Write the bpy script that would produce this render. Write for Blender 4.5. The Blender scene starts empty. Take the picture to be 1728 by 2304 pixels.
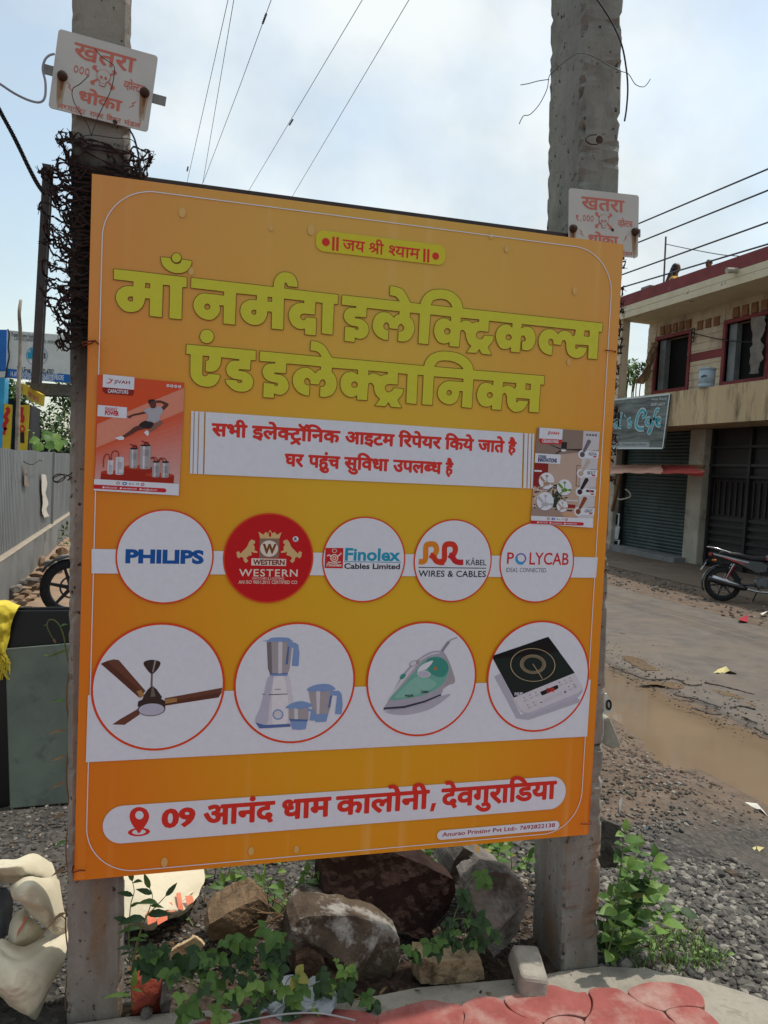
import bpy, math, random
import numpy as np
from mathutils import Vector, Matrix, noise as mnoise
from mathutils.geometry import tessellate_polygon

# ------------------------------------------------------------------ camera, sky, sun, exposure
SC = bpy.context.scene
UP_CAM = np.array([0.0523,-0.9973,-0.0515]); UP_CAM /= np.linalg.norm(UP_CAM)   # world up in camera axes (x right, y down, z forward)
F_PX, CX, CY = 1730.0,864.0,1152.0
_hy = CY - (UP_CAM[0] * (338 - CX) + UP_CAM[2] * F_PX) / UP_CAM[1]
_yd = np.array([338 - CX, _hy - CY, F_PX]); _yd /= np.linalg.norm(_yd)
_xd = np.cross(_yd, UP_CAM); _xd /= np.linalg.norm(_xd)
ROT = np.stack([_xd, _yd, UP_CAM])                # camera axes -> world (Y runs along the street)
EYE = np.array([0.0,0.0,1.53])

cam_data = bpy.data.cameras.new("camera"); cam = bpy.data.objects.new("camera", cam_data)
SC.collection.objects.link(cam); SC.camera = cam
cam_data.sensor_fit = 'VERTICAL'; cam_data.sensor_height = 24.0
cam_data.lens = 24.0 * F_PX / 2304.0
cam_data.clip_start = 0.05; cam_data.clip_end = 3000
_m = Matrix([[ROT[i][0],-ROT[i][1],-ROT[i][2]] for i in range(3)]).to_4x4()
_m.translation = Vector(EYE); cam.matrix_world = _m

SUN_DIR = Vector((0.37,0.068,0.93)).normalized()     # towards the sun: over the building on the right, a little behind the sign
sun_el = math.asin(SUN_DIR.z); sun_az = math.atan2(SUN_DIR.x, SUN_DIR.y)
sd = bpy.data.lights.new("sun", 'SUN'); sd.energy = 3.0; sd.angle = math.radians(1.2); sd.color = (1.0,0.95,0.87)
so = bpy.data.objects.new("sun", sd); SC.collection.objects.link(so)
so.rotation_euler = SUN_DIR.to_track_quat('Z', 'Y').to_euler(); so.location = (6,2,20)

W_ = bpy.data.worlds.new("World"); SC.world = W_; W_.use_nodes = True
nt = W_.node_tree; nt.nodes.clear()
def wn(t, **k):
    n = nt.nodes.new(t)
    for a, b in k.items(): setattr(n, a, b)
    return n
wo = wn('ShaderNodeOutputWorld'); bg = wn('ShaderNodeBackground'); sky = wn('ShaderNodeTexSky')
sky.sky_type = 'NISHITA'; sky.sun_disc = False; sky.sun_elevation = sun_el; sky.sun_rotation = sun_az
sky.air_density = 1.3; sky.dust_density = 2.0; sky.ozone_density = 1.0
bg.inputs['Strength'].default_value = 0.1
tc = wn('ShaderNodeTexCoord'); mp = wn('ShaderNodeMapping'); mp.inputs['Scale'].default_value = (1.0,1.0,1.25)
mp.inputs['Location'].default_value = (0.35,0.1,0.4)
n1 = wn('ShaderNodeTexNoise'); n1.inputs['Scale'].default_value = 2.6; n1.inputs['Detail'].default_value = 9; n1.inputs['Roughness'].default_value = 0.5; n1.inputs['Distortion'].default_value = 0.0
r1 = wn('ShaderNodeValToRGB'); r1.color_ramp.elements[0].position = 0.40; r1.color_ramp.elements[1].position = 0.64
n2 = wn('ShaderNodeTexNoise'); n2.inputs['Scale'].default_value = 2.7; n2.inputs['Detail'].default_value = 9; n2.inputs['Roughness'].default_value = 0.52
r2 = wn('ShaderNodeValToRGB'); r2.color_ramp.elements[0].position = 0.40; r2.color_ramp.elements[1].position = 0.58
r2.color_ramp.elements[0].color = (6.1,6.9,7.3,1); r2.color_ramp.elements[1].color = (9.3,9.8,9.8,1)
mx = wn('ShaderNodeMix', data_type='RGBA')
boost = wn('ShaderNodeMix', data_type='RGBA', blend_type='MULTIPLY'); boost.inputs[0].default_value = 1.0; boost.inputs[7].default_value = (2.35,2.25,2.0,1)
cl = wn('ShaderNodeMapRange'); cl.inputs['To Min'].default_value = 0.30; cl.inputs['To Max'].default_value = 1.0
L = nt.links.new
L(tc.outputs['Generated'], mp.inputs['Vector']); L(mp.outputs[0], n1.inputs['Vector']); L(mp.outputs[0], n2.inputs['Vector'])
L(n1.outputs['Fac'], r1.inputs[0]); L(n2.outputs['Fac'], r2.inputs[0]); L(r1.outputs[0], cl.inputs['Value'])
L(sky.outputs[0], boost.inputs[6])
L(cl.outputs[0], mx.inputs[0]); L(boost.outputs[2], mx.inputs[6]); L(r2.outputs[0], mx.inputs[7])
sy = wn('ShaderNodeSeparateXYZ'); L(tc.outputs['Generated'], sy.inputs[0])
dm = wn('ShaderNodeMapRange', interpolation_type='SMOOTHSTEP'); dm.inputs['From Min'].default_value = -0.55; dm.inputs['From Max'].default_value = 0.45; dm.inputs['To Min'].default_value = 0.77; dm.inputs['To Max'].default_value = 1.0
L(sy.outputs[1], dm.inputs['Value'])                     # sky dimmed behind the viewer, added to keep the board's face darker
dk = wn('ShaderNodeMix', data_type='RGBA', blend_type='MULTIPLY'); dk.inputs[0].default_value = 1.0; L(mx.outputs[2], dk.inputs[6]); L(dm.outputs[0], dk.inputs[7])
L(dk.outputs[2], bg.inputs['Color']); L(bg.outputs[0], wo.inputs['Surface'])
SC.view_settings.view_transform = 'Standard'; SC.view_settings.look = 'None'
SC.view_settings.exposure = 0.0; SC.view_settings.gamma = 1.0
SC.render.film_transparent = False

# ------------------------------------------------------------------ measuring helpers: a sight line through a point of the photo, met with a real plane
def ray(px, py): return ROT @ np.array([px - CX, py - CY, F_PX])
def atY(px, py, y): d = ray(px, py); return EYE + d * (y / d[1])
def atX(px, py, x): d = ray(px, py); return EYE + d * (x / d[0])
def atZ(px, py, z): d = ray(px, py); return EYE + d * ((z - EYE[2]) / d[2])
def GP(px, py, z0=0.0):                             # pavement plane, tilting down a little to the right
    d = ray(px, py); k = -0.03
    return EYE + d * ((z0 - EYE[2]) / (d[2] - k * d[0]))
_XS = [-60,-8,-1.5,-0.5,0,1.4,2.0,2.6,3.1,4.2,4.5,60]
_HS = [-0.2,-0.2,-0.1,-0.02,-0.02,-0.062,-0.09,-0.14,-0.212,-0.212,-0.2,-0.2]
def gh(x, y):
    h = float(np.interp(x, _XS, _HS)); t = min(1, max(0,(y - 2.6) / 5.0)); t = t * t * (3 - 2 * t)
    tgt = -0.2 if x > -0.5 else -0.15
    return h * (1 - t) + min(h, tgt) * t
def GH(px, py, dz=0.0):
    z = -0.05
    for _ in range(8):
        p = atZ(px, py, z); z = gh(p[0], p[1]) + dz
    return atZ(px, py, z)

# ------------------------------------------------------------------ materials
def lin(h):
    h = h.lstrip('#'); v = [int(h[i:i + 2],16) / 255 for i in (0,2,4)]
    return tuple((c / 12.92 if c <= 0.04045 else ((c + 0.055) / 1.055) ** 2.4) for c in v)
def col(c): return (*(lin(c) if isinstance(c, str) else c),1.0)
MATS = {}
def mat(name, c1, c2=None, scale=8.0, rough=0.7, bump=0.0, bscale=None, metal=0.0, c3=None, s3=2.0, t3=(0.55,0.7), detail=6.0, spec=0.4, aniso=(1,1,1), trans=0.0, bdist=0.01, sub=0.0):
    if name in MATS: return MATS[name]
    m = bpy.data.materials.new(name); m.use_nodes = True; t = m.node_tree; b = t.nodes['Principled BSDF']; lk = t.links.new
    b.inputs['Roughness'].default_value = rough; b.inputs['Metallic'].default_value = metal
    b.inputs['Specular IOR Level'].default_value = spec
    N = t.nodes.new
    co = N('ShaderNodeTexCoord'); mp_ = N('ShaderNodeMapping'); mp_.inputs['Scale'].default_value = aniso
    lk(co.outputs['Object'], mp_.inputs['Vector'])
    out = None
    if c2 is None:
        c = lin(c1) if isinstance(c1, str) else c1; c2 = tuple(x * 0.86 for x in c)
    nz = N('ShaderNodeTexNoise'); nz.inputs['Scale'].default_value = scale; nz.inputs['Detail'].default_value = detail; nz.inputs['Roughness'].default_value = 0.6
    lk(mp_.outputs[0], nz.inputs['Vector'])
    rp = N('ShaderNodeValToRGB'); rp.color_ramp.elements[0].position = 0.32; rp.color_ramp.elements[1].position = 0.68
    rp.color_ramp.elements[0].color = col(c1); rp.color_ramp.elements[1].color = col(c2)
    lk(nz.outputs['Fac'], rp.inputs[0]); out = rp.outputs[0]
    if c3 is not None:
        n3 = N('ShaderNodeTexNoise'); n3.inputs['Scale'].default_value = s3; n3.inputs['Detail'].default_value = 9; n3.inputs['Roughness'].default_value = 0.68
        lk(mp_.outputs[0], n3.inputs['Vector'])
        r3 = N('ShaderNodeValToRGB'); r3.color_ramp.elements[0].position = t3[0]; r3.color_ramp.elements[1].position = t3[1]
        lk(n3.outputs['Fac'], r3.inputs[0])
        mm = N('ShaderNodeMix'); mm.data_type = 'RGBA'; lk(r3.outputs[0], mm.inputs[0]); lk(out, mm.inputs[6]); mm.inputs[7].default_value = col(c3)
        out = mm.outputs[2]
    lk(out, b.inputs['Base Color'])
    if bump:
        bn = N('ShaderNodeTexNoise'); bn.inputs['Scale'].default_value = bscale or scale * 4; bn.inputs['Detail'].default_value = 8; bn.inputs['Roughness'].default_value = 0.65
        lk(mp_.outputs[0], bn.inputs['Vector'])
        bp = N('ShaderNodeBump'); bp.inputs['Strength'].default_value = bump; bp.inputs['Distance'].default_value = bdist
        lk(bn.outputs['Fac'], bp.inputs['Height']); lk(bp.outputs[0], b.inputs['Normal'])
    if sub:
        b.inputs['Subsurface Weight'].default_value = 0.0
    MATS[name] = m
    return m
def ink(name, c, rough=0.45):                        # flat printed ink on the flex sheet
    if name in MATS: return MATS[name]
    m = mat(name, c, tuple(x * 0.94 for x in (lin(c) if isinstance(c, str) else c)), scale=60, rough=rough, bump=0.06, bscale=900, bdist=0.001, spec=0.25, aniso=(1,1,1))
    return m

# ------------------------------------------------------------------ mesh helpers
class MB:
    def __init__(s): s.v = []; s.f = []; s.mi = []; s.mats = []
    def m(s, mt):
        if mt is None: return 0
        if mt not in s.mats: s.mats.append(mt)
        return s.mats.index(mt)
    def add(s, vs, fs, mt=None):
        o = len(s.v); k = s.m(mt); s.v += [tuple(map(float, p)) for p in vs]
        for f in fs: s.f.append(tuple(i + o for i in f)); s.mi.append(k)
    def box(s, c, d, mt=None, R=None):
        x, y, z = [q / 2 for q in d]
        P = [(a * x, b * y, e * z) for e in (-1,1) for b in (-1,1) for a in (-1,1)]
        if R is not None: P = [R @ Vector(p) for p in P]
        s.add([(p[0] + c[0], p[1] + c[1], p[2] + c[2]) for p in P],[(0,2,3,1),(4,5,7,6),(0,1,5,4),(2,6,7,3),(0,4,6,2),(1,3,7,5)], mt)
    def hexa(s, a, b, mt=None):                      # two quads (bottom ring, top ring)
        s.add(list(a) + list(b),[(3,2,1,0),(4,5,6,7),(0,1,5,4),(1,2,6,5),(2,3,7,6),(3,0,4,7)], mt)
    def tube(s, pts, r, n=6, mt=None, cap=True, closed=False):
        pts = [Vector(p) for p in pts]; k = len(pts); rr = r if isinstance(r, (list, tuple)) else [r] * k
        vs = []; fs = []; up = None
        for i in range(k):
            if closed: d = pts[(i + 1) % k] - pts[i - 1]
            else: d = pts[min(i + 1, k - 1)] - pts[max(i - 1,0)]
            if d.length < 1e-9: d = Vector((0,0,1))
            d.normalize()
            if up is None: up = d.orthogonal().normalized()
            up = (up - d * up.dot(d))
            if up.length < 1e-6: up = d.orthogonal()
            up.normalize(); sd_ = d.cross(up)
            for j in range(n):
                a = 2 * math.pi * j / n; vs.append(pts[i] + (up * math.cos(a) + sd_ * math.sin(a)) * rr[i])
        for i in range(k if closed else k - 1):
            i2 = (i + 1) % k
            for j in range(n): fs.append((i * n + j, i * n + (j + 1) % n, i2 * n + (j + 1) % n, i2 * n + j))
        if cap and not closed: fs += [tuple(range(n))[::-1], tuple((k - 1) * n + j for j in range(n))]
        s.add(vs, fs, mt)
    def lathe(s, prof, n=24, mt=None, M=None, ang=2 * math.pi):
        vs = []; fs = []; k = len(prof)
        for i in range(n):
            a = ang * i / n
            for r, z in prof:
                p = Vector((r * math.cos(a), r * math.sin(a), z)); vs.append(M @ p if M else p)
        for i in range(n):
            for j in range(k - 1):
                i2 = (i + 1) % n; fs.append((i * k + j, i2 * k + j, i2 * k + j + 1, i * k + j + 1))
        s.add(vs, fs, mt)
    def prism(s, poly, off, mt=None):                # polygon (3-D points) pushed by a vector
        poly = [Vector(p) for p in poly]; off = Vector(off); n = len(poly)
        vs = poly + [p + off for p in poly]
        tri = tessellate_polygon([poly])
        fs = [tuple(t) for t in tri] + [tuple(i + n for i in t)[::-1] for t in tri] + [(i, (i + 1) % n, n + (i + 1) % n, n + i) for i in range(n)]
        s.add(vs, fs, mt)
    def grid(s, P, mt=None, closed=False):           # P[i][j] points
        a = len(P); b = len(P[0]); vs = [p for r in P for p in r]
        s.add(vs, [(i * b + j, i * b + j + 1,(i + 1) * b + j + 1,(i + 1) * b + j) for i in range(a - 1) for j in range(b - 1)], mt)
    def leaf(s, base, d, nrm, ln, wd, mt=None, droop=0.25, fold=0.25):
        d = Vector(d).normalized(); nrm = Vector(nrm); nrm = (nrm - d * nrm.dot(d))
        if nrm.length < 1e-5: nrm = d.orthogonal()
        nrm.normalize(); sd_ = d.cross(nrm); b = Vector(base); vs = []
        for t, w in ((0,.06),(.2,.75),(.45,1.0),(.72,.68),(1.0,0.02)):
            c = b + d * (ln * t) - nrm * (droop * ln * t * t)
            vs += [c - sd_ * (wd * w / 2) + nrm * (fold * wd * w / 2), c, c + sd_ * (wd * w / 2) + nrm * (fold * wd * w / 2)]
        fs = []
        for i in range(4): fs += [(3 * i, 3 * i + 1,3 * i + 4,3 * i + 3),(3 * i + 1,3 * i + 2,3 * i + 5,3 * i + 4)]
        s.add(vs, fs, mt)
    def mesh(s, name, fix=True):
        me = bpy.data.meshes.new(name); me.from_pydata(s.v, [], s.f)
        for m_ in s.mats: me.materials.append(m_)
        if len(s.mats) > 1: me.polygons.foreach_set('material_index', s.mi)
        if fix:
            import bmesh
            bm = bmesh.new(); bm.from_mesh(me); bmesh.ops.recalc_face_normals(bm, faces=bm.faces[:]); bm.to_mesh(me); bm.free()
        me.update(); return me
    def build(s, name, mt=None, parent=None, smooth=False, fix=True):
        if mt is not None and not s.mats: s.mats = [mt]
        me = s.mesh(name, fix)
        if smooth:
            me.polygons.foreach_set('use_smooth', [True] * len(me.polygons))
        o = bpy.data.objects.new(name, me); SC.collection.objects.link(o)
        if parent is not None:
            o.parent = parent; o.matrix_parent_inverse = PINV.get(parent.name, Matrix())
        return o
PINV = {}
def thing(name, label, cat, loc=(0,0,0), group=None, local=False):
    o = bpy.data.objects.new(name, None); SC.collection.objects.link(o); o.empty_display_size = 0.1
    o.location = Vector([float(q) for q in loc]); o['label'] = label; o['category'] = cat
    if group: o['group'] = group
    PINV[o.name] = Matrix() if local else Matrix.Translation(-o.location)
    return o
def tag(o, label, cat, group=None):
    o['label'] = label; o['category'] = cat
    if group: o['group'] = group
    return o
def kind(o, k): o['kind'] = k; return o
def bevel(o, w=0.006, seg=2, ang=40):
    md = o.modifiers.new('bevel', 'BEVEL'); md.width = w; md.segments = seg; md.limit_method = 'ANGLE'; md.angle_limit = math.radians(ang); return o
def subsurf(o, n=2): md = o.modifiers.new('sub', 'SUBSURF'); md.levels = n; md.render_levels = n; return o
def crom(pts, k=6, closed=False):                    # smooth curve through points
    P = [Vector([float(q) for q in p]) for p in pts]; n = len(P); out = []
    for i in range(n if closed else n - 1):
        g = (lambda j: P[j % n]) if closed else (lambda j: P[max(0, min(n - 1, j))])
        a, b, c, d = g(i - 1), g(i), g(i + 1), g(i + 2)
        for q in range(k):
            t = q / k
            out.append(0.5 * ((2 * b) + (c - a) * t + (2 * a - 5 * b + 4 * c - d) * t * t + (3 * b - a - 3 * c + d) * t ** 3))
    if not closed: out.append(P[-1])
    return out
RND = random.Random(7)
def R_(a, b): return RND.uniform(a, b)
def fbm(p, s=1.0, o=4): return mnoise.fractal(Vector(p) * s, 0.9,2.0, o)
# lettering outlines: closed curves as whole-number steps x, y, x, y ... in the unit (metres) given per line
LETTER_UNIT = {'title_upper': 0.0005, 'title_lower': 0.0005, 'info_upper': 0.0002, 'info_lower': 0.0002, 'address': 0.0002, 'header': 0.0002, 'plate_danger': 0.001, 'plate_volts': 0.001, 'plate_dhoka': 0.001, 'plate_board': 0.001, 'plate_one': 0.001}
LETTERS = {}
LETTERS['title_upper'] = [
    [2189,2928,-29,1,-19,26,-17,-24,-59,-2,26,39,-13,9,-10,12,-12,27,-2,9,0,10,-11,16,-7,4,-7,0,-5,-2,-6,-8,-3,-88,-57,-1,-2,24,-12,-7,-18,-5,-19,1,-17,6,-9,8,-10,13,-7,15,-4,14,-1,22,8,30,6,11,11,10,14,9,11,3,16,0,11,-2,23,-12,0,23,-3,5,-102,1,-21,0,-1,-2,-4,-167,-59,1,0,167,-59,0,1,-25,17,-17,11,-26,2,-10,0,-20,-2,-11,-11,-26,-15,-17,-17,-9,-9,-3,-19,-2,-19,2,-1,2,1,51,12,0,8,3,8,7,3,8,0,6,-3,7,-12,12,-10,-1,-6,-5,-5,-13,0,-11,-3,-1,-46,1,-4,21,-6,6,-7,4,-6,0,-10,-8,-4,-11,0,-6,4,-10,9,-7,15,0,2,-2,0,-52,-2,-1,-18,0,-10,2,-29,13,-13,12,-8,10,-9,16,-3,11,0,23,6,23,11,19,15,14,17,7,29,2,18,-6,26,-21,13,17,18,5,0,18,-191,1,-1,-2,0,-41,-2,-10,-51,0,-11,-2,-1,-5,2,-3,4,-1,23,0,16,-4,15,-9,9,-9,9,-14,4,-15,0,-16,-8,-21,-14,-13,-20,-8,-16,0,-19,5,-1,-24,-2,-1,-54,1,-1,2,0,75,51,0,6,-8,5,-3,11,2,4,3,0,4,-5,9,-12,2,-17,0,-14,4,-15,7,-13,12,-5,7,-5,11,-1,12,4,17,5,10,11,10,11,6,37,3,1,8,-2,2,-81,1,0,49,1,2,58,0,273,-2,-9,14,-11,10,-11,4,-28,2,0,49,22,1,36,-6,18,-9,18,-21,27,-44,59,-2,3,1,3,17,14,26,11,14,13,12,21,12,14,5,35,6,24,1,22,-2,20,-4,18,-7,22,-14,14,-13,12,-17,7,-14,5,-22,2,-2,904,-3,2,-5,-3,-46,-19,0,-1,-2,-1,-163,-2,-1,-60,0,0,71,-3,8,-86,-3,-1,-3,0,-15,2,-6,3,-2,9,0,4,4,3,9,54,-1,2,-2,-1,-14,-7,-16,-11,-15,-20,-13,-23,-6,-16,0,-19,5,-19,11,-10,12,-10,28,-1,23,-3,10,-6,8,-7,3,-8,-1,-5,-5,-7,-25,-47,1,-4,21,-5,6,-5,3,-11,0,-10,-7,-2,-13,4,-13,7,-6,19,-3,-2,-52,-2,-2,-22,2,-23,7,-14,8,-12,12,-9,13,-7,18,-2,13,1,17,5,18,5,10,9,12,15,13,23,8,28,0,21,-8,17,-18,7,9,9,9,17,7,16,2,16,-3,14,-6,12,-10,5,-9,4,-1,5,2,7,7,4,22,0,8,-2,2,-351,2,-2,-5,-1,-22,19,11,13,3,15,0,14,-4,9,-5,7,-6,8,-11,9,-22,2,-16,-4,-30,-8,-19,-6,-7,-12,-11,-15,-6,-26,-1,-13,3,-1,45,14,4,4,3,4,7,-1,8,-8,11,-5,4,-6,0,-10,-5,-2,-12,-3,-84,-57,1,1,26,-30,-14,-6,-1,-20,1,-14,7,-9,9,-13,21,-8,28,0,18,4,17,8,15,11,12,16,10,16,5,14,1,9,-2,11,-6,12,-10,0,28,-148,1,-1,-2,-1,-62,-43,1,-14,-2,-10,-5,-6,-7,-3,-8,0,-10,4,-8,10,-6,8,-2,10,0,9,4,5,5,7,15,57,1,0,-17,-7,-18,-26,-30,25,-43],
    [1157,2950,-40,1,-2,31,-16,-4,-11,-1,-14,2,-14,6,-10,7,-11,11,-12,24,-4,21,1,10,5,17,7,13,13,13,19,12,22,5,15,-1,1,11,-3,3,-109,1,2,-152,0,-13,-2,-1,-60,0,-1,77,-3,13,-23,-1,-2,-23,-10,-26,-14,-16,-19,-10,-15,-3,-19,0,-10,2,-20,9,-16,13,-10,14,-8,21,-1,10,4,23,5,10,10,12,21,13,25,5,20,-1,1,25,-2,2,-109,0,-1,-166,-60,1,-1,92,-2,2,-22,0,5,-20,-2,-15,-8,-18,-18,-19,-10,-6,-15,-4,-20,1,-18,5,-12,6,-13,10,-13,18,-8,19,-1,6,1,18,5,15,7,13,15,15,10,5,15,4,62,0,39,-2,2,1,0,19,-2,2,-32,1,-136,2,-1,1,0,50,430,-4,2,1,1,23,4,18,12,21,14,13,10,6,14,3,24,0,20,-6,9,-7,8,-9,11,-23,2,-9,0,-17,-3,-1,-47,0,-10,15,-3,3,-4,0,-3,-4,-1,-6,0,-22,1,-1,297,-4,0,-51,-20,0,-1,-2,-1,-166,-60,2,-3,165,-40,1,-1,-68,-58,0,-12,-2,-7,-7,-3,-8,1,-9,7,-7,9,-4,5,1,7,5,5,12,55,-1,1,-91,-2,-1],
    [435,2972,-35,1,-1,1,-1,156,-3,11,-33,0,-1,-2,0,-165,-53,1,-8,1,-1,86,-2,2,-23,-1,-2,-21,-12,-27,-14,-15,-11,-7,-24,-7,-21,0,-13,3,-14,8,-16,16,-12,21,-4,15,0,12,3,13,10,18,19,16,15,6,17,3,20,-1,1,24,-2,2,-23,1,-72,1,-1,50,73,1,289,-5,1,-50,-14,0,-8,-3,1,-164,-2,-1],
    [2315,3020,14,1,5,3,6,6,2,7,-1,6,-7,9,-8,3,-9,0,-8,-5,-5,-6,-2,-7,1,-6,5,-7],
    [1934,3021,8,0,8,3,9,10,-1,13,-5,6,-7,4,-14,-1,-7,-6,-4,-6,-1,-8,3,-8,4,-4],
    [834,3030,7,1,7,5,0,21,-15,0,-10,-7,-2,-6,2,-6,6,-6],
    [586,3034,6,0,6,2,8,9,1,6,-2,7,-10,8,-6,0,-6,-2,-6,-6,-2,-6,0,-6,2,-6],
    [199,3039,7,0,9,5,0,21,-10,1,-11,-4,-4,-5,-2,-7,3,-5],
    [2812,3085,36,0,2,9,-1,28,-34,-1],
    [2017,3095,1,0,14,11,16,4,20,-1,12,-5,9,-7,21,9,20,3,3,13,-2,2,-112,0,-1,-2],
    [906,3107,25,1,-1,25,-24,-1],
    [273,3115,25,0,0,26,-25,0],
    [1948,3176,13,0,2,1,-6,14,-11,12,-17,11,-11,3,-20,2,-26,-3,-26,-11,-7,-8,-7,-20],
    [423,3207,-16,2,-16,5,-20,12,-11,11,-6,10,-4,13,-3,20,47,1,5,-13,7,-8,11,-6,6,-1,13,2,7,4,4,3,7,18,48,-2,0,-14,-5,-15,-9,-14,-13,-14,-23,-11],
    [418,3262,-9,5,-6,9,-1,9,2,8,8,11,7,4,5,1,10,-1,5,-3,8,-10,1,-4,-1,-13,-10,-12,-10,-4],
]
LETTERS['title_lower'] = [
    [1626,2589,-19,26,-16,-24,-59,0,26,37,-22,20,-5,7,-10,26,-1,15,-2,6,-7,9,-10,5,-12,-3,-3,-6,-2,-18,-2,-72,-56,0,-2,24,-23,-12,-17,-1,-18,5,-14,9,-17,19,-8,23,-1,28,5,19,8,14,9,11,11,6,13,4,13,3,14,-2,25,-13,1,16,-3,13,-148,-1,0,-24,13,-11,10,-15,7,-23,1,-23,-5,-22,-10,-19,-10,-11,-19,-10,-19,-5,-17,0,-11,2,0,52,15,1,9,8,5,10,-3,13,-8,9,-5,2,-10,-4,-4,-4,-4,-8,-4,-15,-46,0,-2,16,-10,13,-5,2,-6,1,-6,-4,-4,-4,-4,-11,4,-13,9,-8,14,-1,4,-3,-1,-50,-3,-2,-14,0,-25,7,-17,9,-11,9,-15,20,-7,21,-1,18,2,16,9,18,13,15,21,12,15,5,19,0,12,-4,11,-5,22,-19,10,15,20,9,0,17,-65,2,-127,0,-1,-3,0,-42,-2,-8,-58,0,-4,-2,0,-3,3,-4,4,-1,25,-1,10,-3,12,-5,10,-7,9,-13,9,-23,0,-14,-5,-15,-15,-17,-17,-10,-18,-1,-23,7,-1,-25,-57,0,0,77,53,-2,7,-9,5,-2,9,3,4,6,-3,7,-5,2,-25,3,-18,4,-15,8,-12,12,-9,23,0,12,6,17,12,13,8,4,25,6,14,-1,3,8,-2,2,-83,-1,0,52,336,-4,1,2,-7,12,-10,10,-15,6,-30,1,0,26,1,23,1,2,21,0,16,-3,14,-4,17,-9,19,-19,30,-45,3,-2,535,-4,3,3,4,20,12,21,16,19,14,9,19,9,27,8,27,3,37,0,35,-3,25,-6,18,-7,20,-11,14,-9,17,-19,7,-12,9,-27,452,0,2,-2,-1,-50,-21,1,-2,-4,-1,-146,-1,-15,-2,-1,-59,0,-1,76,-85,1,-2,-6,0,-14,2,-5,3,-2,4,1,8,11,59,-1,1,-4,-4,-12,-10,-18,-8,-11,-12,-10,-14,-7,-18,-4,-16,0,-10,2,-20,12,-15,17,-8,25,-1,26,-6,15,-6,7,-4,2,-12,-5,-3,-10,-4,-86,-57,0,-1,27,-15,-10,-15,-4,-21,1,-15,5,-9,7,-11,13,-10,22,-2,10,0,18,6,25,12,20,10,9,11,5,16,4,16,-1,14,-5,13,-8,2,18,0,8,-2,2,-125,-1,-2,-164,-2,-1,-13,0,-46,2,1,89,-2,2,-20,0,1,-23,-10,-30,-7,-10,-9,-8,-20,-9,-22,-1,-27,7,-19,13,-11,14,-7,21,0,17,2,10,7,17,7,8,12,11,16,10,17,5,93,0,-1,19,-54,2,-127,-1,-2,-163,-60,0,0,163,-2,2,-33,0,-1,-2,1,-164,-60,2,-1,1,0,162,-56,2,-1,-2,1,-63,-51,0,-11,-3,-8,-5,-5,-13,2,-11,4,-6,6,-6,10,-3,10,2,9,5,7,7,5,12,57,-1,-2,-17,-7,-19,-24,-28,26,-41],
    [774,2617,-26,5,-18,10,-21,19,-5,7,-7,16,1,2,57,0,7,-10,6,-3,8,0,9,4,2,5,-5,8,-43,4,-21,10,-11,12,-7,21,0,9,3,11,7,13,10,11,10,5,8,3,28,1,2,2,-1,7,-96,3,-1,-30,-5,-17,-9,-15,-6,-7,-16,-9,-15,-3,-16,0,-10,2,0,53,9,3,5,4,2,6,0,14,-34,0,0,-84,2,-20,12,-4,6,1,9,6,3,7,58,0,2,-2,0,-12,-3,-11,-10,-18,-12,-13,-16,-8,-17,-4,-26,1,-18,4,-20,10,-15,14,-11,16,-3,13,-2,22,-1,82,-2,2,-21,1,1,48,362,-3,1,-50,-2,-1,-25,-1,-1,-52,-53,0,-9,-3,-2,-2,2,-3,6,-2,26,-2,14,-4,15,-8,8,-8,8,-12,4,-13,0,-15,-4,-16,-7,-12,-18,-13,-21,-6],
    [1964,2676,6,0,8,3,7,8,-1,12,-9,7,-5,2,-8,-2,-7,-5,-3,-5,1,-12,3,-4],
    [2218,2677,5,0,9,3,4,3,5,7,0,9,-2,5,-10,7,-5,2,-9,-2,-9,-7,-3,-5,0,-8,2,-6,7,-6],
    [1400,2681,14,1,8,6,3,5,1,6,-2,8,-10,8,-4,2,-10,-2,-5,-2,-6,-8,-1,-12,4,-7],
    [2375,2741,1,0,5,6,5,9,0,20,-85,0,-1,-31,18,11,16,3,26,-7,8,-4],
    [2446,2742,35,0,-1,36,-32,1],
    [1483,2755,11,7,13,6,16,0,10,-3,21,-9,25,10,17,3,1,11,-2,2,-111,1,-1,-2],
    [1953,2831,96,0,-3,6,-12,12,-17,11,-24,9,-26,5,-41,-1,-25,-5,-11,-6,-9,-9,-10,-19,1,-2],
    [589,2859,-17,6,-7,7,-6,12,-1,11,6,18,7,9,12,6,15,3,9,-3,12,-7,8,-12,2,-16,-4,-14,-10,-11,-12,-7],
]
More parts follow.
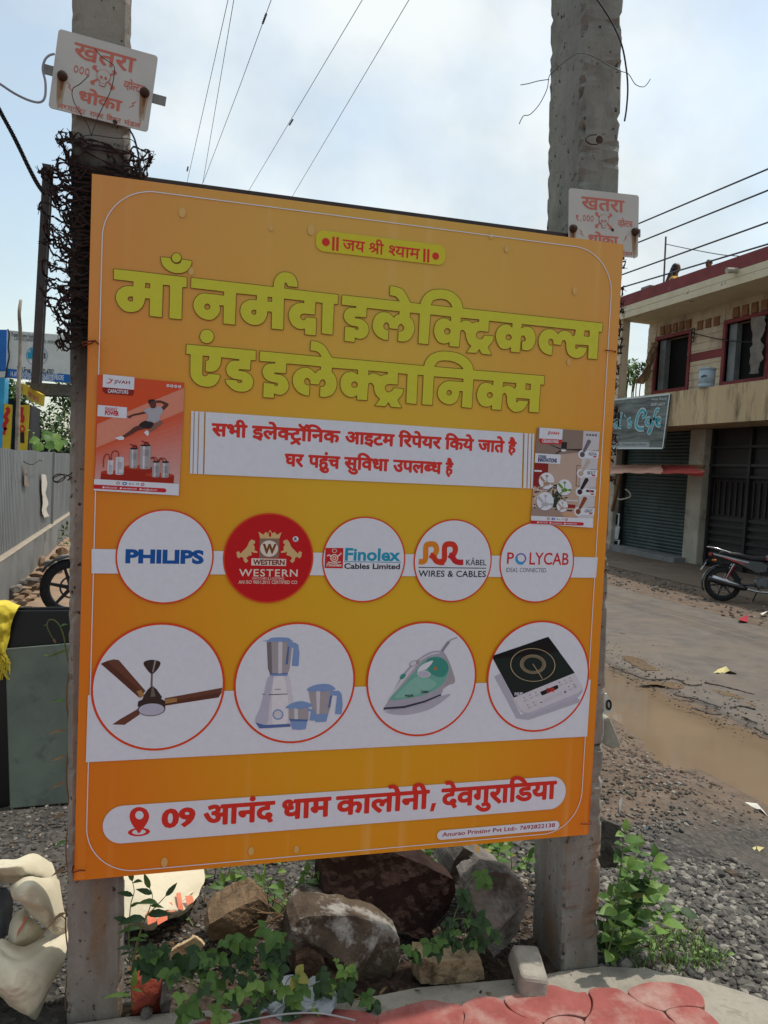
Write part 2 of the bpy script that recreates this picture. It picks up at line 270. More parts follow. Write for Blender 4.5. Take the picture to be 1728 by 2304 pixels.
LETTERS['info_upper'] = [
    [2766,5867,-9,3,-28,29,-52,-30,-13,1,-9,8,-10,12,2,9,52,29,-22,10,-18,16,-9,21,-1,23,-19,0,-16,-7,0,-57,-4,-6,-10,-3,-20,0,-10,4,-3,30,-28,-5,-15,1,-33,13,-12,14,-5,13,1,29,5,10,12,12,17,9,20,4,3,2,-4,0,-71,0,-1,-126,-4,-7,-9,-2,-21,0,-8,2,-4,6,-1,78,-12,-9,-11,-22,-9,-3,-31,10,-2,10,4,13,-19,3,-6,-5,-2,-10,8,-12,44,-38,0,-6,-5,-7,-20,-12,-11,4,-37,28,-17,21,-8,19,0,17,5,14,20,18,34,7,43,-11,32,10,0,11,-151,1,-2,-31,-7,-6,-70,-2,5,-7,38,2,20,-5,16,-10,12,-17,0,-26,-8,-13,-12,-11,9,-6,2,-9,-13,-20,-8,-2,-8,2,-53,25,-30,5,-14,11,-2,16,4,9,9,5,17,3,30,-13,26,4,6,8,-8,7,-45,-5,-18,11,-14,14,-8,20,6,21,19,14,21,6,-46,1,-9,2,-4,7,0,21,4,6,9,2,271,-1,-1,8,-12,18,-6,3,-24,-3,-12,7,-8,18,1,7,7,6,20,3,25,-1,23,-9,21,-24,16,-34,333,-1,-25,22,-10,15,-4,13,7,8,24,7,6,-2,20,-27,9,-5,16,0,10,7,10,22,5,4,31,-6,8,-6,16,8,29,6,31,-1,39,-11,36,-20,36,-36,259,-3,7,-8,0,-21,-7,-7,-87,-1,0,-21,31,3,23,-7,13,-12,8,-19,0,-23,-5,-19,-13,-22,-6,-5,-11,0,-22,10,-4,7,15,32,0,15,-9,7,-12,-4,-9,-9,0,-61,-4,-5,-9,-3,-20,0,-11,5,-3,30,-28,-6,-22,3,-20,8,-18,16,-6,18,0,17,8,19,15,14,33,11,2,1,-4,1,-71,0,-1,-127,-4,-6,-9,-3,-21,0,-8,3,-4,5,-1,66,-28,0,-1,-11,-8,-10,-19,-6,-26,11,-10,11,-8,15,0,10,4,9,11,7,85,2,0,24,-113,0,-1,-126,-4,-6,-9,-3,-21,0,-8,3,-4,5,0,126,-29,2,-1,-128,-5,-5,-8,-3,-26,2,-7,8,-1,126,-41,1,-1,-41,-3,-5,-10,-4,-41,-2,-12,-8,-5,-12,4,-13,7,-7,12,-5,26,0,35,10,12,-6,7,-18,-1,-9,-37,-14,32,-34,1,-9,-4,-5],
    [5948,5872,-9,3,-27,29,-12,20,-4,18,2,20,8,16,-7,19,1,20,12,16,22,9,-37,0,-9,4,-4,6,2,25,11,4,15,1,-6,17,2,8,8,7,-6,19,1,6,7,6,16,3,23,-2,11,-6,13,-15,17,-44,19,-2,7,-8,-2,-24,-20,-6,-1,-29,-4,-6,-9,-3,-49,0,1,-5,27,2,22,-8,16,-17,5,-20,-2,-15,-6,-14,-12,-11,-20,-8,-11,5,-7,20,3,7,15,10,-2,10,-5,3,-16,0,-8,-5,-3,-14,4,-13,31,-35,-5,-11,-10,-10],
    [3796,5891,-58,27,-30,7,-13,13,3,19,12,9,13,1,11,-3,18,-10,24,4,4,6,0,5,-7,4,-43,-4,-15,9,-17,22,-3,22,7,15,18,12,18,5,-58,0,0,-126,-4,-6,-9,-3,-24,1,-7,7,-1,128,-25,-2,0,-125,-4,-6,-9,-3,-24,2,-7,6,-1,62,-10,-2,-2,-18,-6,-12,-10,-9,-22,-7,-22,-1,-27,9,-24,19,-17,25,-11,28,13,9,16,5,6,-2,6,-4,19,-35,12,-12,13,-5,10,3,2,9,-6,11,-5,4,-20,4,-5,12,2,18,27,7,4,6,-1,5,-11,4,-33,-9,-10,5,-7,16,0,9,4,5,33,10,37,-3,15,-8,10,-9,3,13,11,5,571,-4,7,-8,-1,-24,-6,-4,-20,-3,0,-125,-4,-7,-9,-3,-19,0,-12,6,-2,57,-35,0,-5,-15,-17,-10,-17,3,-18,13,-11,18,-1,11,6,11,17,6,-1,37,-45,0,-1,-40,-2,-5,-11,-4,-37,-3,-15,-14,0,-11,4,-10,15,-10,26,0,31,11,11,-5,8,-19,-2,-10,-10,-6,-32,-8,-29,-2,-24,6,-25,15,-10,13,-6,15,-2,24,8,21,19,18,39,13,0,11,-79,1,-2,-29,-4,-7,-9,-3,-58,0,0,-4,4,-3,33,3,20,-6,19,-14,7,-13,2,-17,-3,-11,-17,-21,9,-6,2,-8,-11,-20],
    [1684,5928,-10,3,-25,21,-50,55,-4,10,0,13,4,7,5,5,15,6,23,-4,2,13,-4,9,-43,1,-10,3,-3,6,0,20,6,8,193,0,14,-7,22,8,21,0,26,-11,14,-19,4,24,21,5,-1,31,11,20,23,13,26,3,30,-11,13,-13,22,-44,25,-2,7,-6,-2,-27,-27,-6,0,-125,-6,-8,-26,-1,-8,3,-4,5,-1,128,-26,-1,0,-127,-7,-6,-25,-2,-9,3,-4,6,0,54,-32,0,-3,-13,-13,-10,-13,-2,-15,6,-15,13,-10,17,0,11,12,14,-28,10,-13,13,-4,15,-13,1,-3,-131,-12,-6,-18,0,-12,6,-2,58,-36,-1,-22,4,46,-43,-3,-10,-14,-13],
    [4367,5913,-23,14,-35,29,-29,31,-7,14,0,15,14,14,19,3,21,-7,5,11,0,11,-3,3,-70,0,-1,-127,-4,-6,-8,-3,-20,1,-12,5,-2,129,-23,7,-2,24,5,7,12,3,-2,23,9,21,9,9,17,9,23,5,18,0,44,-12,30,-21,28,-35,103,0,-7,17,-8,9,-34,1,-5,4,-8,18,2,9,6,5,35,4,30,-11,15,-14,21,-43,299,-2,9,-3,4,-5,-1,-25,-5,-4,-19,-2,0,-19,-5,-17,-14,-17,-20,-13,55,-47,-2,-8,-18,-16,-6,-1,-10,4,-40,32,-35,35,-11,19,0,11,4,9,11,8,18,2,21,-6,7,15,-3,9,-71,1,-1,-127,-3,-6,-10,-3,-18,0,-11,5,-3,33,-38,-5,-24,5,-18,11,-9,10,-12,20,-4,20,5,6,27,11,1,15,-4,6,-42,0,-1,-128,-6,-7,-25,-1,-9,3,-4,5,-1,33,-20,-5,-24,2,-18,6,-17,15,-10,25,-1,52,-19,1,-2,-24,-5,-14,-10,-13,-23,-16,54,-46,0,-7,-5,-6,-11,-10],
    [5728,5905,-10,4,-12,11,-23,26,-9,21,1,26,14,19,15,9,23,5,36,0,0,17,-101,0,-1,-126,-4,-6,-9,-3,-22,1,-7,7,0,126,-22,2,-1,-128,-7,-7,-23,-1,-10,3,-4,7,0,81,-12,0,5,-14,1,-19,-9,-21,-18,-13,-29,-4,-27,11,-17,15,-13,20,-18,42,2,8,7,5,18,5,10,-3,27,-53,11,-10,7,-2,5,3,1,5,-2,10,-25,28,9,21,12,5,53,0,2,6,-134,1,-8,3,-4,5,2,25,11,6,338,-2,-1,11,-9,15,-5,3,-20,-3,-9,3,-11,26,8,9,19,4,20,-2,18,-6,20,-22,16,-38,16,0,11,-6,2,-24,-6,-8,-20,-3,-1,-129,-12,-5,-16,0,-11,4,-2,5,-1,72,-33,0,-7,-1,-5,-5,1,-17,31,-31,2,-9,-14,-17],
    [4926,5912,-8,3,-4,6,0,125,-22,7,-2,25,4,6,12,3,-1,24,6,16,13,13,16,9,24,5,19,0,40,-9,34,-20,40,-39,171,-1,-2,12,-9,14,-5,3,-29,-1,-5,4,-7,16,2,10,6,5,33,4,20,-5,19,-14,24,-48,25,-2,7,-7,-2,-26,-26,-6,0,-125,-7,-8,-24,-1,-10,3,-3,6,-1,28,-24,-5,-30,5,-16,7,-15,15,-10,19,-4,20,4,7,20,7,7,5,1,9,-5,10,-98,0,0,-19,13,2,26,-3,13,-6,11,-11,8,-23,-3,-29,-12,-27,-10,-8,-11,0,-19,10,-4,12,11,18,3,17,-3,12,-10,1,-13,-12,-2,-64,-12,-5,-23,1,-7,7,-1,26,-25,-5,-28,5,-14,7,-11,11,-7,14,-2,25,10,22,16,13,30,10,-68,1,-2,-128,-4,-6,-7,-2],
    [2532,5992,17,1,18,10,0,16,-25,3,-17,-4,-5,-6,0,-10,4,-6],
    [3170,5988,16,1,16,9,3,4,-1,14,-26,3,-17,-4,-5,-8,0,-7,6,-8],
    [5029,5978,13,1,15,8,3,5,-1,13,-23,4,-16,-5,-4,-11,2,-6],
    [4615,5984,22,2,15,10,0,53,-27,0,1,-23,-3,-10,-7,-11,-16,-12],
    [5240,5981,17,0,17,11,0,54,-24,-1,0,-29,-6,-12,-17,-13,5,-8],
    [4454,5989,19,0,15,9,0,52,-44,0,0,-44,2,-12],
    [1685,6030,37,1,0,34,-34,1],
    [1884,6029,32,0,0,35,-22,1,-11,4],
    [4029,6017,35,0,0,35,-35,0],
    [2665,6029,25,12,29,7,0,12,-105,0,0,-26,39,2],
    [3547,6026,19,1,-1,28,-12,1,-2,-16,-6,-11],
    [1829,6065,7,0,-6,5,-6,-2],
    [1952,6104,30,0,-7,19,-8,9,-11,1,-6,-4,-3,-10],
    [2856,6099,19,0,-2,11],
    [2924,6098,97,0,-17,14,-17,9,-34,7,-20,-3,-11,-8,-2,-7],
    [4252,6091,75,1,-29,23,-11,4,-20,1,-10,-2,-8,-8],
    [4952,6087,88,0,-12,11,-20,12,-30,6,-15,-1,-11,-7,-3,-11],
]
LETTERS['info_lower'] = [
    [3146,5498,-22,4,-23,10,-24,20,-12,18,1,7,10,8,-15,31,0,25,10,18,-8,16,1,20,6,13,9,7,36,10,-69,0,0,-130,-7,-6,-23,-2,-8,3,-4,5,-1,32,-17,-3,-24,3,-18,9,-13,15,-6,24,0,50,-16,5,-4,5,0,20,3,6,10,3,430,-3,10,-5,3,-5,-2,-22,-5,-4,-19,-3,0,-128,-7,-8,-23,-1,-10,4,-3,5,0,24,-26,-4,-33,11,-17,19,-4,14,2,20,-20,2,-7,6,0,23,7,7,86,0,12,-3,0,10,-112,2,-2,-31,-4,-7,-9,-2,-59,0,2,-6,30,2,17,-4,22,-14,10,-20,0,-20,-9,-19,18,-13,8,-16,0,-24,-12,-20,-23,-11],
    [3559,5494,-29,6,-20,9,-22,17,-14,16,0,11,21,16,-49,48,-16,20,-7,14,1,15,9,11,15,6,21,-3,0,19,-3,3,-41,1,-9,3,-4,6,0,19,7,8,187,0,1,27,9,18,24,18,35,6,25,-3,31,-10,33,-21,32,-36,27,-1,13,-8,27,10,30,-4,19,-16,2,12,11,5,130,-1,9,-3,4,-5,-2,-25,-25,-6,0,-128,-4,-6,-9,-3,-24,2,-7,7,-2,130,-23,-2,0,-127,-4,-6,-9,-3,-17,0,-10,4,-4,5,0,21,-34,-5,-21,4,-17,9,-14,17,-2,29,3,10,-17,17,-7,29,-11,-2,0,-128,-4,-6,-9,-3,-26,3,-4,7,-1,24,-31,-5,-25,6,-14,8,-12,11,-7,15,-2,19,3,14,18,22,27,11,42,0,1,4,-103,1,-2,-131,-4,-5,-9,-3,-23,2,-7,8,0,127,-24,2,-1,-119,23,-19,7,-15,0,-15,-7,-17,-15,-13,-23,-7],
    [4978,5516,-8,2,-13,13,-17,24,-10,34,1,20,7,15,-6,17,3,27,14,15,26,7,-44,1,-9,3,-4,6,3,24,10,4,14,1,-7,20,2,7,7,6,-5,19,2,8,8,5,17,4,15,-3,19,-14,13,-25,7,-28,16,-2,7,-8,-2,-23,-5,-4,-13,-2,0,-30,-3,-5,-10,-4,-43,0,2,-4,20,0,23,-9,11,-10,7,-23,-1,-20,-6,-13,-9,-10,-14,-8,-14,0,9,-11,0,-7,-12,-16],
    [3140,5537,18,-1,5,4,1,7,-5,4,-15,-1,-10,-11],
    [3551,5534,23,0,4,6,-4,7,-34,-2,-6,5,-8,20,-14,-10,18,-18],
    [2814,5566,-9,3,-40,40,-22,26,-12,20,0,16,11,13,18,4,18,-6,4,10,-2,15,-57,1,-1,-130,-7,-7,-22,-1,-9,3,-4,5,-1,25,-24,-4,-25,4,-13,7,-12,12,-7,18,0,14,6,16,-13,17,-3,23,-9,8,1,24,12,5,241,-2,9,-3,4,-6,-2,-23,-5,-4,-15,-2,1,-21,-8,-23,-27,-23,48,-48,-2,-10,-14,-14],
    [4486,5552,-8,3,-22,19,-26,31,-8,22,2,23,12,20,18,9,22,4,37,-11,27,10,0,11,-128,1,-1,-129,-4,-6,-9,-3,-18,0,-11,6,-3,34,-17,-3,-21,2,-19,7,-12,11,-11,27,0,55,-15,1,-2,-29,-12,-19,17,-29,2,-16,-3,-15,-14,-19,-14,-8,-15,-3,-18,0,-28,10,-16,13,-21,30,-14,37,9,9,20,5,7,-2,29,-53,14,-10,14,0,5,7,-3,15,-12,13,-11,0,-10,4,-3,24,7,8,25,6,4,8,-1,9,-5,5,-89,3,-7,7,0,20,7,7,566,-3,14,-8,15,8,25,2,19,-7,12,-10,3,10,11,4,58,0,9,-3,4,-5,-1,-25,-25,-7,0,-127,-7,-8,-30,0,-6,7,-1,22,-25,-5,-26,4,-16,8,-14,17,-14,-11,-34,-12,-25,0,-23,8,-16,13,-9,15,-1,26,7,18,13,14,18,9,18,3,26,0,18,-4,1,6,-112,1,-3,-133,-12,-5,-16,0,-12,6,-2,81,-8,-8,-10,-22,-10,-4,-27,9,-3,10,5,14,-14,3,-7,-8,3,-15,43,-45,-1,-6,-9,-10],
    [4984,5558,-4,23,13,11,3,6,-2,7,-6,4,-13,-1,-7,-11,3,-21],
    [3117,5580,11,4,-2,10,2,5,16,10,2,5,-5,7,-20,3,-16,-8,-3,-9,3,-11],
    [3536,5581,11,3,0,42,-57,3,43,-40],
    [3890,5625,20,-1,18,12,0,62,-13,4,-7,-20,13,-9,-3,-22,-6,-6,-26,-4,-2,-11],
    [4763,5618,20,-1,16,10,0,64,-10,3,-7,-19,11,-9,-1,-21,-7,-7,-25,-5,-2,-9],
    [4648,5621,4,1,-12,14,1,-9],
    [2646,5638,17,0,16,10,0,60,-48,0,-1,-5,4,-7,29,-1,8,-3,4,-6,-4,-24,-29,-9,-1,-8],
    [3261,5633,15,0,15,9,1,18,-26,-2,-7,-4,-4,-11],
    [3727,5630,18,-1,12,5,7,7,0,16,-23,3,-19,-5,-4,-17],
    [4714,5624,5,23,-19,20,-1,-9,-4,-5,-18,-1,13,-16,13,0],
    [2978,5642,12,1,13,9,0,54,-35,0,0,-54,3,-6],
    [4341,5631,12,1,14,9,-1,54,-37,0,1,-53,3,-8],
    [3511,5665,36,1,-1,35,-32,0,1,-18],
    [3866,5686,3,17,-6,-7],
    [4740,5680,4,16,-4,-3],
    [3655,5739,87,-1,-27,22,-31,9,-15,0,-14,-6,-4,-15],
    [3153,5746,-10,4,-8,8,-3,19,11,14,16,4,11,-4,8,-8,3,-19,-11,-14],
]
LETTERS['address'] = [
    [5795,505,-34,7,-35,15,-39,28,-28,32,2,9,8,8,25,16,11,2,10,-3,28,-27,32,-20,24,-7,28,0,12,3,6,5,0,14,-13,6,-16,0,-30,-9,-11,3,-7,6,-12,30,1,9,7,8,28,10,-2,196,-49,0,-1,-125,-5,-13,-10,-10,-19,-7,-21,2,-23,11,-23,24,-11,20,-1,15,4,14,13,13,24,7,0,49,-66,0,0,-217,-11,-11,-42,-2,-13,4,-7,9,0,45,-37,-8,-33,0,-22,4,-28,12,-27,25,-10,22,-3,25,5,27,11,18,17,17,29,16,30,6,40,2,28,-4,-2,10,-210,0,-2,-56,-7,-10,-12,-3,-60,-3,-17,-5,-13,-9,-7,-16,3,-17,10,-12,17,-8,18,-2,6,20,12,12,25,9,34,-4,10,-6,14,-13,7,-15,0,-19,-5,-14,-12,-14,25,-33,1,-9,-8,-11,-9,-5,-22,-10,-16,0,-12,10,-26,41,-29,0,-32,5,-26,9,-22,13,-19,19,-13,27,-3,39,6,22,10,16,26,22,25,12,48,8,1,8,-127,3,-10,10,0,36,8,10,11,2,137,2,-14,33,-16,16,-23,3,-22,-5,-11,3,-6,6,-13,38,7,10,11,4,24,4,32,0,28,-6,18,-10,31,-34,28,-63,875,1,-3,19,1,28,17,32,15,15,23,12,27,7,26,2,52,-6,46,-19,29,-21,25,-25,33,-43,487,0,11,-2,8,-10,0,-34,-2,-6,-9,-6,-38,-4,0,-215,-8,-10,-11,-3,-43,2,-10,10,-2,218,-47,-2,0,-215,-8,-10,-11,-3,-34,0,-9,2,-8,6,-3,5,0,51,-46,-9,-48,5,-29,14,-27,27,-15,28,-8,35,8,10,27,8,17,10,4,20,-9,18,-74,-1,-1,-51,-10,-12,-104,-2,-8,-3,0,-6,7,-7,25,4,32,0,34,-8,19,-10,16,-15,13,-24,1,-21,-4,-20,-8,-14,-13,-15,-27,-16,-48,-9,-50,3,-45,14,-22,11,-35,26,-19,20,-1,10,7,9,23,17,15,5,11,-3,41,-34,31,-13,20,-4,25,0,22,7,3,15,-4,5,-10,4,-26,0,-36,-10,-17,5,-21,15,-19,19,-13,26,-1,20,4,17,19,23,28,12,23,4,48,2,1,4,-193,0,0,-217,-11,-11,-51,0,-10,10,0,216,-49,2,-1,-218,-6,-8,-13,-4,-42,1,-11,12,0,215,-40,2,-2,-45,-11,-25,-24,-26,-31,-19,94,-78,0,-9,-6,-8,-24,-21,-11,-3,-13,3,-15,11,-71,61,-40,41,-19,32,-1,21,4,9,21,17,31,2,33,-11,5,6,6,17,-2,24,-122,1,-2,-200,26,-15,19,-21,8,-26,-1,-21,-13,-26,-13,-12,-19,-12,-39,-9],
    [2562,588,-10,2,-6,7,-27,43,-29,0,-31,5,-23,8,-20,11,-24,23,-11,25,-3,41,4,16,14,23,18,17,22,12,54,11,-1,9,-137,-1,0,-216,-8,-10,-12,-3,-42,1,-10,11,-1,112,-47,0,0,-17,-5,-12,-18,-14,-22,-3,-16,4,-22,15,-16,17,-11,22,2,28,10,11,13,7,132,2,-2,46,-177,-1,-1,-216,-8,-11,-11,-3,-43,2,-10,10,-1,218,-44,-2,0,-215,-8,-10,-12,-3,-42,2,-9,8,-2,107,-21,-1,-1,-26,-7,-18,-11,-14,-15,-11,-22,-9,-22,-4,-36,2,-38,14,-34,29,-34,49,-15,30,0,7,12,13,29,10,15,0,10,-9,23,-43,20,-27,20,-13,12,-2,20,5,2,15,-10,21,-10,9,-20,-2,-12,4,-7,8,-1,18,2,22,8,7,21,1,19,7,6,12,-3,10,-12,4,-12,0,-41,-14,-17,0,-10,9,-11,29,1,11,14,10,25,8,29,6,31,0,30,-7,22,-13,17,-18,2,25,7,6,11,3,727,0,12,-12,-1,-37,-7,-7,-11,-3,-51,0,-1,-55,-7,-10,-12,-4,-52,-1,-21,-5,-16,-11,-6,-17,3,-15,7,-11,15,-8,17,-4,4,0,7,22,12,11,16,7,22,1,19,-4,23,-18,7,-17,1,-16,-6,-15,-12,-14,24,-33,1,-12,-8,-9],
    [4157,609,-13,5,-53,40,-40,41,-10,18,-5,20,0,22,3,15,10,16,13,13,35,18,22,4,30,0,31,-6,26,-12,34,14,25,5,0,22,-260,-1,-1,-216,-8,-11,-11,-2,-45,1,-12,10,0,218,-163,0,0,-39,27,5,43,-2,26,-11,21,-20,8,-13,6,-18,-2,-43,-11,-33,-14,-23,-15,-15,-15,0,-37,17,-8,10,0,10,21,32,6,28,-6,20,-8,3,-18,-3,-25,-19,-1,-106,-11,-9,-43,-1,-12,3,-7,9,-1,47,-38,-9,-32,0,-34,8,-21,10,-22,21,-10,18,-4,15,0,28,4,14,9,17,20,20,23,12,20,7,25,4,58,-4,2,9,-174,2,-11,12,0,35,11,10,871,3,-12,32,-14,17,-14,5,-16,0,-21,-5,-10,1,-13,14,-9,24,0,9,7,8,18,6,35,4,32,-4,17,-5,25,-16,28,-34,25,-55,187,0,-4,23,0,27,4,14,10,17,13,13,23,13,47,7,41,-6,29,-16,29,-34,26,-58,46,-1,11,-11,1,-35,-7,-9,-13,-4,-31,-2,0,-215,-11,-12,-45,-1,-11,3,-8,9,-1,217,-53,0,0,-216,-11,-12,-45,-1,-11,2,-8,11,-1,111,-54,0,-3,-23,-12,-14,-10,-6,-23,-3,-18,4,-24,15,-21,24,-8,19,0,14,6,13,17,13,14,3,136,1,0,45,-199,0,-2,-218,-8,-9,-11,-3,-45,2,-10,11,0,215,-52,2,-4,-221,-6,-6,-12,-3,-37,0,-11,3,-7,6,-2,138,-21,-13,-19,-36,-6,-7,-14,-4,-44,12,-8,8,-1,8,9,25,-17,7,-15,0,-13,-5,-4,-8,0,-14,6,-13,18,-20,57,-42,9,-11,-2,-8,-8,-9,-25,-19],
    [2937,612,-10,3,-8,9,0,39,-38,-8,-52,3,-37,16,-20,22,-9,29,1,22,7,19,-30,29,-8,16,-3,16,2,20,6,18,29,29,38,11,37,-2,30,-14,18,-24,2,27,7,7,11,3,511,1,11,-3,7,-7,1,-37,-2,-5,-8,-7,-37,-3,0,-215,-8,-11,-45,-3,-11,3,-7,7,-2,95,-68,0,-2,-15,-7,-13,-9,-8,-17,-5,-25,3,-19,10,-17,16,-16,25,-2,19,13,19,9,5,19,4,-2,65,-64,0,0,-218,-8,-9,-11,-3,-45,3,-9,10,0,215,-46,2,-3,-218,-10,-11],
    [2856,715,33,2,30,18,0,106,-18,2,-9,6,-3,-19,-11,-19,16,-3,7,-9,-2,-37,-10,-10,-33,-2,-16,-6,-4,-10,2,-10],
    [3627,722,25,1,35,18,2,4,0,28,-49,4,-28,-8,-8,-10,0,-19,7,-10],
    [5465,725,29,1,30,16,5,5,0,28,-49,5,-29,-10,-8,-16,1,-14,7,-8],
    [6702,734,33,2,30,18,0,94,-48,-1,5,-25,-3,-25,-16,-26,-27,-20,8,-9],
    [3252,777,68,0,0,65,-68,0],
    [1866,787,43,2,0,51,-26,2,-2,-28],
    [2822,810,3,1,-14,13,0,8,7,13,-1,4,-5,0,-8,-6,-3,-15,5,-11],
    [4731,905,61,0,-21,43,-22,12,-19,-4,-7,-11,0,-20],
    [6288,908,130,0,-16,19,-32,24,-30,10,-24,1,-20,-5,-13,-13,-1,-19],
    [2309,910,-18,6,-14,14,-4,10,0,18,5,10,19,16,13,3,20,-1,10,-6,13,-12,5,-13,-2,-18,-16,-21,-11,-5],
]
LETTERS['header'] = [
    [3401,8565,-5,4,0,78,-30,0,10,-19,0,-22,-14,-17,-25,-6,-24,8,-18,16,-12,19,-13,30,6,7,16,2,15,-30,14,-20,10,-7,10,-1,9,5,1,9,-7,15,-17,15,6,16,5,3,56,0,2,15,-128,2,-5,4,1,18,314,-1,5,-2,-1,-19,-23,-4,-1,-118,-20,-1,-5,2,-1,34,-21,-6,-22,0,-22,10,-14,17,-8,25,26,14,3,12,-4,10,-4,4,-42,0,-1,-117,-6,-4],
    [3753,8562,-4,5,-1,44,-61,-38,-13,12,-1,7,48,30,-31,9,-40,-22,-15,17,31,20,-13,14,-4,10,0,15,4,9,13,11,17,5,15,-1,14,-7,12,-14,0,-22,-11,-19,35,-8,0,44,-12,1,-5,4,1,16,9,5,-3,13,0,18,5,12,9,9,16,6,16,0,17,-7,11,-11,18,-42,24,-3,1,-17,-4,-4,-20,-2,0,-115,-5,-4,-15,0,-5,4,0,116,-32,1,0,-117,-6,-4],
    [4004,8561,-41,41,-25,2,-15,13,1,12,10,8,17,0,15,-7,11,6,6,8,-12,-1,-17,4,-21,17,-4,11,1,14,11,12,9,4,21,3,13,-3,18,-10,10,-13,4,-15,-2,-24,-9,-15,-18,-16,35,-36,-1,-6],
    [4122,8560,-4,4,-1,33,-23,-7,-23,0,-20,8,-15,13,-8,15,-4,17,24,9,6,7,0,12,-7,10,-32,2,1,21,364,-1,5,-4,-1,-18,-24,-4,-2,-118,-21,-1,-5,3,-1,51,-47,1,-2,-13,-11,-8,-8,0,-15,9,-13,16,-1,9,9,10,13,2,0,41,-44,1,-2,-118,-6,-3,-21,1,-2,118,-34,2,-2,-116,-5,-5],
    [3494,8617,19,1,19,11,0,56,-35,0,3,-12,-3,-22,-7,-10,-13,-9,5,-9],
    [4076,8613,25,2,16,11,0,54,-38,0,4,-18,-2,-10,-10,-15,-14,-9,8,-11],
    [4284,8638,47,-1,0,42,-47,0],
    [3686,8658,8,5,5,10,-2,11,-6,4,-9,-1,-8,-7,3,-13],
    [3988,8662,-2,13,-5,6,-10,5,-14,-2,-2,-8,3,-5],
    [3768,8708,35,-1,-11,29,-6,7,-12,1,-9,-5,-2,-15],
]
LETTERS['plate_danger'] = [
    [478,-281,-19,12,-23,23,-11,20,-2,27,10,19,15,10,22,7,57,3,0,29,-130,0,-2,-145,-24,-4,-9,3,-4,6,-29,-6,-20,0,-26,4,-33,14,-33,23,-27,29,-10,23,3,11,5,5,15,5,27,-4,3,27,-5,10,-49,0,-9,3,0,23,9,3,601,0,9,-4,0,-22,-27,-3,-3,-3,-1,-144,-24,-3,-10,6,-1,143,-35,0,1,-29,-5,-15,-15,-18,-25,-13,26,-27,35,-28,1,-4,-8,-8,-15,-8,-11,4,-28,24,-41,41,-13,19,0,16,5,9,22,5,22,-8,6,5,6,13,-3,22,-82,1,-3,-3,-1,-143,-9,-4,-24,4,-2,86,-42,1,-20,-8,-5,-11,2,-13,8,-12,31,-28,-1,-7,-13,-11],
    [306,-248,38,2,16,7,0,9,-44,-3,-27,11,-14,20,0,29,12,17,13,8,27,7,33,-4,0,14,-91,0,2,-29,-3,-13,-8,-15,-24,-20,36,-29,13,-7],
    [323,-206,19,-1,16,9,3,5,-1,22,-33,1,-9,-4,-5,-8,-1,-13],
]
LETTERS['plate_volts'] = [
    [746,-498,-14,19,-3,22,-13,-7,-8,2,-7,9,-3,16,3,14,5,7,11,5,7,-2,3,-3,-2,-9,-13,-5,-2,-14,4,-6,12,9,5,-4,0,25,10,8,9,1,1,6,-52,1,-3,3,0,10,74,2,-5,19,-10,2,-2,5,1,7,8,3,12,-7,9,-30,131,-2,0,-10,-7,-4,0,-71,-4,-3,-7,3,0,32,-19,1,14,-26,-6,-10,-20,32,-4,20,7,7,6,-1,1,14,-3,4,-19,-1,0,-25,-12,-4,-6,-10,4,-17,5,-4,13,5,3,-2,0,-11,-14,-7,-10,3,-10,15,0,30,-6,-1,-4,-15,-4,-2,-8,3,2,11,-4,4,-4,-4,0,-10,13,-25,-7,-9,-10,13,-7,18,0,17,4,9,9,6,12,-5,13,5,6,-8,11,7,0,12,-59,1,-1,-72,-9,-3,-3,3,0,71,-8,1,-1,-19,-18,-2,-3,-4,2,-5,17,-3,6,-14,-1,-16,-10,-11,-5,8,5,11,-1,8,-9,3,-4,-6,0,-13,11,-20],
    [885,-430,11,1,0,24,-11,0],
]
LETTERS['plate_dhoka'] = [
    [373,-765,-7,5,-2,20,-34,-5,-29,11,-7,8,-4,10,4,20,-13,10,-6,12,0,16,4,9,21,13,23,2,18,-7,9,-11,1,12,8,4,61,2,-13,23,-23,1,-9,4,-4,11,2,8,31,4,22,-8,14,-15,16,-29,243,0,10,-5,-1,-17,-21,-6,0,-96,-2,-4,-22,-2,-9,5,-1,97,-3,2,-72,-1,0,-19,29,2,25,-13,5,-11,0,-23,-6,-16,-7,-10,-10,-4,-7,2,-13,10,10,21,0,17,-6,4,-10,-2,-10,-10,-1,-46,-9,-5,-22,4,-2,23,-14,-4,-22,1,-20,7,-14,18,0,24,8,12,12,8,18,6,32,-1,0,6,-86,0,-1,-99,-10,-5,-20,2,-2,4,0,96,-3,2,-22,0,-2,-2,-1,-97,-9,-5],
    [328,-719,22,-1,15,10,-1,49,-14,7,-7,-22,11,-5,-2,-17,-26,-6,-4,-8],
    [515,-717,13,-1,16,9,1,17,-21,3,-15,-5,-3,-14],
    [318,-678,6,2,-11,7,3,11,-6,1,-4,-13],
]
